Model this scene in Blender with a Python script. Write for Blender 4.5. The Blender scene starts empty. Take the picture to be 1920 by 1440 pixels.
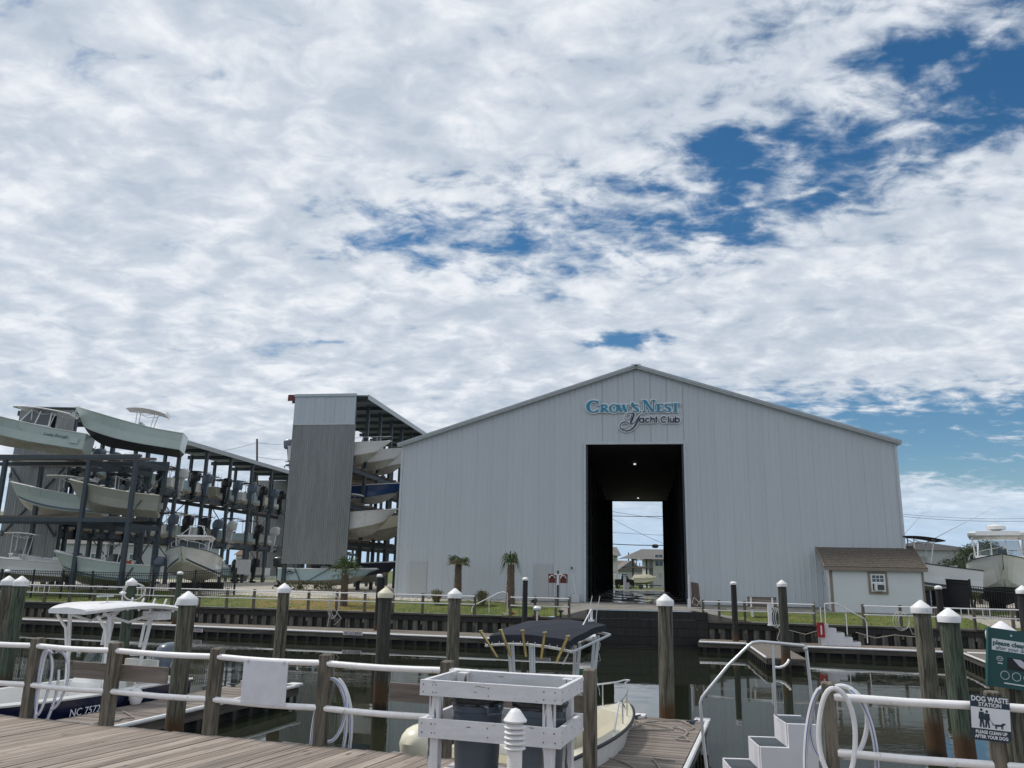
import bpy, math, random
from mathutils import Vector, Matrix
random.seed(7)
R = math.radians
sc = bpy.context.scene
COL = sc.collection

# ------------------------------------------------------------------ camera
IMW, IMH = 1920.0, 1440.0
FPX, EYE, SLOPE, HORY = 1500.0, 3.4, 0.02, 1074.0
ROLL = math.atan(SLOPE)
PITCH = math.atan((HORY - 720) * math.cos(ROLL) / FPX)
_r0 = Vector((1, 0, 0)); _f = Vector((0, math.cos(PITCH), math.sin(PITCH))); _u0 = Vector((0, -math.sin(PITCH), math.cos(PITCH)))
_rt = _r0 * math.cos(ROLL) + _u0 * math.sin(ROLL)
_up = -_r0 * math.sin(ROLL) + _u0 * math.cos(ROLL)
cam_d = bpy.data.cameras.new('camera'); cam = bpy.data.objects.new('camera', cam_d); COL.objects.link(cam)
cam_d.sensor_width = 36.0; cam_d.lens = 36.0 * FPX / IMW; cam_d.clip_start = 0.05; cam_d.clip_end = 6000
cam.matrix_world = Matrix(((_rt.x, _up.x, -_f.x, 0), (_rt.y, _up.y, -_f.y, 0), (_rt.z, _up.z, -_f.z, EYE), (0, 0, 0, 1)))
sc.camera = cam
CAMP = Vector((0, 0, EYE))

# ------------------------------------------------------------------ sky and sun
SUN_EL, SUN_AZ = R(58), R(-70)          # azimuth measured from +Y towards +X
world = bpy.data.worlds.new('World'); sc.world = world; world.use_nodes = True
nt = world.node_tree; nt.nodes.clear()
def _n(tree, typ, **kw):
    n = tree.nodes.new(typ)
    for k, v in kw.items(): setattr(n, k, v)
    return n
def _math(tree, op, a, b=None, c=None, clamp=False):
    n = tree.nodes.new('ShaderNodeMath'); n.operation = op; n.use_clamp = clamp
    for i, x in enumerate((a, b, c)):
        if x is None: continue
        if isinstance(x, (int, float)): n.inputs[i].default_value = x
        else: tree.links.new(x, n.inputs[i])
    return n.outputs[0]
def _maprange(tree, v, a, b, c=0.0, d=1.0, smooth=True):
    n = tree.nodes.new('ShaderNodeMapRange'); n.interpolation_type = 'SMOOTHSTEP' if smooth else 'LINEAR'
    tree.links.new(v, n.inputs[0])
    for i, x in enumerate((a, b, c, d)): n.inputs[i + 1].default_value = x
    return n.outputs[0]
sky = _n(nt, 'ShaderNodeTexSky', sky_type='NISHITA', sun_disc=False)
sky.sun_elevation = SUN_EL; sky.sun_rotation = SUN_AZ; sky.air_density = 1.0; sky.dust_density = 0.15; sky.ozone_density = 2.2
sat = _n(nt, 'ShaderNodeHueSaturation'); sat.inputs['Saturation'].default_value = 1.30; sat.inputs['Value'].default_value = 1.22; sat.inputs['Hue'].default_value = 0.496; nt.links.new(sky.outputs[0], sat.inputs['Color'])
bg_sky = _n(nt, 'ShaderNodeBackground'); nt.links.new(sat.outputs[0], bg_sky.inputs[0]); bg_sky.inputs[1].default_value = 0.07
tc = _n(nt, 'ShaderNodeTexCoord'); sep = _n(nt, 'ShaderNodeSeparateXYZ'); nt.links.new(tc.outputs['Generated'], sep.inputs[0])
zc = _math(nt, 'ADD', _math(nt, 'MAXIMUM', sep.outputs[2], 0.0), 0.10)
px_ = _math(nt, 'DIVIDE', sep.outputs[0], zc); py_ = _math(nt, 'DIVIDE', sep.outputs[1], zc)
cmb = _n(nt, 'ShaderNodeCombineXYZ'); nt.links.new(px_, cmb.inputs[0]); nt.links.new(py_, cmb.inputs[1])
zc2 = _math(nt, 'ADD', _math(nt, 'MAXIMUM', sep.outputs[2], 0.0), 0.24)
cmb2 = _n(nt, 'ShaderNodeCombineXYZ'); nt.links.new(_math(nt, 'DIVIDE', sep.outputs[0], zc2), cmb2.inputs[0]); nt.links.new(_math(nt, 'DIVIDE', sep.outputs[1], zc2), cmb2.inputs[1])
def cloud_noise(scale, detail, rough, dist=0.0, sx=1.0, sy=1.0, rot=0.0, off=(0, 0, 0), near=False):
    mp = _n(nt, 'ShaderNodeMapping'); nt.links.new((cmb2 if near else cmb).outputs[0], mp.inputs[0])
    mp.inputs['Scale'].default_value = (sx, sy, 1); mp.inputs['Rotation'].default_value = (0, 0, rot); mp.inputs['Location'].default_value = off
    nn = _n(nt, 'ShaderNodeTexNoise'); nt.links.new(mp.outputs[0], nn.inputs['Vector'])
    nn.inputs['Scale'].default_value = scale; nn.inputs['Detail'].default_value = detail
    nn.inputs['Roughness'].default_value = rough; nn.inputs['Distortion'].default_value = dist
    return nn.outputs['Fac']
n_big = cloud_noise(1.3, 5, 0.55, 0.3, off=(3.1, 1.7, 0))
n_cell = cloud_noise(12.0, 5, 0.54, 0.45, sx=0.9, sy=1.15, rot=R(24), off=(0.4, 2.2, 0), near=True)
n_cell2 = cloud_noise(12.0, 5, 0.54, 0.45, sx=0.9, sy=1.15, rot=R(24), off=(0.45, 2.08, 0), near=True)
n_fine = cloud_noise(26.0, 4, 0.6, 0.4, sx=1.0, sy=1.2, rot=R(24), off=(5.4, 1.2, 0), near=True)
n_wisp = cloud_noise(3.0, 6, 0.60, 0.9, sx=0.6, sy=1.7, rot=R(-38), off=(2.0, 9.1, 0))
n_shade = cloud_noise(4.6, 6, 0.55, 0.35, off=(7.7, 0.2, 0), near=True)
n_wide = cloud_noise(0.8, 3, 0.5, 0.2, off=(1.2, 6.6, 0))
def blob(cx, cy, rx, ry, rot):                     # soft-edged opening in the cloud sheet
    dx = _math(nt, 'SUBTRACT', px_, cx); dy = _math(nt, 'SUBTRACT', py_, cy)
    c, s = math.cos(rot), math.sin(rot)
    a = _math(nt, 'ADD', _math(nt, 'MULTIPLY', dx, c / rx), _math(nt, 'MULTIPLY', dy, s / rx))
    b = _math(nt, 'ADD', _math(nt, 'MULTIPLY', dx, -s / ry), _math(nt, 'MULTIPLY', dy, c / ry))
    r2 = _math(nt, 'ADD', _math(nt, 'MULTIPLY', a, a), _math(nt, 'MULTIPLY', b, b))
    return _maprange(nt, r2, 0.0, 1.0, 1.0, 0.0)
gap = None
for cx, cy, rx, ry, rot, amp in ((0.58, 1.48, 0.70, 0.36, R(-44), .40), (0.80, 1.18, 0.70, 0.34, R(-58), .45), (0.90, 0.95, 0.62, 0.40, R(-60), .44), (0.02, 1.80, 0.80, 0.42, R(-8), .30),
                                 (2.25, 3.6, 2.1, 1.0, R(16), .50), (0.38, 2.50, 0.24, 0.18, 0.0, .34), (0.45, 1.12, 0.50, 0.16, R(-60), .24), (-.5, 1.9, .5, .3, 0, .14)):
    g_ = _math(nt, 'MULTIPLY', blob(cx, cy, rx, ry, rot), amp)
    gap = g_ if gap is None else _math(nt, 'MAXIMUM', gap, g_)
def centred(n, k): return _math(nt, 'MULTIPLY', _math(nt, 'SUBTRACT', n, 0.5), k)
dens = _math(nt, 'ADD', centred(n_big, 0.55), _math(nt, 'ADD', centred(n_cell, 0.80), _math(nt, 'ADD', centred(n_wisp, 0.60), centred(n_fine, 0.34))))
dens = _math(nt, 'SUBTRACT', _math(nt, 'ADD', dens, 0.725), gap)
cover = _maprange(nt, dens, 0.25, 0.60)
cover = _math(nt, 'MULTIPLY', cover, 0.97)
ramp = _n(nt, 'ShaderNodeValToRGB')
ramp.color_ramp.elements[0].position = 0.34; ramp.color_ramp.elements[0].color = (0.52, 0.59, 0.685, 1)
ramp.color_ramp.elements[1].position = 0.68; ramp.color_ramp.elements[1].color = (0.88, 0.91, 0.955, 1)
e = ramp.color_ramp.elements.new(0.50); e.color = (0.64, 0.70, 0.78, 1)
relief = _math(nt, 'SUBTRACT', n_cell, n_cell2)          # light falling across the puffs
sh = _math(nt, 'ADD', 0.5, _math(nt, 'ADD', centred(n_shade, .42), _math(nt, 'ADD', centred(n_cell, .42), _math(nt, 'ADD', centred(n_wide, .30), centred(n_fine, .16)))))
sh = _math(nt, 'ADD', sh, _math(nt, 'MULTIPLY', relief, 0.33))
nt.links.new(sh, ramp.inputs[0])
hor = _maprange(nt, sep.outputs[2], 0.0, 0.15)     # thin haze near the horizon
mixh = _n(nt, 'ShaderNodeMix', data_type='RGBA'); nt.links.new(hor, mixh.inputs[0])
mixh.inputs[6].default_value = (0.47, 0.65, 0.86, 1); nt.links.new(ramp.outputs[0], mixh.inputs[7])
bg_cl = _n(nt, 'ShaderNodeBackground'); nt.links.new(mixh.outputs[2], bg_cl.inputs[0]); bg_cl.inputs[1].default_value = 1.0
mixs = _n(nt, 'ShaderNodeMixShader'); nt.links.new(cover, mixs.inputs[0]); nt.links.new(bg_sky.outputs[0], mixs.inputs[1]); nt.links.new(bg_cl.outputs[0], mixs.inputs[2])
wo = _n(nt, 'ShaderNodeOutputWorld'); nt.links.new(mixs.outputs[0], wo.inputs[0])
sun_d = bpy.data.lights.new('sun', 'SUN'); sun_d.energy = 2.5; sun_d.angle = R(10); sun_d.color = (1.0, 0.95, 0.88)
sun = bpy.data.objects.new('sun', sun_d); COL.objects.link(sun)
_sd = Vector((math.sin(SUN_AZ) * math.cos(SUN_EL), math.cos(SUN_AZ) * math.cos(SUN_EL), math.sin(SUN_EL)))
sun.rotation_euler = _sd.to_track_quat('Z', 'Y').to_euler(); sun.location = _sd * 60
vs = sc.view_settings; vs.view_transform = 'Standard'; vs.look = 'None'; vs.exposure = 0.0; vs.gamma = 1.0; vs.use_curve_mapping = False

# ------------------------------------------------------------------ measuring: a photograph pixel -> a point at a known height or depth
def ray(u, v):
    x = (u - 960) / FPX; y = -(v - 720) / FPX
    return _f + _rt * x + _up * y
def at(u, v, z=None, Y=None):
    d = ray(u, v); t = (z - EYE) / d.z if z is not None else Y / d.y
    return CAMP + d * t
# the yard's own axes: along the hangar front (AX) and away from the water (AN)
A0 = Vector((-6.70, 49.07, 0)); AX = Vector((0.98727, -0.15907, 0)); AN = Vector((0.15907, 0.98727, 0))
ANG = math.atan2(AX.y, AX.x)
def site(u, n, z=0.0): return A0 + AX * u + AN * n + Vector((0, 0, z))
def on_u(px, py, u0):            # where the sight line meets the vertical plane u = u0 of the yard
    d = ray(px, py); t = ((A0 + AX * u0 - CAMP).dot(AX)) / d.dot(AX)
    p = CAMP + d * t; return (p - A0).dot(AN), p.z
def on_n(px, py, n0):
    d = ray(px, py); t = ((A0 + AN * n0 - CAMP).dot(AN)) / d.dot(AN)
    p = CAMP + d * t; return (p - A0).dot(AX), p.z

# ------------------------------------------------------------------ mesh helpers
class MB:
    def __init__(s): s.v = []; s.f = []; s.m = []
    def add(s, vs, fs, m=0):
        o = len(s.v); s.v += [tuple(v) for v in vs]; s.f += [tuple(i + o for i in f) for f in fs]; s.m += [m] * len(fs); return s
    def bx(s, x0, x1, y0, y1, z0, z1, m=0):
        return s.add([(x0, y0, z0), (x1, y0, z0), (x1, y1, z0), (x0, y1, z0), (x0, y0, z1), (x1, y0, z1), (x1, y1, z1), (x0, y1, z1)],
                     [(3, 2, 1, 0), (4, 5, 6, 7), (0, 1, 5, 4), (1, 2, 6, 5), (2, 3, 7, 6), (3, 0, 4, 7)], m)
    def bar(s, p, q, w, h, m=0, up=(0, 0, 1)):           # rectangular bar from p to q
        p, q = Vector(p), Vector(q); d = (q - p).normalized(); u = Vector(up)
        if abs(d.dot(u)) > 0.98: u = Vector((0, 1, 0))
        a = d.cross(u).normalized() * (w / 2); b = a.cross(d).normalized() * (h / 2)
        vs = [p - a - b, p + a - b, p + a + b, p - a + b, q - a - b, q + a - b, q + a + b, q - a + b]
        return s.add(vs, [(0, 1, 2, 3), (7, 6, 5, 4), (4, 5, 1, 0), (5, 6, 2, 1), (6, 7, 3, 2), (7, 4, 0, 3)], m)
    def ring(s, p, d, r, n):
        d = Vector(d).normalized(); u = Vector((0, 0, 1)) if abs(d.z) < 0.95 else Vector((1, 0, 0))
        a = d.cross(u).normalized(); b = a.cross(d).normalized()
        return [Vector(p) + (a * math.cos(2 * math.pi * i / n) + b * math.sin(2 * math.pi * i / n)) * r for i in range(n)]
    def loft(s, rings, m=0, caps=True, closed=True):
        o = len(s.v); n = len(rings[0])
        for r in rings: s.v += [tuple(x) for x in r]
        k = n if closed else n - 1
        for j in range(len(rings) - 1):
            for i in range(k):
                a = o + j * n + i; b = o + j * n + (i + 1) % n
                s.f.append((a, b, b + n, a + n)); s.m.append(m)
        if caps:
            s.f.append(tuple(o + i for i in range(n - 1, -1, -1))); s.m.append(m)
            s.f.append(tuple(o + (len(rings) - 1) * n + i for i in range(n))); s.m.append(m)
        return s
    def cyl(s, p, q, r, r2=None, n=10, m=0):
        p, q = Vector(p), Vector(q); d = q - p
        return s.loft([s.ring(p, d, r, n), s.ring(q, d, r if r2 is None else r2, n)], m)
    def tube(s, pts, r, n=6, m=0, closed=False):
        pts = [Vector(p) for p in pts]; rings = []; u = None
        for i, p in enumerate(pts):
            a = pts[max(i - 1, 0)]; b = pts[min(i + 1, len(pts) - 1)]
            d = (b - a).normalized()
            if u is None:
                u = Vector((0, 0, 1)) if abs(d.z) < 0.9 else Vector((1, 0, 0))
            u = (u - d * u.dot(d))
            u = u.normalized() if u.length > 1e-6 else d.orthogonal().normalized()
            w = d.cross(u)
            rr = r[i] if isinstance(r, (list, tuple)) else r
            rings.append([p + (u * math.cos(2 * math.pi * k / n) + w * math.sin(2 * math.pi * k / n)) * rr for k in range(n)])
        return s.loft(rings, m)
    def lathe(s, prof, n=16, c=(0, 0, 0), m=0):
        c = Vector(c)
        return s.loft([[c + Vector((r * math.cos(2 * math.pi * i / n), r * math.sin(2 * math.pi * i / n), z)) for i in range(n)] for r, z in prof], m)
    def prism(s, poly, y0, y1, m=0):                      # polygon in x,z extruded along y
        n = len(poly)
        vs = [(x, y0, z) for x, z in poly] + [(x, y1, z) for x, z in poly]
        fs = [tuple(range(n)), tuple(range(2 * n - 1, n - 1, -1))] + [(i, i + n, (i + 1) % n + n, (i + 1) % n) for i in range(n)]
        return s.add(vs, fs, m)
    def sphere(s, c, r, nu=10, nv=6, m=0, sx=1, sy=1, sz=1):
        prof = [(max(1e-4, math.sin(math.pi * j / nv)) * r, -math.cos(math.pi * j / nv) * r) for j in range(nv + 1)]
        c = Vector(c)
        return s.loft([[c + Vector((q * math.cos(2 * math.pi * i / nu) * sx, q * math.sin(2 * math.pi * i / nu) * sy, z * sz)) for i in range(nu)] for q, z in prof], m)
    def mesh(s, name, mats, smooth=False):
        me = bpy.data.meshes.new(name); me.from_pydata(s.v, [], s.f)
        for mt in (mats if isinstance(mats, (list, tuple)) else [mats]): me.materials.append(mt)
        if any(s.m): me.polygons.foreach_set('material_index', s.m)
        if smooth:
            me.polygons.foreach_set('use_smooth', [True] * len(me.polygons))
        me.update()
        if smooth: me.set_sharp_from_angle(angle=R(40))
        return me
    def build(s, name, mats, parent=None, smooth=False, loc=None, rz=None):
        o = bpy.data.objects.new(name, s.mesh(name, mats, smooth)); COL.objects.link(o)
        if parent is not None: o.parent = parent
        if loc is not None: o.location = loc
        if rz is not None: o.rotation_euler[2] = rz
        return o
def inst(name, me, parent=None, loc=(0, 0, 0), rot=(0, 0, 0), scale=None):
    o = bpy.data.objects.new(name, me); COL.objects.link(o); o.parent = parent; o.location = loc; o.rotation_euler = rot
    if scale: o.scale = scale
    return o
def tag(o, label=None, cat=None, group=None, kind=None):
    if label: o['label'] = label
    if cat: o['category'] = cat
    if group: o['group'] = group
    if kind: o['kind'] = kind
    return o
def thing(name, label, cat, loc=(0, 0, 0), rz=0.0, group=None, pitch=0.0):
    o = bpy.data.objects.new(name, None); COL.objects.link(o); o.empty_display_size = 0.2
    o.location = loc; o.rotation_euler = (0, pitch, rz); return tag(o, label, cat, group)
def copy_tree(o, label=None, loc=None, rz=None, group=None):
    def cp(x, par):
        c = x.copy(); COL.objects.link(c); c.parent = par
        for ch in x.children: cp(ch, c)
        return c
    c = cp(o, None)
    if label: c['label'] = label
    if group: c['group'] = group
    if loc is not None: c.location = loc
    if rz is not None: c.rotation_euler[2] = rz
    return c
def text_mesh(s, size, depth=0.002, align='CENTER', shear=0.0, bold=0.0, sx=1.0):
    cu = bpy.data.curves.new('lettering', 'FONT'); cu.body = s; cu.size = size; cu.align_x = align; cu.align_y = 'CENTER'
    cu.extrude = depth; cu.shear = shear; cu.offset = bold; cu.resolution_u = 3
    ob = bpy.data.objects.new('lettering', cu); COL.objects.link(ob); ob.scale = (sx, 1, 1)
    dg = bpy.context.evaluated_depsgraph_get(); dg.update()
    me = bpy.data.meshes.new_from_object(ob.evaluated_get(dg)); bpy.data.objects.remove(ob)
    if sx != 1.0: me.transform(Matrix.Diagonal((sx, 1, 1, 1)))
    return me
def text(s, size, m, parent, loc, rot, name='lettering', **kw):
    me = text_mesh(s, size, **kw); me.materials.clear(); me.materials.append(m)
    return inst(name, me, parent, loc, rot)

# ------------------------------------------------------------------ materials
def pm(name, col, rough=0.6, metal=0.0, col2=None, scale=4.0, stretch=(1, 1, 1), mix=0.5, bump=0.0, bscale=None, rand=0.0,
       spots=None, spec=0.5, detail=5.0, lo=0.35, hi=0.65, coat=0.0, alpha=1.0):
    m = bpy.data.materials.new(name); m.use_nodes = True; t = m.node_tree
    b = t.nodes['Principled BSDF']; b.inputs['Roughness'].default_value = rough; b.inputs['Metallic'].default_value = metal
    b.inputs['Specular IOR Level'].default_value = spec; b.inputs['Coat Weight'].default_value = coat
    tcn = t.nodes.new('ShaderNodeTexCoord'); mp = t.nodes.new('ShaderNodeMapping'); mp.inputs['Scale'].default_value = stretch
    vec = tcn.outputs['Object']
    oi = None
    if rand:
        oi = t.nodes.new('ShaderNodeObjectInfo')
        va = t.nodes.new('ShaderNodeVectorMath'); va.operation = 'ADD'
        sc_ = _math(t, 'MULTIPLY', oi.outputs['Random'], 53.0)
        t.links.new(vec, va.inputs[0]); t.links.new(sc_, va.inputs[1]); vec = va.outputs[0]
    t.links.new(vec, mp.inputs[0])
    nz = t.nodes.new('ShaderNodeTexNoise'); nz.inputs['Scale'].default_value = scale; nz.inputs['Detail'].default_value = detail
    nz.inputs['Roughness'].default_value = 0.65
    t.links.new(mp.outputs[0], nz.inputs['Vector'])
    f = _maprange(t, nz.outputs['Fac'], lo, hi, 0.0, mix if col2 is not None else mix)
    mx = t.nodes.new('ShaderNodeMix'); mx.data_type = 'RGBA'; t.links.new(f, mx.inputs[0])
    c2 = col2 if col2 is not None else tuple(c * 0.78 for c in col)
    mx.inputs[6].default_value = (*col, 1); mx.inputs[7].default_value = (*c2, 1)
    out = mx.outputs[2]
    if spots:                                             # (colour, scale, threshold, stretch)
        mp2 = t.nodes.new('ShaderNodeMapping'); mp2.inputs['Scale'].default_value = spots[3] if len(spots) > 3 else (1, 1, 1)
        t.links.new(vec, mp2.inputs[0])
        n2 = t.nodes.new('ShaderNodeTexNoise'); n2.inputs['Scale'].default_value = spots[1]; n2.inputs['Detail'].default_value = 6
        t.links.new(mp2.outputs[0], n2.inputs['Vector'])
        f2 = _maprange(t, n2.outputs['Fac'], spots[2], spots[2] + 0.06)
        m2 = t.nodes.new('ShaderNodeMix'); m2.data_type = 'RGBA'; t.links.new(f2, m2.inputs[0]); t.links.new(out, m2.inputs[6])
        m2.inputs[7].default_value = (*spots[0], 1); out = m2.outputs[2]
    if rand:
        hs = t.nodes.new('ShaderNodeHueSaturation'); t.links.new(out, hs.inputs['Color'])
        t.links.new(_maprange(t, oi.outputs['Random'], 0, 1, 1 - rand, 1 + rand, False), hs.inputs['Value']); out = hs.outputs[0]
    t.links.new(out, b.inputs['Base Color'])
    if bump:
        bp = t.nodes.new('ShaderNodeBump'); bp.inputs['Strength'].default_value = bump; bp.inputs['Distance'].default_value = 0.02
        src = nz.outputs['Fac']
        if bscale:
            n3 = t.nodes.new('ShaderNodeTexNoise'); n3.inputs['Scale'].default_value = bscale; n3.inputs['Detail'].default_value = 5
            t.links.new(mp.outputs[0], n3.inputs['Vector']); src = n3.outputs['Fac']
        t.links.new(src, bp.inputs['Height']); t.links.new(bp.outputs[0], b.inputs['Normal'])
    if alpha < 1: b.inputs['Alpha'].default_value = alpha
    return m
M = {}
M['siding'] = pm('pale_blue_grey_siding', (0.53, 0.56, 0.585), 0.55, col2=(0.505, 0.535, 0.56), scale=1.5, stretch=(1, 1, 0.15), mix=0.7, rand=0.02)
M['siding_lt'] = pm('pale_metal_siding', (0.46, 0.51, 0.55), 0.5, col2=(0.41, 0.46, 0.50), scale=1.5, stretch=(1, 1, 0.2), rand=0.03)
M['siding_grey'] = pm('weathered_grey_siding', (0.27, 0.285, 0.285), 0.65, col2=(0.21, 0.225, 0.23), scale=2.2, stretch=(1.6, 1.6, 0.2), mix=0.8, rand=0.05)
M['trim'] = pm('pale_trim', (0.57, 0.60, 0.62), 0.5)
M['dark_steel'] = pm('dark_galvanised_steel', (0.055, 0.075, 0.092), 0.6, 0.2, col2=(0.085, 0.095, 0.10), scale=5)
M['roof_under'] = pm('grey_roof_sheet', (0.16, 0.19, 0.21), 0.6, col2=(0.12, 0.145, 0.16), scale=3)
M['roof_tin'] = pm('galvanised_roof', (0.42, 0.44, 0.45), 0.5, 0.3, col2=(0.34, 0.36, 0.37))
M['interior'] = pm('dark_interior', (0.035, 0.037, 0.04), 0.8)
M['door'] = pm('painted_steel_door', (0.47, 0.48, 0.485), 0.5, col2=(0.44, 0.45, 0.455))
M['black'] = pm('black_paint', (0.012, 0.013, 0.015), 0.45)
M['blackrub'] = pm('black_rubber', (0.015, 0.015, 0.016), 0.8)
M['white'] = pm('white_pvc', (0.78, 0.77, 0.78), 0.4, col2=(0.68, 0.67, 0.66), scale=9, mix=0.6, spots=((0.56, 0.55, 0.51), 11, .655, (1, 1, 1)))
M['gel'] = pm('white_gelcoat', (0.74, 0.74, 0.73), 0.25, col2=(0.68, 0.68, 0.66), scale=2, coat=.3, spots=((0.60, 0.585, 0.54), 1.8, 0.63, (1, 1, .4)))
M['gel_sea'] = pm('seafoam_gelcoat', (0.46, 0.535, 0.49), 0.3, col2=(0.40, 0.47, 0.43), scale=1.2, coat=.3, spots=((0.38, 0.41, 0.35), 1.6, 0.62, (1, 1, .35)))
M['gel_sky'] = pm('pale_blue_gelcoat', (0.42, 0.55, 0.58), 0.3, col2=(0.36, 0.48, 0.52), scale=1.2, coat=.3)
M['gel_olive'] = pm('olive_tan_gelcoat', (0.30, 0.29, 0.235), 0.35, col2=(0.25, 0.24, 0.2), scale=1.5, coat=.2)
M['gel_cream'] = pm('cream_gelcoat', (0.78, 0.73, 0.58), 0.3, col2=(0.72, 0.67, 0.52), scale=2, coat=.3)
M['gel_navy'] = pm('navy_gelcoat', (0.012, 0.018, 0.055), 0.2, col2=(0.01, 0.014, 0.04), scale=2, coat=.5)
M['gel_blue'] = pm('blue_gelcoat', (0.02, 0.06, 0.17), 0.25, col2=(0.018, 0.05, 0.14), coat=.4)
M['bottom'] = pm('stained_hull_bottom', (0.52, 0.50, 0.43), 0.5, col2=(0.38, 0.36, 0.29), scale=2.5, mix=.8)
M['bottom_dk'] = pm('dark_antifouling', (0.02, 0.024, 0.03), 0.7, col2=(0.045, 0.045, 0.045), scale=3)
M['alu'] = pm('brushed_aluminium', (0.62, 0.63, 0.64), 0.32, 0.7, col2=(0.55, 0.56, 0.57))
M['gold'] = pm('gold_anodised', (0.50, 0.42, 0.20), 0.32, 0.85, col2=(0.42, 0.34, 0.15))
M['canvas_navy'] = pm('navy_canvas', (0.007, 0.010, 0.020), 0.9, col2=(0.012, 0.016, 0.028), scale=6, bump=.15)
M['cowl_black'] = pm('black_engine_cowl', (0.014, 0.015, 0.018), 0.3, coat=.3)
M['cowl_grey'] = pm('blue_grey_engine_cowl', (0.10, 0.13, 0.17), 0.35, coat=.3)
M['cowl_white'] = pm('white_engine_cowl', (0.66, 0.66, 0.64), 0.35)
M['vinyl'] = pm('marine_vinyl', (0.68, 0.66, 0.62), 0.55)
M['canvas_blk'] = pm('black_canvas', (0.012, 0.012, 0.013), 0.9, bump=.2)
M['wood_x'] = pm('weathered_plank', (0.255, 0.215, 0.185), 0.85, col2=(0.13, 0.108, 0.092), scale=3.2, stretch=(0.22, 3.6, 3.6), mix=0.95, bump=0.5, rand=0.22,
                 spots=((0.07, 0.055, 0.045), 2.6, 0.66, (0.9, 3.5, 1)), lo=.33, hi=.7)
M['wood_z'] = pm('weathered_post', (0.185, 0.163, 0.13), 0.9, col2=(0.065, 0.057, 0.044), scale=6, stretch=(4.5, 4.5, 0.45), mix=0.95, bump=0.6, rand=0.12,
                 spots=((0.05, 0.045, 0.036), 5, 0.62, (2.5, 2.5, .25)), lo=.35, hi=.66)
M['wood_dk'] = pm('dark_wet_timber', (0.028, 0.026, 0.024), 0.8, col2=(0.013, 0.013, 0.013), scale=3, stretch=(3, 3, 0.4), mix=.9, bump=.4, rand=.2)
M['wood_pale'] = pm('pale_sheet_plank', (0.15, 0.145, 0.12), 0.9, col2=(0.05, 0.05, 0.04), scale=3, stretch=(3, 3, .3), mix=.95, bump=.4, rand=.25)
M['paint_wood'] = pm('chipped_white_paint', (0.66, 0.66, 0.68), 0.65, col2=(0.58, 0.58, 0.60), scale=5, stretch=(1, 3, 3), mix=0.8, bump=0.25, rand=0.03,
                     spots=((0.16, 0.11, 0.10), 9, 0.635, (.5, 3, 3)))
M['paint_post'] = pm('chipped_white_post', (0.66, 0.66, 0.68), 0.65, col2=(0.58, 0.58, 0.60), scale=5, stretch=(3, 3, 1), mix=0.8, bump=0.25, rand=0.03,
                     spots=((0.12, 0.11, 0.10), 4.2, 0.575, (7, 7, .7)))
M['bin'] = pm('grey_plastic_bin', (0.075, 0.095, 0.122), 0.5, col2=(0.062, 0.08, 0.105), scale=6)
M['binliner'] = pm('black_bin_liner', (0.008, 0.008, 0.009), 0.3, bump=.6, bscale=14)
M['cap'] = pm('white_piling_cap', (0.80, 0.79, 0.80), 0.45, col2=(0.66, 0.65, 0.63), scale=5, rand=.06, spots=((0.5, 0.49, 0.45), 9, .66, (1, 1, .6)))
M['cap_old'] = pm('yellowed_piling_cap', (0.66, 0.62, 0.47), 0.55, col2=(0.58, 0.53, 0.38), scale=6)
M['rope'] = pm('grey_rope', (0.30, 0.28, 0.25), 0.9, col2=(0.2, 0.18, 0.16), scale=30)
M['rope_wht'] = pm('pale_rope', (0.5, 0.49, 0.46), 0.9)
M['hose'] = pm('white_hose', (0.72, 0.72, 0.74), 0.45)
M['hose_blue'] = pm('blue_hose_stripe', (0.16, 0.22, 0.50), 0.45)
M['red'] = pm('red_paint', (0.35, 0.015, 0.018), 0.4)
M['darkred'] = pm('dull_red_paint', (0.14, 0.02, 0.02), 0.5)
M['green_sign'] = pm('teal_green_sign', (0.018, 0.085, 0.085), 0.45, col2=(0.015, 0.07, 0.07))
M['navy_print'] = pm('navy_print', (0.012, 0.028, 0.05), 0.4)
M['white_print'] = pm('white_print', (0.72, 0.73, 0.77), 0.4)
M['sign_panel'] = pm('blank_white_panel', (0.66, 0.66, 0.72), 0.4)
M['teal'] = pm('teal_letter', (0.005, 0.26, 0.42), 0.4)
M['navy'] = pm('navy_letter', (0.01, 0.012, 0.06), 0.4)
M['halo'] = pm('letter_backing', (0.80, 0.83, 0.85), 0.5)
M['concrete'] = pm('concrete', (0.25, 0.235, 0.21), 0.85, col2=(0.17, 0.16, 0.145), scale=1.3, mix=.8, bump=.15, bscale=20)
M['gravel'] = pm('pale_gravel', (0.50, 0.47, 0.40), 0.95, col2=(0.25, 0.23, 0.19), scale=9, mix=.8, bump=.8, rand=.2)
M['shell'] = pm('oyster_shell_stone', (0.55, 0.52, 0.46), 0.9, rand=.3)
M['shingle'] = pm('brown_shingles', (0.15, 0.125, 0.10), 0.9, col2=(0.08, 0.068, 0.058), scale=6, stretch=(1.5, 1.5, 3), mix=.9, bump=.3)
M['shed_wall'] = pm('shed_white_wall', (0.66, 0.68, 0.70), 0.7, col2=(0.60, 0.62, 0.64), scale=1.2, bump=.1, bscale=12)
M['taupe'] = pm('taupe_trim', (0.26, 0.215, 0.18), 0.7)
M['glass'] = pm('window_glass', (0.05, 0.07, 0.075), 0.05, spec=.8)
M['wglass'] = pm('windshield_glass', (0.10, 0.13, 0.135), 0.05, spec=.8, alpha=.55)
M['grass_blade'] = pm('grass_blade', (0.085, 0.125, 0.028), 0.8, col2=(0.16, 0.14, 0.05), scale=.6, mix=.8)
M['dry_grass'] = pm('dry_ornamental_grass', (0.24, 0.20, 0.11), 0.9, col2=(0.12, 0.13, 0.05), scale=3, mix=.9)
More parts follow.
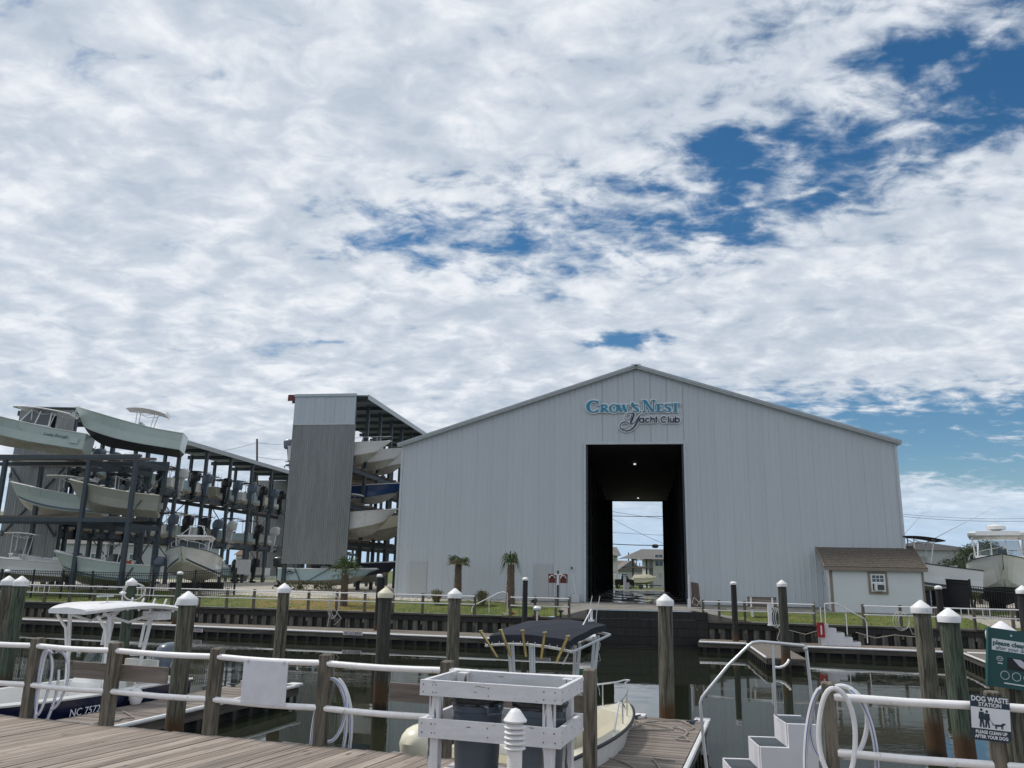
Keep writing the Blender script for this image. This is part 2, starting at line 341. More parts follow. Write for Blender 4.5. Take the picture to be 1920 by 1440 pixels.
M['palm'] = pm('palm_frond', (0.045, 0.085, 0.022), 0.6, col2=(0.075, 0.11, 0.03), scale=2, rand=.2)
M['palm_dry'] = pm('dry_palm_frond', (0.17, 0.14, 0.06), 0.8, col2=(0.09, 0.09, 0.03), scale=2, rand=.2)
M['bark'] = pm('palm_bark', (0.15, 0.11, 0.08), 0.95, col2=(0.10, 0.07, 0.05), scale=6, mix=.9, bump=.6)
M['conifer'] = pm('conifer_foliage', (0.02, 0.036, 0.012), 0.9, col2=(0.036, 0.05, 0.018), scale=1.2, rand=.1)
M['shrub'] = pm('shrub_leaves', (0.045, 0.06, 0.022), 0.8, col2=(0.11, 0.08, 0.035), scale=2)
M['house_wall'] = pm('pale_house_siding', (0.60, 0.60, 0.57), 0.7)
M['house_green'] = pm('sage_house_siding', (0.40, 0.45, 0.42), 0.7)
M['house_grey'] = pm('grey_house_siding', (0.42, 0.44, 0.46), 0.7)
M['house_roof'] = pm('grey_roof_shingle', (0.17, 0.165, 0.16), 0.9, col2=(0.12, 0.115, 0.11), scale=3)
M['roof_dark'] = pm('dark_roof_shingle', (0.06, 0.06, 0.062), 0.95)
M['house_brown'] = pm('brown_roof_shingle', (0.16, 0.10, 0.07), 0.9)
M['asphalt'] = pm('asphalt', (0.10, 0.10, 0.10), 0.9, col2=(0.075, 0.075, 0.075), scale=1)
M['car'] = pm('dark_car_paint', (0.02, 0.022, 0.025), 0.25, coat=.6)
M['fascia'] = pm('dark_weathered_fascia', (0.115, 0.10, 0.085), 0.9, col2=(0.045, 0.04, 0.035), scale=3, stretch=(.3, 3, 3), mix=.95, bump=.4, rand=.15)
M['steel_pole'] = pm('weathered_utility_pole', (0.12, 0.105, 0.09), 0.9)
M['wire'] = pm('black_wire', (0.02, 0.02, 0.022), 0.6)
M['orange'] = pm('orange_canvas', (0.5, 0.09, 0.02), 0.8)
M['screen'] = pm('black_fence_screen', (0.014, 0.014, 0.018), 0.9)
M['cover'] = pm('beige_boat_cover', (0.42, 0.38, 0.27), 0.9)
M['greenbuoy'] = pm('green_fender', (0.0, 0.12, 0.05), 0.45)
M['coil'] = pm('pale_wood_post', (0.17, 0.13, 0.11), 0.9, col2=(.07, .055, .05), scale=4, stretch=(3, 3, .3), mix=.9, bump=.5)
M['tread'] = pm('grey_nonskid_tread', (0.055, 0.068, 0.082), 0.85, bump=.2, bscale=60)
M['stepwhite'] = pm('white_moulded_step', (0.72, 0.71, 0.74), 0.5, col2=(0.64, 0.63, 0.65), scale=3, spots=((0.52, 0.51, 0.49), 6, .66, (1, 1, .5)))
em = bpy.data.materials.new('lamp_glow'); em.use_nodes = True
em.node_tree.nodes['Principled BSDF'].inputs['Emission Color'].default_value = (0.9, 0.95, 1, 1); em.node_tree.nodes['Principled BSDF'].inputs['Emission Strength'].default_value = 0.9
M['lamp'] = em

def piling_material(name, base, base2):
    m = pm(name, base, 0.9, col2=base2, scale=6, stretch=(4.0, 4.0, 0.35), mix=.95, bump=.9, rand=.12,
           spots=((0.035, 0.033, 0.027), 5, .575, (5, 5, .30)), lo=.36, hi=.62, detail=9)
    t = m.node_tree; b = t.nodes['Principled BSDF']; src = b.inputs['Base Color'].links[0].from_socket
    g = t.nodes.new('ShaderNodeNewGeometry'); sp = t.nodes.new('ShaderNodeSeparateXYZ'); t.links.new(g.outputs['Position'], sp.inputs[0])
    nz = t.nodes.new('ShaderNodeTexNoise'); nz.inputs['Scale'].default_value = 5; t.links.new(g.outputs['Position'], nz.inputs['Vector'])
    z = _math(t, 'ADD', sp.outputs[2], _math(t, 'MULTIPLY', nz.outputs['Fac'], 0.35))
    m1 = t.nodes.new('ShaderNodeMix'); m1.data_type = 'RGBA'; t.links.new(_maprange(t, z, 0.75, 1.15, 1, 0), m1.inputs[0]); t.links.new(src, m1.inputs[6]); m1.inputs[7].default_value = (0.075, 0.04, 0.018, 1)
    m2 = t.nodes.new('ShaderNodeMix'); m2.data_type = 'RGBA'; t.links.new(_maprange(t, z, 0.3, 0.5, 1, 0), m2.inputs[0]); t.links.new(m1.outputs[2], m2.inputs[6]); m2.inputs[7].default_value = (0.012, 0.011, 0.008, 1)
    t.links.new(m2.outputs[2], b.inputs['Base Color'])
    return m
M['piling'] = piling_material('weathered_piling', (0.165, 0.155, 0.118), (0.065, 0.06, 0.043))
M['piling_green'] = piling_material('green_tinged_piling', (0.105, 0.14, 0.10), (0.05, 0.06, 0.042))
M['piling_dark'] = piling_material('dark_piling', (0.028, 0.027, 0.028), (0.018, 0.018, 0.02))
M['piling_brown'] = piling_material('brown_black_piling', (0.07, 0.07, 0.055), (0.03, 0.03, 0.025))
# ------------------------------------------------------------------ setting: water, land, bulkhead, docks
def on_line(px, py, p, q):       # sight line against the vertical plane through p and q
    p = Vector(p).to_3d(); q = Vector(q).to_3d(); d = ray(px, py); nrm = (q - p).cross(Vector((0, 0, 1)))
    return CAMP + d * ((p - CAMP).dot(nrm) / d.dot(nrm))
CAPL = [(-80, 57.0), (-28, 47.3), (-0.3, 42.0), (4.2, 41.1), (9.5, 41.0), (21.5, 38.2), (45, 33.0), (80, 25.0)]
def cap_y(x):
    for (x0, y0), (x1, y1) in zip(CAPL, CAPL[1:]):
        if x0 <= x <= x1: return y0 + (y1 - y0) * (x - x0) / (x1 - x0)
    return CAPL[0][1] if x < -80 else CAPL[-1][1]
def cap_z(x):
    if x < 2.6 or x > 11.6: return 1.28
    if x < 4.0: return 1.28 + 0.42 * (x - 2.6) / 1.4
    if x > 9.4: return 1.70 - 0.42 * (x - 9.4) / 2.2
    return 1.70
def hang_y(x): return 49.07 - 0.16112 * (x + 6.70)
def gz(x, y):
    yc, yh = cap_y(x), hang_y(x) - 0.4
    t = min(1.0, max(0.0, (y - yc) / (yh - yc)))
    z = cap_z(x) + (1.85 - cap_z(x)) * t
    if y > yh + 40: z -= 0.30 * min(1.0, (y - yh - 40) / 35)
    return z
# water
wm = bpy.data.materials.new('harbour_water'); wm.use_nodes = True; t = wm.node_tree; b = t.nodes['Principled BSDF']
b.inputs['Base Color'].default_value = (0.016, 0.020, 0.012, 1); b.inputs['Roughness'].default_value = 0.02; b.inputs['IOR'].default_value = 1.46
tcn = t.nodes.new('ShaderNodeTexCoord')
def wn(scale, st, det):
    mp = t.nodes.new('ShaderNodeMapping'); mp.inputs['Scale'].default_value = st; mp.inputs['Rotation'].default_value = (0, 0, R(-12)); t.links.new(tcn.outputs['Object'], mp.inputs[0])
    n = t.nodes.new('ShaderNodeTexNoise'); n.inputs['Scale'].default_value = scale; n.inputs['Detail'].default_value = det; t.links.new(mp.outputs[0], n.inputs['Vector']); return n.outputs['Fac']
w_small, w_big, w_zone = wn(2.6, (0.45, 1.2, 1), 3), wn(0.5, (.5, 1, 1), 2), wn(0.09, (1, 2.4, 1), 2)
hsum = _math(t, 'ADD', _math(t, 'MULTIPLY', w_small, _maprange(t, w_zone, .48, .66, 0.05, 1.0)), _math(t, 'MULTIPLY', w_big, 1.2))
bp = t.nodes.new('ShaderNodeBump'); bp.inputs['Strength'].default_value = 0.28; bp.inputs['Distance'].default_value = 0.02
t.links.new(hsum, bp.inputs['Height']); t.links.new(bp.outputs[0], b.inputs['Normal'])
o = MB().add([(-3000, -400, 0), (3000, -400, 0), (3000, 60, 0), (-3000, 60, 0)], [(0, 1, 2, 3)]).build('water', wm); tag(o, kind='structure')
o = MB().add([(-3000, -400, -1.6), (3000, -400, -1.6), (3000, 60, -1.6), (-3000, 60, -1.6)], [(0, 1, 2, 3)]).build('harbour_bed', M['wood_dk']); tag(o, kind='structure')
# land: one sheet from the bulkhead to the horizon
gm = bpy.data.materials.new('lawn_ground'); gm.use_nodes = True; t = gm.node_tree; b = t.nodes['Principled BSDF']; b.inputs['Roughness'].default_value = .95
g = t.nodes.new('ShaderNodeNewGeometry')
def gn(scale, det=5):
    n = t.nodes.new('ShaderNodeTexNoise'); n.inputs['Scale'].default_value = scale; n.inputs['Detail'].default_value = det; t.links.new(g.outputs['Position'], n.inputs['Vector']); return n.outputs['Fac']
sx = t.nodes.new('ShaderNodeSeparateXYZ'); t.links.new(g.outputs['Position'], sx.inputs[0])
def mixc(f, a, c):
    m = t.nodes.new('ShaderNodeMix'); m.data_type = 'RGBA'; t.links.new(f, m.inputs[0])
    for i, x in ((6, a), (7, c)):
        if isinstance(x, tuple): m.inputs[i].default_value = (*x, 1)
        else: t.links.new(x, m.inputs[i])
    return m.outputs[2]
green = mixc(_maprange(t, gn(1.1), .38, .62), (0.082, 0.112, 0.018), (0.135, 0.145, 0.032))
green = mixc(_maprange(t, gn(7), .45, .65, 0, .5), green, (0.045, 0.08, 0.012))
tan = mixc(_maprange(t, gn(1.6), .4, .6), (0.22, 0.155, 0.05), (0.155, 0.14, 0.035))
dead = _math(t, 'MULTIPLY', _maprange(t, sx.outputs[0], -15.5, -12.5), _maprange(t, sx.outputs[0], -7.6, -5.6, 1, 0))
dead = _math(t, 'MULTIPLY', dead, _maprange(t, gn(.5, 3), .33, .5))
t.links.new(mixc(dead, green, tan), b.inputs['Base Color'])
xs = [-3000, -900, -300, -120, -80, -60, -50] + [-45 + i for i in range(91)] + [50, 60, 80, 120, 300, 900, 3000]
mb = MB(); rows = []
for x in xs:
    xc = max(-80, min(80, x)); yc = cap_y(xc); yh = hang_y(xc) - .4
    ys = [yc + .13 + (yh - yc - .13) * k / 6 for k in range(7)] + [yh + d for d in (10, 25, 40, 57, 75, 130, 400, 1200, 3000)]
    rows.append([(x, y, gz(xc, y)) for y in ys])
n = len(rows[0])
mb.add([p for r in rows for p in r], [(i * n + j, (i + 1) * n + j, (i + 1) * n + j + 1, i * n + j + 1) for i in range(len(xs) - 1) for j in range(n - 1)])
o = mb.build('lawn', gm); tag(o, kind='structure')
def sheet(name, m, quads_u, quads_n, lift, wob=0.0):          # a sheet lying on the land, given in yard axes
    mb = MB(); nu, nn = quads_u[2], quads_n[2]
    vs = []
    for i in range(nu + 1):
        for j in range(nn + 1):
            u = quads_u[0] + (quads_u[1] - quads_u[0]) * i / nu
            nlo = quads_n[0](u) if callable(quads_n[0]) else quads_n[0]
            nhi = quads_n[1](u) if callable(quads_n[1]) else quads_n[1]
            nv = nlo + (nhi - nlo) * j / nn
            if wob and j == 0: nv += random.uniform(-wob, wob)
            p = site(u, nv); vs.append((p.x, p.y, gz(p.x, p.y) + lift))
    mb.add(vs, [(i * (nn + 1) + j, (i + 1) * (nn + 1) + j, (i + 1) * (nn + 1) + j + 1, i * (nn + 1) + j + 1) for i in range(nu) for j in range(nn)])
    return tag(mb.build(name, m), kind='structure')
def n_of_cap(u):
    p = site(u, 0)
    for _ in range(6):
        q = site(u, (cap_y(p.x) - A0.y - AX.y * u) / AN.y); p = q
    return (cap_y(p.x) - A0.y - AX.y * u) / AN.y
sheet('gravel_bed', M['gravel'], (-13.0, 8.2, 60), (lambda u: -1.25 - .35 * math.sin(u * .9), -0.02, 4), 0.014, .10)
sheet('gravel_yard', M['gravel'], (-46, -0.6, 40), (0.35, 60, 12), 0.010)
sheet('apron', M['concrete'], (10.2, 18.4, 20), (lambda u: n_of_cap(u) + .16, -0.01, 8), 0.020)
sheet('walkway', M['concrete'], (7.6, 30, 40), (-1.9, -0.03, 3), 0.009)
sheet('gravel_yard_right', M['gravel'], (30.5, 75, 20), (-5.5, 34, 10), 0.012)
sheet('rear_road', M['asphalt'], (-60, 90, 40), (44, 52, 4), 0.010)
sheet('rear_apron', M['concrete'], (6, 24, 10), (37.7, 44, 4), 0.012)

# bulkhead: alternating sheet planks, a waler, a cap board
def pt_cap(x, off=0.0, z=0.0): return Vector((x, cap_y(x) + off, z))
plank_me = MB().bx(-.13, .13, -.05, .02, -1.4, 1.13).mesh('plank', M['wood_pale'])
plank_dk = MB().bx(-.13, .13, .03, .08, -1.4, 1.13).mesh('plank', M['wood_dk'])
def bulkhead(x0, x1, label):
    a, c = pt_cap(x0), pt_cap(x1)
    rt = thing('bulkhead', label, 'bulkhead', a, math.atan2(c.y - a.y, c.x - a.x)); L = (c - a).length
    k = 0; x = .13
    while x < L - .1:
        inst('plank', plank_me if k % 2 == 0 else plank_dk, rt, (x, random.uniform(-.012, .012), random.uniform(-.02, .02))); x += .262; k += 1
    MB().bx(-.05, L + .05, .10, .35, -1.4, 1.20).build('backing_wall', M['wood_dk'], rt)
    x = 0
    while x < L - .05:
        w = min(3.6, L - x)
        MB().bx(x + .004, x + w - .004, -.16, .22, 1.20, 1.285).build('cap_board', M['fascia'], rt)
        MB().bx(x + .006, x + w - .006, -.105, -.055, .93, 1.17).build('waler', M['wood_dk'], rt)
        x += w
    return rt
bulkhead(-46, -28.02, 'far left stretch of dark plank bulkhead running out of the picture')
bulkhead(-28, -.32, 'long plank bulkhead below the lawn left of the boat well')
bulkhead(-.3, 3.9, 'short plank bulkhead behind the left dock steps')
bulkhead(9.9, 21.48, 'plank bulkhead below the lawn in front of the white shed')
bulkhead(21.5, 44, 'far right stretch of plank bulkhead past the shed')
# the boat well under the hangar door: big dark timbers
a, c = pt_cap(3.95), pt_cap(9.85)
w = thing('boat_well_wall', 'dark wet timber wall of the boat well below the hangar door', 'bulkhead', a, math.atan2(c.y - a.y, c.x - a.x)); L = (c - a).length
for k in range(8):
    z1 = 1.69 - .40 * k
    for x0, x1 in ((0, L * .52), (L * .52, L)):
        MB().bx(x0 + .006, x1 - .006, -.12 + random.uniform(-.02, .02), .14, z1 - .385, z1).build('timber', M['wood_dk'], w)

mb = MB()
for xa, xb in ((2.4, 4.05), (9.35, 11.9)):
    k = 12
    for i in range(k):
        x0, x1 = xa + (xb - xa) * i / k, xa + (xb - xa) * (i + 1) / k; ya, yb_ = cap_y(x0) + .10, cap_y(x1) + .10
        mb.add([(x0, ya, 1.0), (x1, yb_, 1.0), (x1, yb_, cap_z(x1) + .02), (x0, ya, cap_z(x0) + .02)], [(0, 1, 2, 3)])
        mb.add([(x0, ya, cap_z(x0) + .02), (x1, yb_, cap_z(x1) + .02), (x1 , yb_ + 1.2, gz(x1, yb_ + 1.2) + .024), (x0, ya + 1.2, gz(x0, ya + 1.2) + .024)], [(0, 1, 2, 3)])
tag(mb.build('apron_wing', M['concrete']), kind='structure')
# docks ------------------------------------------------------------
def dock(name, label, p, q, width, z=0.45, side=1, mat_edge='wood_x', planks='stuff', pw=.14, group=None, bump_end=False, along=False, skirt=True, tube=True, cat='dock'):
    """floating dock: p -> q is its water edge, width lies to the left (side=1) or right of it"""
    p, q = Vector(p).to_3d(), Vector(q).to_3d(); L = (q - p).length
    rt = thing(name, label, cat, (p.x, p.y, 0), math.atan2(q.y - p.y, q.x - p.x), group)
    s = side
    def yb(a, b_): return (min(a * s, b_ * s), max(a * s, b_ * s))
    mb = MB(); k = 0
    n = int(L / pw)
    me = {}
    for i in range(n):
        x = (i + .5) * L / n; dz = random.uniform(-.004, .004)
        y0, y1 = yb(.03 + random.uniform(0, .012), width - .03)
        if planks == 'stuff': mb.bx(x - pw / 2 + .004, x + pw / 2 - .004, y0, y1, z - .04 + dz, z + dz)
        else:
            if 'm' not in me:
                me['m'] = MB().bx(0, abs(width) - .06, -pw / 2 + .004, pw / 2 - .004, -.04, 0).mesh('plank', M['wood_x'])
            inst('plank', me['m'], rt, (x, .03 * s, z + dz), (0, 0, math.pi / 2 * s))
    if planks == 'stuff': tag(mb.build('planking', M['wood_y'], rt), kind='stuff')
    for yy in (0, width):
        y0, y1 = yb(yy - .03, yy + .03)
        MB().bx(0, L, y0, y1, z - .24, z - .015).build('fascia', M['fascia'], rt)
    for xx in (0, L):
        y0, y1 = yb(.032, width - .032)
        MB().bx(xx - .03, xx + .03, y0, y1, z - .24, z - .045).build('fascia', M['fascia'], rt)
    y0, y1 = yb(.12, width - .12)
    MB().bx(.15, L - .15, y0, y1, -.35, z - .06).build('float', M['blackrub'], rt)
    if tube:
        MB().tube([(.05, -.04 * s, z + .0), (L - .05, -.04 * s, z + .0)], .045, 8).build('bumper', M['white'], rt, smooth=True)
    if skirt:
        x = .3
        while x < L:
            y0, y1 = yb(-.028, .0)
            MB().bx(x - .07, x + .07, y0 - .012, y1 - .0305 if s > 0 else y1 + .012, -.1, z - .245).build('skirt_slat', M['wood_dk'], rt); x += .62
    return rt
M['wood_y'] = pm('weathered_planking', (0.20, 0.175, 0.15), 0.85, col2=(0.13, 0.108, 0.092), scale=3.2, stretch=(7, 0.3, 3.6), mix=0.95, bump=0.5, lo=.33, hi=.7)
dl = dock('floating_dock', 'long floating dock along the bulkhead left of the boat well', (-46, 50.1), (3.35, 37.4), 3.1, planks='stuff')
dock('floating_dock', 'short floating dock right of the boat well, in front of the bench', (8.9, 38.95), (10.98, 38.35), 1.9)
dock('floating_dock', 'finger dock reaching toward the camera beside the strapped piling', (9.9, 31.9), (10.98, 38.2), 1.45, side=-1)
dock('floating_dock', 'floating dock below the right white steps and shed', (13.33, 37.35), (19.5, 35.85), 2.3)
dock('floating_dock', 'dock section joining the finger dock to the right docks', (11.0, 38.3), (13.3, 37.4), 2.0, tube=False)
dock('floating_dock', 'finger dock behind the green sign at the right edge', (18.2, 31.8), (19.5, 35.8), 1.6, side=-1)
dock('floating_dock', 'floating dock running out of the picture at far right', (19.6, 35.8), (34, 32.4), 2.3)
def nodock(px, py, label):
    p = on_line(px, py, (-46, 50.1), (3.35, 37.4))
    rz = math.atan2(37.4 - 50.1, 3.35 + 46)
    rt = thing('warning_sign', label, 'sign', p + Vector((-.02, -.10, 0)), rz)
    MB().bx(-.50, .50, -.008, .008, -.085, .085).build('panel', M['white_print'], rt)
    MB().bx(-.49, .49, -.010, -.0085, .065, .078).bx(-.49, .49, -.010, -.0085, -.078, -.065).build('border', M['darkred'], rt)
    text('NO DOCKING', .135, M['darkred'], rt, (0, -.011, -.003), (R(90), 0, 0), bold=.004)
nodock(366, 1181.5, 'red and white no docking sign behind the thick left piling')
nodock(663, 1187.5, 'red and white no docking sign on the dock edge below the coiled hose')
nodock(1013, 1205, 'red and white no docking sign seen under the navy canopy')

# near boardwalk ------------------------------------------------------
DECKZ = 1.5
RA, RN = Vector((0.9508, -0.3099, 0)), Vector((0.3099, 0.9508, 0))     # along the near rail, out over the water
RO = Vector((0, 8.80, 0))
RRZ = math.atan2(RA.y, RA.x)
def rail(u, n=0.0, z=0.0): return RO + RA * u + RN * n + Vector((0, 0, z))
def on_rail(px, py, n=0.0): 
    p = on_line(px, py, rail(0, n), rail(1, n)); return (p - RO).dot(RA), p.z
deck = thing('boardwalk', 'weathered grey boardwalk in the foreground', 'boardwalk', rail(0), RRZ)
M['wood_near'] = pm('near_weathered_plank', (0.345, 0.29, 0.245), 0.85, col2=(0.155, 0.122, 0.10), scale=3.0, stretch=(7, 0.32, 4), mix=0.95, bump=0.55, rand=0.26,
                    spots=((0.06, 0.045, 0.038), 2.6, 0.655, (4.6, .9, 1)), lo=.32, hi=.72, detail=8)
bme = MB().bx(-.0690, .0690, -9.0, 0, -.038, 0).mesh('plank', M['wood_near'])
sk = R(-6)
u = -8.6
while u < 6.2:
    inst('plank', bme, deck, (u, .07 + random.uniform(-.03, .035), DECKZ + random.uniform(-.004, .004)), (random.uniform(-.0006, .0006), 0, sk + random.uniform(-.002, .002))); u += .1505
MB().bx(-9.5, 6.5, -.06, -.01, DECKZ - .29, DECKZ - .042).build('fascia', M['wood_x'], deck)
for v in (-2.0, -4.5):
    MB().bx(-9.5, 6.5, v, v + .1, DECKZ - .29, DECKZ - .042).build('joist', M['wood_dk'], deck)
for uu in (-8, -5, -2, 1, 4):
    MB().bx(uu - .1, uu + .1, -.4, -.2, -1.5, DECKZ - .29).build('support_post', M['wood_dk'], deck)
# finger docks off the boardwalk
FD = Vector((.3075, .9515, 0)); FR = Vector((.9515, -.3075, 0))
lf0 = Vector((-7.28, 16.07, 0)) - FD * 6.6; lf1 = Vector((-5.40, 22.05, 0))
f1 = dock('finger_dock', 'left finger dock between the navy hulled boat and the blank sign', lf0, lf1, 1.55, side=1, planks='each')
mf1 = Vector((4.21, 17.95, 0)); mf0 = mf1 - FD * 10.2
f2 = dock('finger_dock', 'middle finger dock with tangled rope beside the cream boat', mf0, mf1, 1.5, side=1, planks='each')
for f, L in ((f1, (lf1 - lf0).length), (f2, (mf1 - mf0).length)):
    MB().bx(L - .25, L + .09, -.09, .22, .455, .50).bx(L - .25, L + .09, 1.25, 1.58, .455, .50).build('corner_bumper', M['white'], f)

dock('step_dock', 'floating dock under the near white steps', rail(1.45, .15), rail(4.9, .15), 3.7, side=1, tube=False, skirt=False)
# ------------------------------------------------------------------ the hangar
HW, HE, HR, HD = 28.72, 9.10, 13.72, 37.2
DU0, DU1, DH = 11.32, 17.02, 9.08
hg = thing('hangar', 'large pale metal boat storage hangar with a tall open doorway', 'hangar', site(0, 0, 1.85), ANG)
def roof_h(u): return HE + (HR - HE) * (1 - abs(u - HW / 2) / (HW / 2))
RIB = [(0, 0), (.04, -.022), (.075, -.022), (.115, 0)]
def rib_profile(w, pitch, depth):
    pts = []; x = 0
    while x < w - 1e-6:
        pts += [(x, 0), (x + .03, -depth), (x + .065, -depth), (x + .095, 0)]
        x += pitch
    pts.append((w - .004, 0)); return pts
def ribbed_panel(w, pitch, depth, z0f, z1f, mat, parent, x0, y0=0.0, name='wall_panel'):
    pr = rib_profile(w, pitch, depth); mb = MB()
    vs = [(x, y, z0f(x0 + x)) for x, y in pr] + [(x, y, z1f(x0 + x)) for x, y in pr]; n = len(pr)
    bk = [(0, .03, z0f(x0)), (w - .004, .03, z0f(x0 + w)), (w - .004, .03, z1f(x0 + w)), (0, .03, z1f(x0))]
    mb.add(vs, [(i, i + 1, i + 1 + n, i + n) for i in range(n - 1)]); mb.add(bk, [(1, 0, 3, 2)])
    return mb.build(name, mat, parent, loc=(x0, y0, 0))
edges = [0.0]
def span(a, b_, n): return [a + (b_ - a) * i / n for i in range(1, n + 1)]
edges += span(0, DU0, 12) + span(DU0, DU1, 6) + span(DU1, HW, 13)
PD = [(0.88, 1.90), (8.36, 9.36)]
for a, c in zip(edges, edges[1:]):
    indoor = a >= DU0 - .01 and c <= DU1 + .01
    z0 = DH if indoor else 0.03
    ribbed_panel(c - a, .315, .022, lambda u, z0=z0: z0, lambda u: roof_h(u) - .03, M['siding'], hg, a)
# framing, trims
for u0, u1, z0, z1 in ((DU0 - .12, DU0, 0, DH + .12), (DU1, DU1 + .12, 0, DH + .12)):
    MB().bx(u0, u1, -.07, -.028, z0, z1).build('door_jamb', M['trim'], hg)
MB().bx(DU0, DU1, -.07, -.028, DH, DH + .12).build('door_head', M['trim'], hg)
MB().bx(DU0 - .02, DU0 + .10, .035, .5, 0, DH).bx(DU1 - .10, DU1 + .02, .035, .5, 0, DH).build('door_frame', M['dark_steel'], hg)
for u0, s in ((-.03, 1), (HW - .10, 1)):
    MB().bx(u0, u0 + .13, -.06, .10, 0, HE - .05).build('corner_trim', M['trim'], hg)
ang = math.atan2(HR - HE, HW / 2)
for s in (-1, 1):
    e0 = (HW / 2 + s * (HW / 2 + .25), -.12, HE - .02 - .25 * math.tan(ang) + .06); e1 = (HW / 2 + s * .002, -.12, HR + .06)
    MB().bar(e0, e1, .30, .20).build('rake_trim', M['trim'], hg)
    MB().bar((e0[0], -.29, e0[2] + .05), (e1[0], -.29, e1[2] + .05), .04, .14).build('rake_edge', M['roof_tin'], hg)
    mb = MB(); ee = (HW / 2 + s * (HW / 2 + .3))
    zz = HE - .3 * math.tan(ang) + .02
    vs = [(ee, 0.02, zz), (HW / 2, 0.02, HR + .02), (HW / 2, HD, HR + .02), (ee, HD, zz)]
    mb.add(vs + [(x, y, z + .06) for x, y, z in vs], [(0, 1, 2, 3), (7, 6, 5, 4), (0, 4, 5, 1), (1, 5, 6, 2), (2, 6, 7, 3), (3, 7, 4, 0)])
    mb.build('roof', M['roof_tin'], hg)
MB().bx(HW / 2 - .28, HW / 2 + .28, -.34, -.10, HR + .02, HR + .17).build('ridge_cap', M['trim'], hg)
MB().bx(HW / 2 - .10, HW / 2 + .10, -.36, -.342, HR + .05, HR + .13).build('ridge_vent', M['dark_steel'], hg)
# side and back walls
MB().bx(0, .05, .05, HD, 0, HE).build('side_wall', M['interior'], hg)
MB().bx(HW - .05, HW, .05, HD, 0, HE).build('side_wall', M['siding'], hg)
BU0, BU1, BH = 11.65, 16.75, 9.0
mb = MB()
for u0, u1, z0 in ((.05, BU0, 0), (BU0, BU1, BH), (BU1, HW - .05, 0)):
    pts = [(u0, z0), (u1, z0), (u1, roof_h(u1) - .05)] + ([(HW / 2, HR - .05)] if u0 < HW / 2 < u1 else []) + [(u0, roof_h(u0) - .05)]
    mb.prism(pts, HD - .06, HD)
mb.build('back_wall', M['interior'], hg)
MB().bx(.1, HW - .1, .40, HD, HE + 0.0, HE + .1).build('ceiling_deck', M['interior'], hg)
fm = pm('wet_concrete_floor', (0.11, 0.10, 0.09), 0.55, col2=(0.055, 0.05, 0.046), scale=.7, stretch=(1, .35, 1), mix=.9)
t = fm.node_tree; b = t.nodes['Principled BSDF']
nz = t.nodes.new('ShaderNodeTexNoise'); nz.inputs['Scale'].default_value = .55; nz.inputs['Detail'].default_value = 4; tcx = t.nodes.new('ShaderNodeTexCoord'); mpx = t.nodes.new('ShaderNodeMapping'); mpx.inputs['Scale'].default_value = (1, .55, 1)
t.links.new(tcx.outputs['Object'], mpx.inputs[0]); t.links.new(mpx.outputs[0], nz.inputs['Vector']); t.links.new(_maprange(t, nz.outputs['Fac'], .42, .56, .75, .03), b.inputs['Roughness'])
MB().bx(.06, HW - .06, .04, HD + .3, -.1, .024).build('floor', fm, hg)
# dark boat racks inside, either side of the aisle
for s, u0, u1 in ((0, 6.0, DU0 - .15), (1, DU1 + .1, 23)):
    mb = MB()
    for k in range(8):
        y = 3 + k * 4.4
        for uu in (u0, u1): mb.bx(uu - .08, uu + .08, y - .08, y + .08, .03, 8.8)
        for z in (2.6, 5.5): mb.bx(u0, u1, y - .06, y + .06, z, z + .2)
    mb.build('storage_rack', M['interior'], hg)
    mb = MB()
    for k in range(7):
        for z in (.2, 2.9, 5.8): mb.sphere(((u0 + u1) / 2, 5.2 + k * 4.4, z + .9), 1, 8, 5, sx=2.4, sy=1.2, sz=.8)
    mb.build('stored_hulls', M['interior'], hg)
for uu, y, z in ((14.15, 8, 9.02), (14.3, 33.5, 9.05)):
    MB().bx(uu - .08, uu + .08, y - .08, y + .08, z - .08, z).build('ceiling_lamp', M['lamp'], hg)
# personnel doors
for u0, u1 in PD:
    MB().bx(u0, u1, -.062, -.03, .02, 2.10).build('service_door', M['door'], hg)
    dd = hg.children[-1]
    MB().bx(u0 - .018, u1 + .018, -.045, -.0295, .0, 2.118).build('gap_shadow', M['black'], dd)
    fr = MB().bx(u0 - .085, u0 - .019, -.075, -.031, .02, 2.17).bx(u1 + .019, u1 + .085, -.075, -.031, .02, 2.17).bx(u0 - .019, u1 + .019, -.075, -.031, 2.119, 2.17).build('frame', M['trim'], dd)
    MB().cyl((u1 - .1, -.065, 1.0), (u1 - .1, -.12, 1.0), .025).sphere((u1 - .1, -.13, 1.0), .04).build('handle', M['dark_steel'], dd)
    for z in (.25, 1.05, 1.85): MB().bx(u0 + .005, u0 + .03, -.07, -.0625, z - .06, z + .06).build('hinge', M['dark_steel'], dd)
# conduit and box by the door
cb = thing('utility_box', 'small white utility box with a leaning pole beside the hangar doorway', 'box', site(10.75, -.30, 1.86), ANG)
MB().bx(-.22, .22, -.18, .18, 0, .42).build('cabinet', M['trim'], cb); MB().bar((.02, 0, .42), (-.18, .05, 1.5), .03, .03).build('pole', M['white'], cb); MB().bx(-.28, -.2, .12, .2, 1.8, 1.95).build('switch', M['black'], cb)

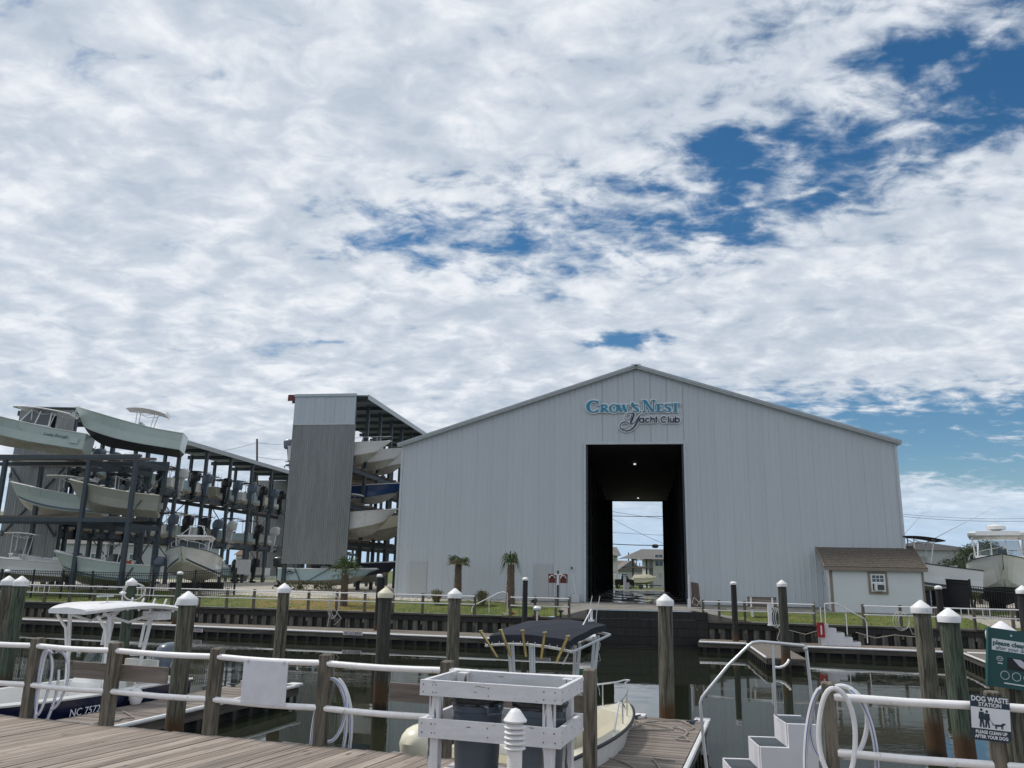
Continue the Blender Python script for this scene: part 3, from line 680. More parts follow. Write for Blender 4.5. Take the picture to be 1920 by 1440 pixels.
# ------------------------------------------------------------------ the sign on the hangar front
sg = thing('club_sign', 'teal and navy yacht club lettering above the hangar doorway', 'sign', site(0, -.03, 1.85), ANG)
def stroke(pts, ws):
    """polygon of a stroke with varying width"""
    pts = [Vector((p[0], p[1])) for p in pts]; l, r = [], []
    for i, p in enumerate(pts):
        d = (pts[min(i + 1, len(pts) - 1)] - pts[max(i - 1, 0)]).normalized(); n = Vector((-d.y, d.x)) * (ws[i] / 2)
        l.append(p + n); r.append(p - n)
    return [tuple(p) for p in l + r[::-1]]
def smooth_pts(pts, n=6):
    out = []
    P = [Vector(p) for p in pts]
    for i in range(len(P) - 1):
        p0, p1, p2, p3 = P[max(i - 1, 0)], P[i], P[i + 1], P[min(i + 2, len(P) - 1)]
        for k in range(n):
            t = k / n; out.append(.5 * ((2 * p1) + (p2 - p0) * t + (2 * p0 - 5 * p1 + 4 * p2 - p3) * t * t + (3 * p1 - p0 - 3 * p2 + p3) * t ** 3))
    out.append(P[-1]); return out
def cstroke(pts, ws, n=6):
    P = smooth_pts([(*p, 0) for p in pts], n); W = []
    for i in range(len(pts) - 1): W += [ws[i] + (ws[i + 1] - ws[i]) * k / n for k in range(n)]
    W.append(ws[-1]); return stroke(P, W)
def rect(x0, x1, z0, z1): return [(x0, z0), (x1, z0), (x1, z1), (x0, z1)]
def strip_mesh(polys, depth0=.05, base=0.0, inflate=0.0):
    """each polygon may be a stroke (two rails of equal length) -> quads, given as flat polygon; extruded toward -y"""
    mb = MB()
    for i, pl in enumerate(polys):
        n = len(pl); d = depth0 + .0022 * i
        P = [Vector(p) for p in pl]
        area = sum(P[k].x * P[(k + 1) % n].y - P[(k + 1) % n].x * P[k].y for k in range(n))
        if inflate:
            sgn = 1 if area > 0 else -1; Q = []
            for k in range(n):
                e1 = (P[k] - P[k - 1]); e2 = (P[(k + 1) % n] - P[k])
                e1 = e1.normalized() if e1.length > 1e-6 else e2.normalized(); e2 = e2.normalized() if e2.length > 1e-6 else e1
                nn = Vector((e1.y + e2.y, -(e1.x + e2.x)))
                nn = nn.normalized() if nn.length > 1e-4 else Vector((e1.y, -e1.x))
                Q.append(P[k] + nn * inflate * sgn)
            P = Q
        vs = [(p.x, base, p.y) for p in P] + [(p.x, base - d, p.y) for p in P]
        h = n // 2; fs = []
        if n > 6:
            for k in range(h - 1):
                fs.append((n + k, n + k + 1, n + n - 2 - k, n + n - 1 - k))
        else: fs.append(tuple(range(n, 2 * n)))
        fs += [(k, (k + 1) % n, (k + 1) % n + n, k + n) for k in range(n)]
        mb.add(vs, fs)
    return mb
def arc(cx, cz, rx, rz, a0, a1, n=14): return [(cx + rx * math.cos(R(a0 + (a1 - a0) * i / n)), cz + rz * math.sin(R(a0 + (a1 - a0) * i / n))) for i in range(n + 1)]
def fat_arc(cx, cz, rx, rz, a0, a1, thick, thin, n=20):
    """stroke round an ellipse, thick at the sides, thin at top and bottom"""
    pts = arc(cx, cz, rx, rz, a0, a1, n)
    ws = [thin + (thick - thin) * abs(math.cos(R(a0 + (a1 - a0) * i / n))) ** 1.6 for i in range(n + 1)]
    return stroke(pts, ws)
def L_C(h): return [fat_arc(.52 * h, .5 * h, .40 * h, .455 * h, 42, 318, .25 * h, .07 * h), [(.80 * h, .66 * h), (.87 * h, .66 * h), (.87 * h, .99 * h), (.81 * h, .93 * h)], [(.81 * h, .16 * h), (.88 * h, .22 * h), (.88 * h, .34 * h), (.82 * h, .24 * h)]], .95 * h
def serif(x0, x1, z, h): return rect(x0, x1, z, z + .06 * h)
def L_R(h): return [rect(.12 * h, .34 * h, 0, h), serif(0, .46 * h, 0, h), rect(0, .34 * h, .94 * h, h), cstroke([(.34 * h, .96 * h), (.62 * h, .92 * h), (.72 * h, .74 * h), (.60 * h, .54 * h), (.34 * h, .49 * h)], [.07 * h, .12 * h, .21 * h, .12 * h, .06 * h]), stroke([(.42 * h, .50 * h), (.80 * h, .03 * h)], [.22 * h, .22 * h]), serif(.70 * h, 1.0 * h, 0, h)], .98 * h
def L_O(h): return [fat_arc(.5 * h, .5 * h, .41 * h, .46 * h, 90, 270, .25 * h, .07 * h), fat_arc(.5 * h, .5 * h, .41 * h, .46 * h, -90, 90, .25 * h, .07 * h)], 1.02 * h
def L_W(h): return [stroke([(.16 * h, h), (.42 * h, .02 * h)], [.23 * h, .20 * h]), stroke([(.44 * h, .02 * h), (.66 * h, .97 * h)], [.06 * h, .06 * h]), stroke([(.62 * h, h), (.88 * h, .02 * h)], [.23 * h, .20 * h]), stroke([(.90 * h, .02 * h), (1.12 * h, .97 * h)], [.06 * h, .06 * h]), serif(0, .36 * h, .94 * h, h), serif(.98 * h, 1.26 * h, .94 * h, h), serif(.48 * h, .80 * h, .94 * h, h)], 1.22 * h
def L_S(h): return [cstroke([(.64 * h, .76 * h), (.56 * h, .93 * h), (.34 * h, .96 * h), (.16 * h, .84 * h), (.18 * h, .66 * h), (.42 * h, .50 * h), (.64 * h, .36 * h), (.66 * h, .16 * h), (.46 * h, .04 * h), (.24 * h, .06 * h), (.10 * h, .26 * h)], [.05 * h, .07 * h, .08 * h, .16 * h, .19 * h, .22 * h, .20 * h, .17 * h, .08 * h, .07 * h, .05 * h]), rect(.62 * h, .68 * h, .70 * h, .98 * h), rect(.06 * h, .12 * h, .02 * h, .30 * h)], .82 * h
def L_N(h): return [rect(.17 * h, .24 * h, 0, h), [(.10 * h, h), (.34 * h, h), (.98 * h, 0), (.78 * h, 0)], rect(.88 * h, .95 * h, 0, h), serif(.04 * h, .38 * h, 0, h), serif(0, .2 * h, .94 * h, h), serif(.74 * h, 1.08 * h, .94 * h, h)], 1.08 * h
def L_E(h): return [rect(.12 * h, .35 * h, 0, h), rect(0, .70 * h, 0, .065 * h), rect(0, .68 * h, .935 * h, h), rect(.35 * h, .54 * h, .47 * h, .53 * h), [(.62 * h, .05 * h), (.72 * h, .05 * h), (.76 * h, .30 * h)], [(.61 * h, .95 * h), (.68 * h, .95 * h), (.70 * h, .72 * h)], rect(.50 * h, .54 * h, .38 * h, .62 * h)], .80 * h
def L_T(h): return [rect(.32 * h, .55 * h, 0, h), rect(.02 * h, .86 * h, .935 * h, h), serif(.22 * h, .66 * h, 0, h), [(.02 * h, h), (.07 * h, h), (.03 * h, .70 * h)], [(.81 * h, h), (.86 * h, h), (.85 * h, .70 * h)]], .88 * h
def L_q(h): return [[(.05 * h, 1.0 * h), (.22 * h, 1.04 * h), (.10 * h, .74 * h), (.02 * h, .74 * h)]], .20 * h
def put_letter(polys, x, z, m, infl=.07, d=.06):
    pl = [[(a + x, c + z) for a, c in p] for p in polys]
    l = strip_mesh(pl, d, -.078).build('letter', m, sg)
    strip_mesh(pl, .032, -.018, infl).build('backing', M['halo'], l)
def fx(cx, cy):                                          # lettering measured on the photograph, laid on the hangar front
    u_, z_ = on_n(1090 + cx / 9.6, 730 + cy / 9.6, -.05); return (u_, z_ - 1.85)
def boxed(f, x0, x1, y0, y1):
    pl, _ = f(1.0); xs_ = [p[0] for q in pl for p in q]; ys_ = [p[1] for q in pl for p in q]; a0, a1, c0, c1 = min(xs_), max(xs_), min(ys_), max(ys_)
    return [[fx(x0 + (p[0] - a0) / (a1 - a0) * (x1 - x0), y1 - (p[1] - c0) / (c1 - c0) * (y1 - y0)) for p in q] for q in pl]
for f, x0, x1, y0, y1 in ((L_C, 88, 312, 203, 420), (L_R, 332, 506, 275, 415), (L_O, 500, 674, 272, 418), (L_W, 638, 872, 275, 412), (L_q, 893, 942, 235, 305), (L_S, 926, 1038, 272, 414),
                          (L_N, 1088, 1336, 196, 407), (L_E, 1336, 1490, 264, 403), (L_S, 1496, 1616, 260, 405), (L_T, 1612, 1778, 256, 403)):
    put_letter(boxed(f, x0, x1, y0, y1), 0, 0, M['teal'], .085, .03)
# "Yacht Club": a flourished Y, then plain round letters
def cs(pts, ws): return [fx(*p) for p in cstroke(pts, [w * 1.15 for w in ws], 7)]
put_letter([cs([(905, 468), (880, 525), (830, 556), (785, 535), (800, 465), (870, 432), (935, 440), (945, 470), (915, 545), (890, 600), (912, 630), (965, 588), (1045, 480), (1122, 428)], [5, 7, 7, 6, 6, 8, 16, 24, 28, 26, 12, 7, 8, 5]),
            cs([(1055, 468), (1005, 585), (950, 680), (870, 738), (780, 745), (700, 695), (712, 622), (785, 586), (855, 618), (855, 672), (800, 702), (745, 695)], [6, 24, 26, 16, 12, 13, 13, 11, 9, 7, 6, 4])], 0, 0, M['navy'], .075, .03)
LW = 19.0
def px_ring(cx, cy, r, a0=0, a1=360, w=LW): return [fx(x, y) for x, y in stroke([(cx + r * math.cos(R(a0 + (a1 - a0) * i / 18)), cy - r * math.sin(R(a0 + (a1 - a0) * i / 18))) for i in range(19)], [w] * 19)]
def px_bar(x, y0, y1, w=LW): return [fx(x - w / 2, y1), fx(x + w / 2, y1), fx(x + w / 2, y0), fx(x - w / 2, y0)]
def px_hbar(x0, x1, y, w=LW): return [fx(x0, y + w / 2), fx(x1, y + w / 2), fx(x1, y - w / 2), fx(x0, y - w / 2)]
def px_arch(cx, cy, r, up=1): return [fx(x, y) for x, y in stroke([(cx + r * math.cos(R(180 - 180 * i / 12)), cy - up * r * math.sin(R(180 - 180 * i / 12))) for i in range(13)], [LW] * 13)]
for pl in ([px_ring(1085, 558, 36, 0, 180), px_ring(1085, 558, 36, 180, 360), px_bar(1126, 515, 600)], [px_ring(1192, 558, 36, 48, 312)], [px_bar(1252, 488, 600), px_arch(1285, 555, 30), px_bar(1315, 553, 600)],
           [px_bar(1350, 488, 600), px_hbar(1330, 1372, 522, 13)], [px_ring(1485, 545, 49, 45, 315)], [px_bar(1565, 488, 600)], [px_arch(1630, 562, 30, -1), px_bar(1600, 518, 564), px_bar(1660, 518, 600)], [px_bar(1692, 488, 600), px_ring(1728, 558, 36, 0, 180), px_ring(1728, 558, 36, 180, 360)]):
    put_letter(pl, 0, 0, M['navy'], .075, .03)
# ------------------------------------------------------------------ the white shed
sp = at(1562, 1154, z=1.55)
SN = (sp - A0).dot(AN); SU = (sp - A0).dot(AX)
su1, _ = on_n(1738, 1150, SN); SW = su1 - SU
sh = thing('shed', 'small white shed with brown shingled roof and one window', 'shed', site(SU, SN, 1.50), ANG)
SWH, SDp, SRH = 2.56, 3.8, 1.12
MB().bx(0, SW, 0, .08, 0, SWH).build('front_wall', M['shed_wall'], sh)
MB().bx(0, SW, SDp - .08, SDp, 0, SWH).build('back_wall', M['shed_wall'], sh)
gab = [(0.08, 0), (SDp - .08, 0), (SDp - .08, SWH), (SDp / 2, SWH + SRH - .05), (0.08, SWH)]
for x0 in (0.002, SW - .082):
    mb = MB(); vs = [(x0, y, z) for y, z in gab] + [(x0 + .08, y, z) for y, z in gab]; n = 5
    mb.add(vs, [tuple(range(n - 1, -1, -1)), tuple(range(n, 2 * n))] + [(i, (i + 1) % n, (i + 1) % n + n, i + n) for i in range(n)])
    mb.build('gable_wall', M['shed_wall'], sh)
mb = MB(); ra = math.atan2(SRH, SDp / 2)
nr = 13
for s in (0, 1):
    for k in range(nr):
        t0, t1 = k / nr, (k + 1.25) / nr
        def yz(t): 
            y = -.16 + (SDp / 2 + .16) * t; z = SWH - .12 * SRH / (SDp / 2) + (SRH + .12 * SRH / (SDp / 2)) * t + .06
            return (y if s == 0 else SDp - y, z)
        x = -.30
        while x < SW + .17:
            w = min(.30 + random.uniform(-.05, .05), SW + .18 - x)
            (ya, za), (yb_, zb) = yz(t0), yz(min(t1, 1)); l = .022 + random.uniform(0, .012)
            mb.add([(x + .004, ya, za + l), (x + w - .004, ya, za + l), (x + w - .004, yb_, zb + l * .3), (x + .004, yb_, zb + l * .3), (x + .004, ya, za), (x + w - .004, ya, za)], [(0, 1, 2, 3), (4, 5, 1, 0)]); x += w
tag(mb.build('shingles', M['shingle'], sh), kind='stuff')
for s in (0, 1):
    y0, y1 = (-.16, SDp / 2) if s == 0 else (SDp + .16, SDp / 2)
    mb = MB()
    z0 = SWH - .12 * SRH / (SDp / 2)
    vs = [(-.30, y0, z0), (SW + .18, y0, z0), (SW + .18, y1, SWH + SRH), (-.30, y1, SWH + SRH)]
    mb.add(vs + [(a_, b_, c_ + .055) for a_, b_, c_ in vs], [(0, 1, 2, 3), (7, 6, 5, 4), (0, 4, 5, 1), (1, 5, 6, 2), (2, 6, 7, 3), (3, 7, 4, 0)])
    mb.build('roof', M['shingle'], sh)
    for xx in (-.32, SW + .18):
        MB().bar((xx + .01, y0, z0 + .02), (xx + .01, y1, SWH + SRH + .02), .03, .15).build('barge_board', M['taupe'], sh)
MB().bx(-.30, SW + .18, -.20, -.165, SWH - .20, SWH - .03).build('eave_board', M['taupe'], sh)
for xx in (-.01, SW - .10): MB().bx(xx, xx + .11, -.022, -.002, 0, SWH - .08).build('corner_board', M['taupe'], sh)
MB().bx(-.022, -.002, .05, .16, 0, SWH - .08).build('corner_board', M['taupe'], sh)
dr = MB().bx(-.03, -.004, 1.35, 2.25, .05, 2.05).build('shed_door', M['shed_wall'], sh)
MB().bx(-.05, -.031, 2.12, 2.16, .95, 1.1).build('handle', M['black'], dr); [MB().bx(-.036, -.031, 1.36, 1.5, z_, z_ + .1).build('hinge', M['dark_steel'], dr) for z_ in (.4, 1.6)]
MB().bx(-.05, -.005, 1.5, 2.1, 2.2, 2.5).build('porch_light_box', M['trim'], sh)
wu0, _ = on_n(1628, 1092, SN); wu1, _ = on_n(1664, 1092, SN); wz0 = on_n(1646, 1114, SN)[1] - 1.5; wz1 = on_n(1646, 1072, SN)[1] - 1.5
wa, wb = wu0 - SU, wu1 - SU
wd = MB().bx(wa + .14, wb - .14, -.03, -.005, wz0 + .14, wz1 - .14).build('window', M['glass'], sh)
MB().bx(wa, wa + .12, -.05, -.006, wz0, wz1).bx(wb - .12, wb, -.05, -.006, wz0, wz1).bx(wa + .12, wb - .12, -.05, -.006, wz1 - .12, wz1).bx(wa + .12, wb - .12, -.05, -.006, wz0, wz0 + .12).build('window_trim', M['taupe'], wd)
mb = MB(); zm = (wz0 + wz1) / 2
mb.bx(wa + .12, wa + .19, -.06, -.031, wz0 + .12, wz1 - .12).bx(wb - .19, wb - .12, -.06, -.031, wz0 + .12, wz1 - .12).bx(wa + .19, wb - .19, -.06, -.031, wz1 - .19, wz1 - .12).bx(wa + .19, wb - .19, -.06, -.031, wz0 + .12, wz0 + .17).bx(wa + .19, wb - .19, -.06, -.031, zm - .04, zm + .05)
mb.build('sash', M['white'], wd)
mb = MB(); W_ = wb - wa - .38
for k in (1, 2): mb.bx(wa + .19 + W_ * k / 3 - .012, wa + .19 + W_ * k / 3 + .012, -.045, -.031, zm + .05, wz1 - .19)
mb.bx(wa + .19, wb - .19, -.046, -.032, (zm + wz1) / 2 - .08, (zm + wz1) / 2 - .055); mb.build('muntins', M['white'], wd)
ac = MB().bx(wa + .26, wb - .24, -.30, -.061, wz0 + .175, zm - .05).build('air_conditioner', M['white'], sh)
MB().bx(wa + .36, wb - .26, -.306, -.301, wz0 + .21, zm - .09).build('grille', M['dark_steel'], ac)

# ------------------------------------------------------------------ dry stack tower left of the hangar
def corrugated(name, u0, u1, z0, z1, parent, mat, step, y=0.0, panel=.9, depth=.03):
    n = max(1, round((u1 - u0) / panel)); w = (u1 - u0) / n
    for k in range(n): ribbed_panel(w, step, depth, lambda u: z0, lambda u: z1, mat, parent, u0 + k * w, y, name)
TN = 9.55
tu0 = on_n(550, 900, TN)[0] - .35; tu1 = on_n(664, 900, TN)[0] + .02
tu0 = -11.66; tu1 = -6.73
tw = thing('boat_rack_tower', 'tall grey dry stack tower with pale upper siding beside the hangar', 'boat rack', site(0, TN, 1.85), ANG)
TZ = 14.42; TS = 12.28; TB = 1.88
corrugated('upper_panel', tu0, tu1, TS, TZ, tw, M['siding_lt'], .45, panel=.82)
corrugated('lower_panel', tu0, tu1, TB, TS - .03, tw, M['siding_grey'], .16, depth=.045, y=-.01, panel=.82)
MB().bx(tu0 - .02, tu1 + .02, -.06, -.02, TS - .06, TS + .01).build('flashing', M['trim'], tw)
MB().bx(tu0 - .03, tu1 + .03, -.09, .05, TZ, TZ + .20).build('parapet_trim', M['siding_lt'], tw)
TL = 36.0
mb = MB(); vs = [(tu0 - .55, .05, TZ + .12), (tu1 + .95, .05, TZ - .02), (tu1 + .95, TL, TZ - .02), (tu0 - .55, TL, TZ + .12)]
mb.add(vs + [(x, y, z + .08) for x, y, z in vs], [(3, 2, 1, 0), (4, 5, 6, 7), (0, 1, 5, 4), (1, 2, 6, 5), (2, 3, 7, 6), (3, 0, 4, 7)])
mb.build('roof', M['roof_under'], tw)
for k in range(12):
    MB().bx(tu0 - .5, tu1 + .9, .6 + 3.1 * k, .75 + 3.1 * k, TZ - .35, TZ - .06).build('rafter', M['dark_steel'], tw)
MB().bx(tu1 + .93, tu1 + .99, .0, TL, TZ - .28, TZ + .1).build('eave_gutter', M['roof_tin'], tw)
MB().bx(tu0 - .58, tu0 - .02, -.02, .06, TZ - .30, TZ + .16).build('eave_bracket', M['darkred'], tw)
for k in range(12):
    y = .22 + 3.1 * k
    for u in (tu0 + .15, tu1 - .15): MB().bx(u - .12, u + .12, y - .12, y + .12, 0, TZ - .1).build('column', M['dark_steel'], tw)
for z in (3.55, 6.3, 9.0):
    for u in (tu0 + .15, tu1 - .15): MB().bx(u - .10, u + .10, .36, TL - .5, z - .30, z).build('shelf_beam', M['dark_steel'], tw)
    for k in range(11): 
        for dy in (.9, 2.2): MB().bx(tu0 - .25, tu1 + .25, .22 + 3.1 * k + dy - .11, .22 + 3.1 * k + dy + .11, z + .005, z + .20).build('bunk_board', M['wood_x'], tw)
for k in range(3):
    MB().bar((tu1 - .15, .36 + 3.1 * k * 2, 9.2), (tu1 - .15, .36 + 3.1 * (k * 2 + 1), 12.6), .06, .06).build('brace', M['dark_steel'], tw)
for s in (1, -1): MB().bar((tu0 + .8 + (s > 0) * 1.0, .24, 0), (tu0 + .8 + (s < 0) * 3.4, .24, TB), .05, .05).build('brace', M['dark_steel'], tw)
mb = MB().bx(tu0, tu1, TL - .4, TL - .3, 3, TZ - .1); mb.build('rear_wall', M['siding_grey'], tw)

# ------------------------------------------------------------------ roofed dry stack shed on the left, running away from the water
LU = -25.8; LN = 3.9
_, LZ = on_u(332, 822, LU)
na, z2 = on_u(297, 919, LU); nb_, z2b = on_u(530, 958, LU); nc, z1 = on_u(313, 1011, LU)
L2, L1 = (z2 + z2b) / 2, z1
ls = thing('roofed_boat_rack', 'long roofed dry stack shed on the left with rows of stored boats', 'boat rack', site(0, LN, 1.85), ANG)
LL = 62.0; ZB = 1.85
corrugated('end_panel', LU - 4.55, LU, .3, LZ - ZB - .1, ls, M['siding_grey'], .205, panel=.9)
for a_, b_ in (((LU - 4.4, 3.4), (LU - .2, 8.2)), ((LU - 4.4, 8.2), (LU - .2, 3.4))): MB().bar((a_[0], -.09, a_[1]), (b_[0], -.09, b_[1]), .09, .09).build('brace', M['dark_steel'], ls)
MB().bx(LU - 2.55, LU - 2.05, -.15, -.136, 5.5, 6.1).build('gusset_plate', M['dark_steel'], ls)
mb = MB(); vs = [(LU - 5.1, -.1, LZ - ZB + .15), (LU + .04, -.1, LZ - ZB), (LU + .04, LL, LZ - ZB), (LU - 5.1, LL, LZ - ZB + .15)]
mb.add(vs + [(x, y, z + .08) for x, y, z in vs], [(3, 2, 1, 0), (4, 5, 6, 7), (0, 1, 5, 4), (1, 2, 6, 5), (2, 3, 7, 6), (3, 0, 4, 7)])
mb.build('roof', M['roof_under'], ls)
MB().bx(LU + .02, LU + .09, -.1, LL, LZ - ZB - .30, LZ - ZB + .1).build('eave_gutter', M['roof_tin'], ls)
for k in range(14):
    y = .3 + 4.6 * k
    MB().bx(LU - .32, LU - .06, y - .14, y + .14, 0, LZ - ZB - .05).build('column', M['dark_steel'], ls)
    MB().bx(LU - 4.6, LU - 4.35, y - .14, y + .14, 0, LZ - ZB).build('column', M['dark_steel'], ls)
    MB().bx(LU - 4.9, LU + .0, y - .1, y + .1, LZ - ZB - .42, LZ - ZB - .06).build('rafter', M['dark_steel'], ls)
    if k < 13 and k % 2 == 0:
        for zz in (L1 - ZB, L2 - ZB):
            MB().bar((LU - 4.5, y, zz), (LU - 4.5, y + 4.6, zz - 3.0), .07, .07).build('brace', M['dark_steel'], ls); MB().bar((LU - 4.5, y + 4.6, zz), (LU - 4.5, y, zz - 3.0), .07, .07).build('brace', M['dark_steel'], ls)
for zz in (L1 - ZB, L2 - ZB):
    for u in (LU - .19, LU - 4.48): MB().bx(u - .12, u + .12, 0, LL, zz - .35, zz).build('shelf_beam', M['dark_steel'], ls)
    for k in range(26): MB().bx(LU - 4.8, LU + .1, 1.0 + 2.3 * k - .12, 1.0 + 2.3 * k + .12, zz + .005, zz + .18).build('bunk_board', M['wood_x'], ls)
ru_a, ru_b = on_n(474, 980, LN + 44)[0], on_n(548, 980, LN + 44)[0]
corrugated('rear_panel', ru_a, ru_b + 2, .6, LZ - ZB - .2, ls, M['siding_grey'], .25, y=44, panel=1.0)
# ------------------------------------------------------------------ open steel rack in front of it
ru0, zt = on_n(257, 853, -1.74); _, zm_ = on_n(257, 972, -1.74)
RT, RM = zt, zm_
rk = thing('open_boat_rack', 'open dark steel boat rack with three boats stacked bow to the left', 'boat rack', site(0, 0, 1.85), ANG)
for n_ in (-1.74, 1.5, 4.74):
    for u in (ru0, ru0 - 3.25, ru0 - 9.2):
        if n_ == 4.74 and u > ru0 - 1: continue
        MB().bx(u - .12, u + .12, n_ - .12, n_ + .12, 0, RT - 1.85 - .3).build('column', M['steel_blue'] if 'steel_blue' in M else M['dark_steel'], rk)
    for z in (RT, RM):
        MB().bx(ru0 - 14, ru0 + (.2 if n_ < 4 else -3.1), n_ - .10, n_ + .10, z - 1.85 - .24, z - 1.85).build('beam', M['dark_steel'], rk)
for u in (ru0 - .01, ru0 - 3.25):
    for z in (RT, RM): MB().bx(u - .12, u + .12, -1.6, 1.36 if u > ru0 - 1 else 4.6, z - 1.85 - .62, z - 1.85 - .31).build('cross_beam', M['dark_steel'], rk)
for a_, b_ in (((ru0, -1.74), (ru0, 1.5)),):
    MB().bar((a_[0], a_[1], .3), (b_[0], b_[1], RM - 2.4), .07, .07).build('brace', M['dark_steel'], rk); MB().bar((a_[0], a_[1], RM - 2.4), (b_[0], b_[1], .3), .07, .07).build('brace', M['dark_steel'], rk)
    MB().bar((a_[0], a_[1], RM - 1.6), (b_[0], b_[1], RT - 2.6), .07, .07).build('brace', M['dark_steel'], rk); MB().bar((a_[0], a_[1], RT - 2.6), (b_[0], b_[1], RM - 1.6), .07, .07).build('brace', M['dark_steel'], rk)
for z in (RT, RM):
    for n_ in (-.9, .7, 2.3, 3.9):
        MB().bx(ru0 - 12, ru0 - .3 if n_ < 1.5 else ru0 - 2.9, n_ - .15, n_ + .15, z - 1.85 + .004, z - 1.85 + .16).build('bunk_board', M['wood_x'], rk)
# ------------------------------------------------------------------ boats
def hull_rows(L, B, H, n=16, flare=.35, bowlift=.20, chr=.50):
    rows = []
    for i in range(n + 1):
        t = i / n; q = max(0.0, (t - .38) / .62)
        bs = max(.015, B / 2 * (.93 + .07 * min(1, t / .3)) * (1 - q ** 2.5))
        zs = H * (1 + bowlift * max(0.0, t - .2) ** 1.5 / .715)
        p = max(0.0, (t - .60) / .40); zk = H * .80 * p ** 2.3
        zc = max(zk + .006, H * .26 + H * chr * max(0.0, (t - .3) / .7) ** 1.9)
        bc = bs * (.94 - flare * q ** 1.3) if t < 1 else .008
        xk = L * (t - .10 * q ** 1.6); xs = L * t
        f = lambda z: xk + (xs - xk) * max(0, min(1, (z - zk) / max(.01, zs - zk)))
        zm = zc + (zs - zc) * .5; bm = bc + (bs - bc) * .38
        rows.append(dict(K=(xk, 0, zk), C=(f(zc), bc, zc), D=(f(zc + .03), bc * 1.02 + .012, zc + .03), Mm=(f(zm), bm, zm), S=(xs, bs, zs), t=t))
    return rows
def mir(p): return (p[0], -p[1], p[2])
def make_hull(rt, L, B, H, m_top, m_bot, m_deck, m_rail, n=16, flare=.35, bowlift=.2, well=.70, rail_r=.03, floor=.45, stripe=None, paint=.62, chr=.50):
    rows = hull_rows(L, B, H, n, flare, bowlift, chr); mt, mbm, md = MB(), MB(), MB()
    for a, c in zip(rows, rows[1:]):
        for s in (0, 1):
            g = (lambda p: p) if s == 0 else mir
            def quad(mb, p, q, r, w_):
                f = (0, 1, 2, 3) if s else (3, 2, 1, 0); mb.add([g(p), g(q), g(r), g(w_)], [f])
            def cut(r):
                k_, c_ = Vector(r['K']), Vector(r['C']); q_ = (paint * H - k_.z) / max(1e-4, c_.z - k_.z); return tuple(k_.lerp(c_, max(0.0, min(1.0, q_))))
            ca, cc = cut(a), cut(c)
            if ca != a['K'] or cc != c['K']: quad(mbm, a['K'], c['K'], cc, ca)
            if ca != a['C'] or cc != c['C']: quad(mt, ca, cc, c['C'], a['C'])
            quad(mt, a['C'], c['C'], c['D'], a['D']); quad(mt, a['D'], c['D'], c['Mm'], a['Mm']); quad(mt, a['Mm'], c['Mm'], c['S'], a['S'])
    r0 = rows[0]
    mt.add([r0['C'], r0['D'], r0['Mm'], r0['S'], mir(r0['S']), mir(r0['Mm']), mir(r0['D']), mir(r0['C'])], [tuple(range(8))])
    mbm.add([r0['K'], r0['C'], mir(r0['C'])], [(0, 1, 2)])
    hull = mt.build('hull', m_top, rt, smooth=True); bottom = mbm.build('hull_bottom', m_bot, rt, smooth=True)
    zf = H * floor
    for a, c in zip(rows, rows[1:]):
        for s in (1, -1):
            def inn(r, w=.17): return (r['S'][0] - (.1 if r['t'] > .95 else 0), max(.005, r['S'][1] - w) * s, r['S'][2] + .03)
            A, Cc = (r_ for r_ in (a, c))
            SA, SC = (A['S'][0], A['S'][1] * s, A['S'][2] + .012), (Cc['S'][0], Cc['S'][1] * s, Cc['S'][2] + .012)
            f = (0, 1, 2, 3) if s < 0 else (3, 2, 1, 0)
            md.add([SA, SC, inn(Cc), inn(A)], [f])
            if c['t'] <= well + 1e-6:
                IA, IC = inn(A), inn(Cc)
                FA, FC = (IA[0], min(abs(IA[1]) * .97, A['C'][1] * .96) * s, max(zf, A['C'][2] + .02)), (IC[0], min(abs(IC[1]) * .97, Cc['C'][1] * .96) * s, max(zf, Cc['C'][2] + .02))
                md.add([IA, IC, FC, FA], [f]); md.add([FA, FC, (FC[0], 0, FC[2]), (FA[0], 0, FA[2])], [f])
            else:
                IA, IC = inn(A), inn(Cc); up = .06
                md.add([IA, IC, (IC[0], 0, IC[2] + up * (IC[1] != 0)), (IA[0], 0, IA[2] + up)], [f])
    for r in rows:                                       # bulkhead closing the foredeck
        if r['t'] > well - .5 / n and r['t'] < well + .6 / n:
            y = max(.01, r['S'][1] - .17); z = r['S'][2] + .03; yb_ = min(y, r['C'][1] * .95); zb_ = max(zf, r['C'][2] + .03)
            md.add([(r['C'][0], -yb_, zb_), (r['C'][0], yb_, zb_), (r['S'][0], y, z), (r['S'][0], 0, z + .06), (r['S'][0], -y, z)], [(0, 1, 2, 3, 4)]); break
    y = r0['S'][1] - .17; z = r0['S'][2] + .03
    md.add([(.0, -y, z), (.22, -y, z), (.22, y, z), (0, y, z), (.22, -y, zf), (.22, y, zf)], [(0, 1, 2, 3), (1, 4, 5, 2)])
    deck = md.build('deck', m_deck, rt)
    if rail_r:
        pts = [(r['S'][0], r['S'][1] + .008, r['S'][2]) for r in rows]; pts += [mir(p) for p in pts[-2::-1]]
        MB().tube(pts, rail_r, 5).build('rub_rail', m_rail, hull, smooth=True)
    if stripe:
        for s in (1, -1):
            mb = MB()
            for a, c in zip(rows[:-1], rows[1:-1]):
                def pp(r, k): 
                    D_, M_ = Vector(r['D']), Vector(r['Mm']); p = D_.lerp(M_, k); return (p.x, (p.y + .006) * s, p.z)
                f = (0, 1, 2, 3) if s < 0 else (3, 2, 1, 0); mb.add([pp(a, .05), pp(c, .05), pp(c, .30), pp(a, .30)], [f])
            mb.build('stripe', stripe, hull)
    return dict(rows=rows, hull=hull, deck=deck, zf=zf, L=L, B=B, H=H)
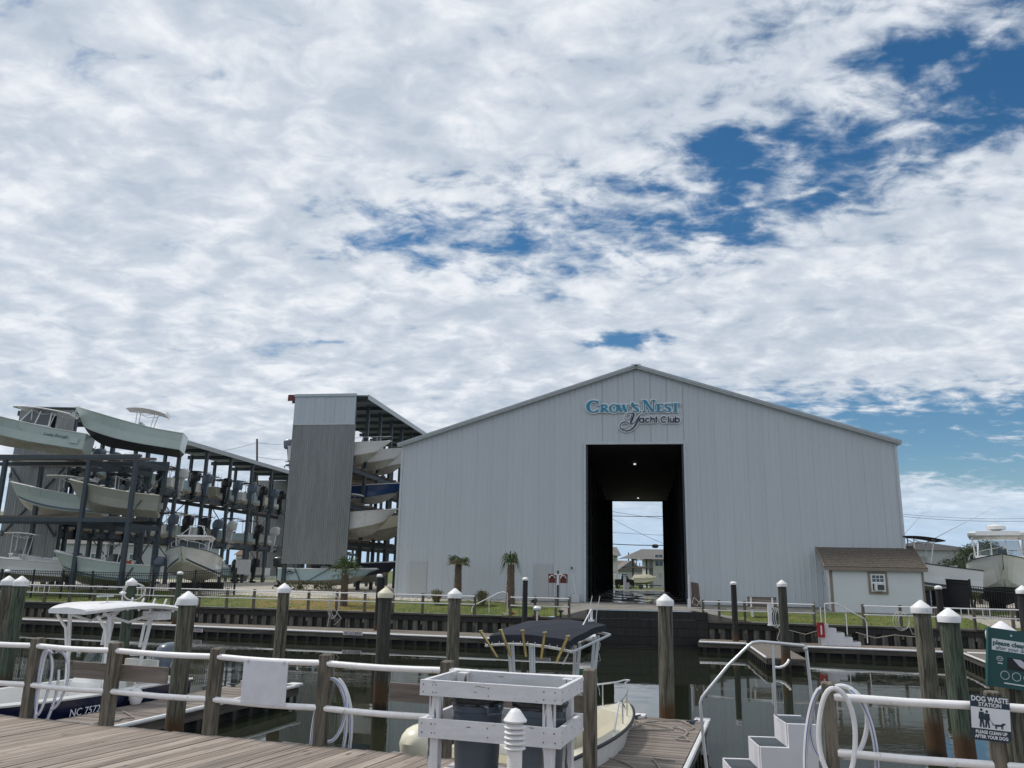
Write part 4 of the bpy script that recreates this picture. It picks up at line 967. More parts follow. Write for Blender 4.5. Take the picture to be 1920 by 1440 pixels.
def outboard(rt, x, y, z, m_cowl, s=1.0, m_leg=None, tilt=0.0, num=None):
    """outboard engine hung on the transom at (x, y, z = transom top)"""
    m_leg = m_leg or m_cowl
    leg = MB()
    leg.loft([[(-.10 * s + a * .16 * s * k, b_ * .10 * s * k, zz * s) for a, b_ in ((-1, -1), (1, -1), (1, 1), (-1, 1))] for zz, k in ((.12, 1.0), (-.35, .75), (-.70, .55))])
    leg.bx(-.02 * s, .16 * s, -.13 * s, .13 * s, -.28 * s, .08 * s)
    leg = leg.build('outboard', m_leg, rt); leg.location = (x - .16 * s, y, z); leg.rotation_euler[1] = tilt
    prof = [(.10, .74, .82), (.14, .93, .95), (.22, 1.0, 1.0), (.42, 1.03, 1.0), (.53, .99, .95), (.61, .89, .85), (.665, .72, .68), (.70, .46, .44), (.715, .12, .12)]
    rings = []
    for zz, kx, ky in prof:
        rings.append([((-.16 + .34 * kx * math.copysign(abs(math.cos(q)) ** .7, math.cos(q)) - (.05 if zz > .5 else 0)) * s, .21 * ky * math.copysign(abs(math.sin(q)) ** .7, math.sin(q)) * s, zz * s) for q in [2 * math.pi * i / 20 for i in range(20)]])
    cw = MB().loft(rings).build('cowling', m_cowl, leg, smooth=True)
    lo = MB(); lo.bx(-.36 * s, .14 * s, -.10 * s, .10 * s, -.72 * s, -.69 * s); lo.tube([(-.34 * s, 0, -.92 * s), (-.2 * s, 0, -.92 * s), (.12 * s, 0, -.92 * s), (.26 * s, 0, -.92 * s)], [.05 * s, .075 * s, .075 * s, .02 * s], 8)
    lo.loft([[(a * s, b_ * s, zz * s) for a, b_ in ((-.12, -.02), (.10, -.02), (.10, .02), (-.12, .02))] for zz in (-.68, -1.12)]); lo.build('lower_unit', m_leg, leg)
    pr = MB()
    for k in range(3):
        q = 2 * math.pi * k / 3; d = Vector((0, math.cos(q), math.sin(q))); e_ = Vector((0, -math.sin(q), math.cos(q)))
        c0 = Vector((-.37 * s, 0, -.92 * s)); pr.add([c0 + d * .03 * s, c0 + d * .17 * s + e_ * .07 * s + Vector((.03 * s, 0, 0)), c0 + d * .19 * s, c0 + d * .17 * s - e_ * .07 * s - Vector((.03 * s, 0, 0))], [(0, 1, 2, 3)])
    pr.build('propeller', M['black'], leg)
    return leg
def console(rt, hb, x, w=.8, l=.8, h=.85, m=None, glass=True, wh=.45):
    m = m or M['gel']; z = hb['zf']
    c = MB().loft([[(x - l / 2, -w / 2, z), (x + l / 2 + .1, -w / 2, z), (x + l / 2 + .1, w / 2, z), (x - l / 2, w / 2, z)], [(x - l / 2 + .05, -w / 2, z + h * .75), (x + l / 2, -w / 2, z + h * .75), (x + l / 2, w / 2, z + h * .75), (x - l / 2 + .05, w / 2, z + h * .75)],
                   [(x - l / 2 + .2, -w / 2 + .03, z + h), (x + l / 2 - .12, -w / 2 + .03, z + h), (x + l / 2 - .12, w / 2 - .03, z + h), (x - l / 2 + .2, w / 2 - .03, z + h)]]).build('console', m, rt)
    if glass:
        f = l / 2 - .10
        MB().add([(x + f, -w / 2 + .03, z + h), (x + f, w / 2 - .03, z + h), (x + f - .22, w / 2 - .08, z + h + wh), (x + f - .22, -w / 2 + .08, z + h + wh), (x - .1, -w / 2 + .03, z + h), (x - .12, -w / 2 + .08, z + h + wh * .9), (x - .1, w / 2 - .03, z + h), (x - .12, w / 2 - .08, z + h + wh * .9)],
                 [(0, 1, 2, 3), (0, 3, 5, 4), (1, 6, 7, 2)]).build('windshield', M['wglass'], c)
    st = MB().cyl((x - l / 2 - .10, 0, z + h * .78), (x - l / 2 - .04, 0, z + h * .82), .17, n=12).build('steering_wheel', M['black'], c)
    return c
def seat(rt, hb, x, w=.8, m=None):
    z = hb['zf']
    s = MB().bx(x - .25, x + .25, -w / 2, w / 2, z, z + .52).build('seat_base', M['gel'], rt)
    MB().loft([[(x - .25, -w / 2, z + .525), (x + .27, -w / 2, z + .525), (x + .27, w / 2, z + .525), (x - .25, w / 2, z + .525)], [(x - .23, -w / 2 + .03, z + .63), (x + .25, -w / 2 + .03, z + .63), (x + .25, w / 2 - .03, z + .63), (x - .23, w / 2 - .03, z + .63)]]).build('cushion', m or M['vinyl'], s)
    MB().bx(x - .30, x - .22, -w / 2, w / 2, z + .64, z + 1.0).build('backrest', m or M['vinyl'], s)
    return s
def ttop(rt, x, w, l, z0, z1, m, m_leg, leg_w=None, thick=.09, crown=.08, lean=.18, rods=4, nose=.25, r=.028, curve=0.0):
    mb = MB(); rings = []
    N = 10
    for i in range(N + 1):
        q = i / N; xx = x - l / 2 + l * q; hw = w / 2 * (1 - nose * max(0, (q - .55) / .45) ** 2) * (1 - .06 * max(0, (.12 - q) / .12))
        zc = z1 + crown * (1 - (2 * q - 1) ** 2) - curve * q
        rings.append([(xx, -hw, zc - thick * .4), (xx, -hw * .96, zc - thick), (xx, hw * .96, zc - thick), (xx, hw, zc - thick * .4), (xx, hw * .93, zc), (xx, 0, zc + crown * .4), (xx, -hw * .93, zc)])
    top = mb.loft(rings).build('t_top', m, rt, smooth=True)
    lw = (leg_w or w * .42)
    for sx, dx in ((-1, -lean), (1, lean * .6)):
        for sy in (-1, 1):
            xa = x + sx * l * .17; 
            MB().tube([(xa, sy * lw, z0), (xa + dx * .5, sy * lw * 1.03, (z0 + z1) / 2), (xa + dx, sy * lw * 1.08, z1 - thick - .06), (xa + dx * 1.5, sy * lw * .9, z1 - thick + .02)], r, 6).build('leg', m_leg, top, smooth=True)
    for sy in (-1, 1): MB().tube([(x - l * .17 - lean, sy * lw * 1.08, z1 - thick - .06), (x, sy * lw * 1.05, z1 - thick - .22), (x + l * .17 + lean * .6, sy * lw * 1.08, z1 - thick - .06)], r * .7, 5).build('side_brace', m_leg, top, smooth=True)
    for k in range(rods):
        yy = -w * .36 + w * .72 * k / max(1, rods - 1)
        MB().cyl((x - l / 2 - .02, yy, z1 - .14), (x - l / 2 - .16, yy, z1 + .16), .026, n=6).build('rod_holder', m_leg, top)
    return top
def bow_rail(rt, hb, t0=.55, h=.38, m=None, r=.016, posts=5):
    rows = [q for q in hb['rows'] if q['t'] >= t0]; m = m or M['alu']
    def pt(r_, s, dz): return (r_['S'][0] - .04, max(.03, r_['S'][1] - .09) * s, r_['S'][2] + dz)
    pts = [pt(rows[0], 1, .04)] + [pt(q, 1, h * min(1, .55 + .6 * i / 3)) for i, q in enumerate(rows)]
    pts = pts + [mir(p) for p in pts[::-1]]
    rl = MB().tube(pts, r, 5).build('bow_rail', m, rt, smooth=True)
    mb = MB()
    for i, q in enumerate(rows[1:-1]):
        if i % 2 == 0:
            for s in (1, -1): mb.cyl(pt(q, s, .02), pt(q, s, h * min(1, .55 + .6 * (i + 1) / 3)), r * .85, n=5)
    mb.build('stanchions', m, rl)
    return rl
def boat(name, label, pos, heading, L, B, H, top=None, bot=None, deck=None, rail=None, group=None, pitch=0.0, cons=None, tt=None, engines=((0, 'cowl_black', 1.0),), brail=None, n=16, flare=.35, bowlift=.2, well=.70, st=None, stripe=None, cat='boat', glass=True, paint=.62, chr=.50):
    rt = thing(name, label, cat, pos, heading, group, pitch)
    hb = make_hull(rt, L, B, H, M[top or 'gel'], M[bot or 'bottom'], M[deck or 'gel'], M[rail or 'white'], n, flare, bowlift, well, stripe=M[stripe] if stripe else None, paint=paint, chr=chr)
    if cons: hb['console'] = console(rt, hb, cons * L, w=min(.95, B * .36), glass=glass)
    if st: seat(rt, hb, st * L, w=min(.9, B * .36))
    if tt:
        x, w, l, z, mt, ml = tt[:6]; hb['ttop'] = ttop(rt, x * L, w, l, hb['zf'] + .1, z, M[mt], M[ml], leg_w=min(.95, B * .36) / 2 + .03, **(tt[6] if len(tt) > 6 else {}))
    for y, c, s in engines: outboard(rt, 0, y, H * .92, M[c], s)
    if brail: bow_rail(rt, hb, brail)
    return rt, hb
HL = math.pi + ANG                    # bow to the left along the yard axis
# --- the open rack: bows to the left
def rack_boat(name, label, stern_px, z, n_, L, B, H, pitch=R(-3), **kw):
    u, _ = on_n(stern_px, 900, n_); p = site(u, n_, z)
    return boat(name, label, p, math.pi + R(14), L, B, H, pitch=pitch, **kw)
RB = .17
G1 = 'boats stored bow to the left on the open rack'
b1, h1 = rack_boat('center_console_boat', 'big pale green boat with white T-top standing highest on the rack', 334, RT + RB + .35, 3.3, 7.3, 2.6, 1.55, pitch=R(-6), top='gel_sea', bot='bottom_dk', rail='gel_sea', group=G1, cons=.40, tt=(.38, 2.0, 2.5, 2.75, 'white', 'white', dict(rods=5, thick=.06, crown=.14)), engines=(), st=.22, bowlift=.55, flare=.42, paint=.85)
b2, h2 = rack_boat('pilothouse_boat', 'pale green boat with hardtop cabin lettered on its side, upper left', 154, RT + RB + .0, .7, 8.0, 2.6, 1.46, pitch=R(-6), top='gel_sea', group=G1, cons=None, engines=(), bowlift=.45, rail='gel')
# its cabin
zf = h2['zf']; xa = 8.2 * .36
cab = MB().loft([[(xa - .55, -.75, zf), (xa + 1.5, -.72, zf), (xa + 1.5, .72, zf), (xa - .55, .75, zf)], [(xa - .5, -.75, zf + 1.0), (xa + 1.3, -.70, zf + 1.0), (xa + 1.3, .70, zf + 1.0), (xa - .5, .75, zf + 1.0)]]).build('cabin', M['gel'], b2)
mb = MB()
for s in (1, -1):
    for p, q in (((xa + 1.28, .68), (xa + .75, .64)), ((xa + .35, .73), (xa + .20, .66)), ((xa - .48, .73), (xa - .45, .66))):
        MB().bar((p[0], p[1] * s, zf + .98), (q[0], q[1] * s, zf + 1.92), .07, .07).build('window_post', M['gel'], cab)
mb = MB()
for s in (1, -1):
    mb.add([(xa + 1.26, .68 * s, zf + 1.0), (xa + .36, .73 * s, zf + 1.0), (xa + .22, .66 * s, zf + 1.9), (xa + .78, .64 * s, zf + 1.9)], [(0, 1, 2, 3)])
    mb.add([(xa + .33, .73 * s, zf + 1.0), (xa - .44, .73 * s, zf + 1.0), (xa - .42, .66 * s, zf + 1.9), (xa + .18, .66 * s, zf + 1.9)], [(0, 1, 2, 3)])
mb.add([(xa + 1.29, -.66, zf + 1.0), (xa + 1.29, .66, zf + 1.0), (xa + .79, .62, zf + 1.9), (xa + .79, -.62, zf + 1.9)], [(0, 1, 2, 3)])
mb.build('windows', M['glass'], cab)
ttop(b2, xa + .05, 1.95, 3.3, zf + .9, zf + 2.02, M['gel'], M['gel'], leg_w=.66, rods=5, thick=.10, curve=-.0, r=.03)
# side facing the camera is the boat's port side (its +y), bow left
text('Lucky Enough', .26, M['navy_print'], b2, (1.75, 1.275, 1.05), (R(90), 0, math.pi), shear=.25)
MB().bx(.35, .85, 1.262, 1.28, .72, 1.10).build('vent_plate', M['gel_sea'], b2)
b3, h3 = rack_boat('center_console_boat', 'olive tan boat with open T-top frame on the rack middle shelf', 306, RM + RB, .7, 5.7, 2.4, 1.38, pitch=R(-3), top='gel_olive', group=G1, cons=.42, tt=(.42, 1.7, 2.1, 2.5, 'canvas_navy', 'white', dict(thick=.04, rods=0)), st=.22, bowlift=.42, rail='gel_cream')
b4, h4 = rack_boat('center_console_boat', 'pale green boat with hard T-top behind the olive boat on the middle shelf', 205, RM + RB, 3.7, 6.3, 2.4, 1.48, pitch=R(-3), top='gel_sea', group=G1, cons=.45, tt=(.40, 1.9, 2.9, 2.7, 'gel', 'white', dict(rods=5)), engines=(), bowlift=.4, stripe='cowl_grey')
b5, h5 = rack_boat('center_console_boat', 'pale green boat on the ground level of the rack between steel columns', 306, 2.05, .7, 5.9, 2.4, 1.35, pitch=R(-2), top='gel_sea', group=G1, cons=.42, tt=(.42, 1.7, 1.9, 2.75, 'canvas_navy', 'white', dict(thick=.04, rods=0)), engines=((0, 'cowl_grey', 1.0),), st=.25, bowlift=.42, flare=.42, stripe='cowl_grey')
MB().bx(1.2, 1.75, -.35, .1, h5['zf'] + .62, h5['zf'] + .95).build('orange_cushion', M['orange'], b5)
b6, h6 = rack_boat('skiff', 'white bowed skiff half hidden behind the ground level green boat', 222, 2.3, 2.9, 6.1, 2.2, 1.15, top='gel', group=G1, cons=.5, engines=((0, 'cowl_black', 1.1),), bowlift=.18)
b7, h7 = rack_boat('center_console_boat', 'white boat with slim T-top on the ground at the left picture edge', 148, 2.25, 1.6, 7.2, 2.4, 1.2, top='gel', group=G1, cons=.42, tt=(.42, 1.5, 1.9, 2.85, 'gel', 'white', dict(thick=.05, rods=0)), engines=((0, 'cowl_black', 1.15),), bowlift=.18)
# --- walkaround with its bow toward the water
hp = at(352, 1085, Y=53.5)
bh, hh_ = boat('walkaround_boat', 'white hardtop boat facing the water with dark hull stripe, on stands', (hp.x - .35, 53.0 + 3.4, 2.35), R(-80), 6.9, 3.1, 1.62, rail='dark_steel', engines=((.3, 'cowl_black', 1.0), (-.3, 'cowl_black', 1.0)), stripe='dark_steel', brail=.62, well=.50, pitch=R(-3), flare=.5, bowlift=.18)
zf = hh_['zf']; x0 = 6.9 * .45
MB().add([(x0 + .9, -.85, zf + .85), (x0 + .9, .85, zf + .85), (x0 + .45, .78, zf + 1.75), (x0 + .45, -.78, zf + 1.75), (x0 - .6, -1.0, zf + .85), (x0 - .6, -.85, zf + 1.75), (x0 - .6, 1.0, zf + .85), (x0 - .6, .85, zf + 1.75)], [(0, 1, 2, 3), (0, 3, 5, 4), (1, 6, 7, 2)]).build('windshield', M['wglass'], bh)
MB().bx(x0 - .6, x0 + .95, -.95, .95, zf, zf + .86).build('cabin_side', M['gel'], bh)
tp = ttop(bh, x0 - .1, 2.3, 2.4, zf + .85, zf + 2.05, M['gel'], M['white'], leg_w=.98, rods=4, r=.035)
mb = MB()
for s in (1, -1): mb.tube([(x0 - .5, s * .5, zf + 2.05), (x0 - .6, s * .42, zf + 2.8), (x0 - .6, -s * .0, zf + 2.86)], .035, 6)
mb.tube([(x0 + .4, .9, zf + 2.0), (x0 - .3, .35, zf + 2.75)], .022, 5).tube([(x0 + .4, -.9, zf + 2.0), (x0 - .3, -.35, zf + 2.75)], .022, 5)
mb.build('radar_arch', M['white'], tp)
MB().cyl((6.55, -.0, 1.62 * 1.2), (6.55, 0, 1.62 * 1.2 + .16), .09).bx(6.4, 7.0, -.05, .05, 1.62 * 1.2 - .02, 1.62 * 1.2 + .06).build('anchor_roller', M['dark_steel'], bh)
# blocking stands
sd = thing('boat_stand', 'timber blocking under the hardtop boat facing the water', 'boat stand', (hp.x + .1, 55.0, 1.85), ANG)
for y in (-1.5, 1.5): MB().bx(-1.0, 1.0, y - .15, y + .15, 0, .52).build('timber', M['wood_dk'], sd)
# --- rows with engines toward the aisle, in the roofed rack
def row_boat(px, py, z, label, hull, cowl, s=1.0, eng=2, tt=True, dn=0.0, name='stored_boat', grp='boats with engines toward the aisle in the roofed rack', canvas='canvas_navy', tth=2.4):
    n_, _ = on_u(px, py, LU + .3)
    e_ = ((0, cowl, s),) if eng == 1 else (((.36, cowl, s), (-.36, cowl, s)) if eng == 2 else ())
    b_, h_ = boat(name, label, site(LU - .25, n_ + dn, z), HL, 6.6, 2.25, 1.05, top=hull, group=grp, cons=.42, tt=(.42, 1.6, 1.9, tth, canvas, 'white', dict(thick=.05, rods=3)) if tt else None, engines=e_, n=8)
    return b_
U = L2 + .19
row_boat(304, 905, U, 'stored boat with tall black outboard next to the olive boat, upper row', 'gel_sea', 'cowl_black', 1.45, 1)
row_boat(343, 912, U, 'stored boat with white stern and white engine in the upper row', 'gel', 'cowl_white', 1.4, 1, canvas='gel')
row_boat(366, 918, U, 'stored boat with pale blue hull and black outboard in the upper row', 'gel_sky', 'cowl_black', 1.4, 1)
row_boat(388, 922, U, 'stored boat with navy grey outboard, middle of the upper row', 'gel', 'cowl_grey', 1.45, 1)
row_boat(424, 928, U, 'stored boat with big black outboard under the roof, upper row', 'gel_olive', 'cowl_black', 1.5, 1, tth=2.6)
row_boat(445, 934, U, 'stored boat with grey outboard right of the big black one', 'gel_sea', 'cowl_grey', 1.45, 1)
row_boat(472, 940, U, 'stored boat with dark outboard and white hull toward the tower', 'gel', 'cowl_grey', 1.5, 1)
row_boat(493, 945, U, 'stored boat third from the tower in the upper row', 'gel_sky', 'cowl_black', 1.5, 1, tth=2.6)
row_boat(513, 950, U, 'stored boat next to last before the tower in the upper row', 'gel_cream', 'cowl_grey', 1.5, 1, tth=2.6)
row_boat(528, 953, U, 'stored boat nearest the tower edge in the upper row', 'gel', 'cowl_black', 1.5, 1, tth=2.6)
for px, nth in zip((150, 182, 212, 240, 266, 284), ('first', 'second', 'third', 'fourth', 'fifth', 'sixth')):
    for z, py, lev in ((U, 890, 'upper'), (L1 + .19, 985, 'lower')):
        k_ = row_boat(px, py, z, nth + ' boat from the grey end wall on the ' + lev + ' shelf, behind the open rack', ('gel', 'gel_sea', 'gel_sky')[px % 3], ('cowl_black', 'cowl_grey', 'cowl_white')[px // 2 % 3], 1.45, 1, tt=px % 4 == 0, grp='boats in the roofed rack behind the open rack')
V = L1 + .19
row_boat(325, 990, V, 'stored boat with grey shrouded engine behind the steel column, lower row', 'gel', 'cowl_grey', 1.4, 1, tth=2.6)
row_boat(352, 995, V, 'stored boat with black outboard above the hardtop boat, lower row', 'gel_sea', 'cowl_black', 1.5, 1, canvas='darkred')
row_boat(384, 998, V, 'stored boat with black engines behind the radar arch, lower row', 'gel', 'cowl_black', 1.5, 1)
row_boat(408, 1000, V, 'stored boat with navy grey cowl right of the radar arch', 'gel_olive', 'cowl_grey', 1.5, 1, canvas='gel')
row_boat(434, 1004, V, 'stored boat with white outboard in the lower row', 'gel_sky', 'cowl_white', 1.5, 1)
row_boat(485, 1012, V, 'stored boat with pale blue side and black outboard, lower row', 'gel_sky', 'cowl_black', 1.5, 1, tth=2.6)
row_boat(515, 1016, V, 'stored boat with white outboard beside the tower, lower row', 'gel', 'cowl_white', 1.5, 1, tth=2.6)
W_ = 2.35
row_boat(447, 1072, W_, 'boat on the ground with twin dark engines right of the hardtop boat', 'gel_sky', 'cowl_black', 1.3, 2, tt=False, grp='boats on the ground in the aisle')
row_boat(478, 1070, W_, 'boat on the ground with one dark engine and white stern, in the aisle', 'gel', 'cowl_black', 1.5, 1, tt=False, grp='boats on the ground in the aisle')
row_boat(508, 1068, W_, 'white boat on the ground in the shade beside the tower', 'gel', 'cowl_grey', 1.3, 0, tt=False, grp='boats on the ground in the aisle')
# --- the tower: bows to the right
G2 = 'boats stored bow to the right in the tower'
def tower_boat(name, label, bow_px, py, n_, z, L, B, H, pitch=R(-2), **kw):
    u, _ = on_n(bow_px, py, TN + n_)
    return boat(name, label, site(u - L, TN + n_, z), ANG, L, B, H, pitch=pitch, group=G2, **kw)
TW = 1.85
tower_boat('cuddy_boat', 'white boat with bow rail on the top shelf of the tower', 736, 825, 1.7, 9.0 + TW + .2, 7.9, 2.4, 1.45, brail=.55, well=.5, engines=((0, 'cowl_grey', 1.25),))
tower_boat('stored_boat', 'cream bottomed boat behind the white one on the tower top shelf', 765, 860, 5.0, 9.0 + TW + .2, 7.6, 2.4, 1.4, top='gel', well=.5, engines=())
tower_boat('stored_boat', 'boat bow deeper in the tower top shelf, partly hidden by the hangar', 778, 872, 8.2, 9.0 + TW + .2, 7.6, 2.4, 1.4, top='gel', well=.5, engines=())
tower_boat('stored_boat', 'navy sided boat on the tower middle shelf', 768, 925, 5.0, 6.3 + TW + .2, 7.6, 2.4, 1.35, top='gel_blue', well=.5, engines=())
tower_boat('walkaround_boat', 'white boat with slanted windshield pipes on the lower tower shelf', 748, 960, 1.7, 3.55 + TW + .2, 7.5, 2.4, 1.7, tt=(.46, 1.8, 2.2, 3.2, 'gel', 'alu', {}), cons=.45, engines=((0, 'cowl_white', 1.2),))
tower_boat('stored_boat', 'tan bottomed boat behind on the lower tower shelf', 772, 980, 5.0, 3.55 + TW + .2, 7.6, 2.4, 1.5, top='gel_cream', well=.5, engines=())
tower_boat('stored_boat', 'boat on the lower tower shelf next to the hangar corner', 782, 985, 8.2, 3.55 + TW + .2, 7.6, 2.4, 1.5, top='gel', well=.5, engines=())
bs_, hs_ = tower_boat('skiff', 'long pale blue skiff with registration numbers under the tower', 709, 1078, 1.4, 2.25, 7.4, 2.2, 1.15, pitch=0, top='gel_sky', cons=.45, st=.3, engines=((0, 'cowl_black', 1.3),), well=.75, bowlift=.06)
text('NC 4481 CW', .22, M['navy_print'], bs_, (5.55, -1.125, .83), (R(90), 0, 0))
mb = MB(); mb.prism(cstroke([(0, .1), (.25, .22), (.5, .14), (.8, .2)], [.02, .10, .05, .02]), -.004, .004); mb.prism(cstroke([(.1, -.05), (.3, .05), (.6, 0)], [.02, .05, .02]), -.004, .004)
mb.build('fish_emblem', M['navy_print'], bs_, loc=(.7, -1.10, .72))
tower_boat('stored_boat', 'navy covered boat behind the pale blue skiff under the tower', 752, 1068, 5.0, 2.4, 7.0, 2.3, 1.4, top='gel_navy', rail='gel', well=.5, engines=(), pitch=0)
# --- right of the shed
pp = at(1884, 1100, Y=45.5)
bp_, hp_ = boat('walkaround_boat', 'big white boat with dark bottom facing the camera at the right edge', (pp.x + 3.2, 45.5 + 5.8, 1.95), R(241), 9.0, 3.5, 2.30, bot='bottom_dk', rail='black', stripe=None, brail=.55, well=.50, pitch=R(-2), flare=.5, bowlift=.14, engines=((.4, 'cowl_white', 1.2), (-.4, 'cowl_white', 1.2)), n=20, paint=.42, chr=.34)
zf = hp_['zf']; x0 = 9 * .50
MB().bx(x0 - 1.0, x0 + 1.3, -1.2, 1.2, zf, zf + 1.7).build('cabin_side', M['gel'], bp_)
MB().add([(x0 + 1.25, -1.15, zf + 1.7), (x0 + 1.25, 1.15, zf + 1.7), (x0 + .7, 1.0, zf + 2.6), (x0 + .7, -1.0, zf + 2.6), (x0 - .8, -1.2, zf + 1.7), (x0 - .8, -1.05, zf + 2.6), (x0 - .8, 1.2, zf + 1.7), (x0 - .8, 1.05, zf + 2.6)], [(0, 1, 2, 3), (0, 3, 5, 4), (1, 6, 7, 2)]).build('windshield', M['wglass'], bp_)
mb = MB()
for y in (-1.1, -.4, .4, 1.1): mb.bar((x0 + 1.27, y, zf + 1.7), (x0 + .72, y * .9, zf + 2.6), .05, .05)
mb.build('window_frames', M['white'], bp_)
tp = ttop(bp_, x0 - .2, 3.0, 3.4, zf + 1.7, zf + 3.05, M['gel'], M['white'], leg_w=1.2, rods=4, r=.04, thick=.22)
MB().lathe([(.15, 0), (.5, .08), (.52, .25), (.35, .36), (.01, .38)], 16, (x0, 0, zf + 3.2)).cyl((x0, 0, zf + 3.5), (x0, 0, zf + 3.9), .02).build('radar_dome', M['gel'], tp, smooth=True)
MB().bx(8.55, 9.0, -.22, .22, 2.30 * 1.13 + .02, 2.30 * 1.13 + .28).build('anchor_box', M['dark_steel'], bp_)
sd = thing('boat_stand', 'dark keel blocks under the big boat at the right edge', 'boat stand', (pp.x + 1.3, 48.6, 1.6), R(61))
for x in (-1.6, 1.4): MB().bx(x - .2, x + .2, -.4, .4, 0, .72).build('timber', M['wood_dk'], sd)
for s in (1, -1): MB().bar((-.3, 1.25 * s, .0), (.0, 1.0 * s, 1.3), .08, .08).build('jack_stand', M['black'], sd)
qn = SN + 2.2
qu, _ = on_n(1822, 1080, qn)
bq, hq = boat('center_console_boat', 'white center console boat with T-top and whip antennas behind the shed', site(qu, qn, 2.45), HL, 8.2, 2.6, 1.55, rail='black', cons=.32, tt=(.34, 1.8, 2.1, 2.95, 'canvas_navy', 'white', dict(rods=0, thick=.06, r=.035)), st=.16, engines=(), stripe='dark_steel', pitch=R(-6), bowlift=.16)
mb = MB().cyl((2.4, .7, 2.9), (-.6, 1.2, 5.0), .022, .008, 5).cyl((3.6, -.6, 2.9), (2.3, -1.0, 4.5), .02, .008, 5).cyl((3.8, .2, 2.9), (3.8, .2, 4.7), .012, .006, 5); mb.build('antenna', M['alu'], bq)
sd = thing('boat_stand', 'timber blocking under the boat behind the shed', 'boat stand', site(qu - 4, qn, 1.7), ANG)
for x in (-2, 2): MB().bx(x - .15, x + .15, -1, 1, 0, .8).build('timber', M['wood_dk'], sd)

# ------------------------------------------------------------------ moored boats in the foreground
# left: white bay boat with navy hull, bow toward the boardwalk
LFN = Vector((-FD.y, FD.x, 0))               # to the left of the finger dock
edge = lf0 + LFN * 1.55
def on_finger(s): return edge + FD * s
s_st = (20.6 - edge.y) / FD.y
RL, RBm, RH = 7.1, 2.35, 1.02
rs = on_finger(s_st) + LFN * (RBm / 2 + .14)
br, hr = boat('bay_boat', 'white bay boat with navy hull and white hardtop beside the left finger dock', (rs.x, rs.y, -.28), math.atan2(-FD.y, -FD.x), RL, RBm, RH, top='gel_navy', bot='bottom_dk', rail='gel', cons=.25, engines=(), well=.74, bowlift=.10, flare=.22, n=20)
ob = outboard(br, 0, 0, RH * .95, M['cowl_grey'], 1.15)
text('150', .20, M['white_print'], ob, (-.12, .245, .30), (R(90), 0, math.pi), name='lettering', shear=.3)
zf = hr['zf']
for sgn in (1,):
    tp_ = on_line(170, 1318, rs + LFN * -(RBm / 2), rs + LFN * -(RBm / 2) + FD) - rs; xl = tp_.x * -FD.x + tp_.y * -FD.y
    hw_ = min(hr['rows'], key=lambda q: abs(q['S'][0] - xl)); text('NC 7572 GZ', .20, M['white_print'], br, (xl, hw_['Mm'][1] + .10, hw_['Mm'][2] + .10), (R(80), 0, math.pi - R(3)), shear=.25)
seat(br, hr, RL * .11, w=.95)
ct = RL * .25
topz = 2.72
tt_ = ttop(br, ct - .05, 1.9, 2.5, zf + .1, topz, M['white'], M['white'], leg_w=.52, thick=.10, lean=.30, rods=5, nose=.45, r=.045, crown=.10)
for s in (1, -1):
    MB().tube([(ct - .9, .57 * s, topz - .15), (ct - .55, .56 * s, topz - .42), (ct - .5, .55 * s, topz - .9)], .035, 6).build('arched_brace', M['white'], tt_, smooth=True)
    MB().tube([(ct + .9, .57 * s, topz - .15), (ct + .62, .56 * s, topz - .45), (ct + .52, .55 * s, topz - .95)], .035, 6).build('arched_brace', M['white'], tt_, smooth=True)
MB().cyl((ct + .3, .2, topz + .12), (ct + .3, .2, topz + .26), .012, n=6).bx(ct + .1, ct + .55, .12, .18, topz + .24, topz + .28).lathe([(.07, topz + .30), (.08, topz + .33), (.02, topz + .36)], 10, (ct - .25, .1, 0)).cyl((ct - .25, .1, topz + .1), (ct - .25, .1, topz + .31), .015, n=6).build('spotlight_bracket', M['alu'], tt_)
MB().bx(ct - 1.2, ct - .75, .3, .75, topz - .30, topz - .10).build('electronics_box', M['white'], tt_)
MB().bx(ct + .42, ct + .46, .1, .36, zf + .15, zf + .55).build('locker_door', M['gel'], hr['console'])
hp2 = thing('line_coil', 'pale dock line coiled on the white hardtop', 'rope', (0, 0, 0)); 
mwc = br.location + Vector((math.cos(br.rotation_euler[2]) * (ct - .7), math.sin(br.rotation_euler[2]) * (ct - .7), topz + .16))
MB().tube([(.28 * math.cos(a_ * .42) * (1 - .004 * a_), .05 * math.sin(a_ * .9), .18 + .2 * math.sin(a_ * .42)) for a_ in range(46)], .012, 5).build('coil', M['rope_wht'], hp2); hp2.location = mwc
fb = thing('fender', 'white round fender hanging between navy hull and finger dock', 'fender', on_finger(s_st - 2.1) + Vector((0.02, 0, .62)))
MB().lathe([(.01, -.19), (.10, -.16), (.145, -.05), (.14, .05), (.09, .14), (.035, .17), (.035, .24), (.01, .25)], 14).build('body', M['white'], fb, smooth=True); MB().tube([(0, 0, .2), (-.05, .02, .36)], .012, 5).build('line', M['rope'], fb)
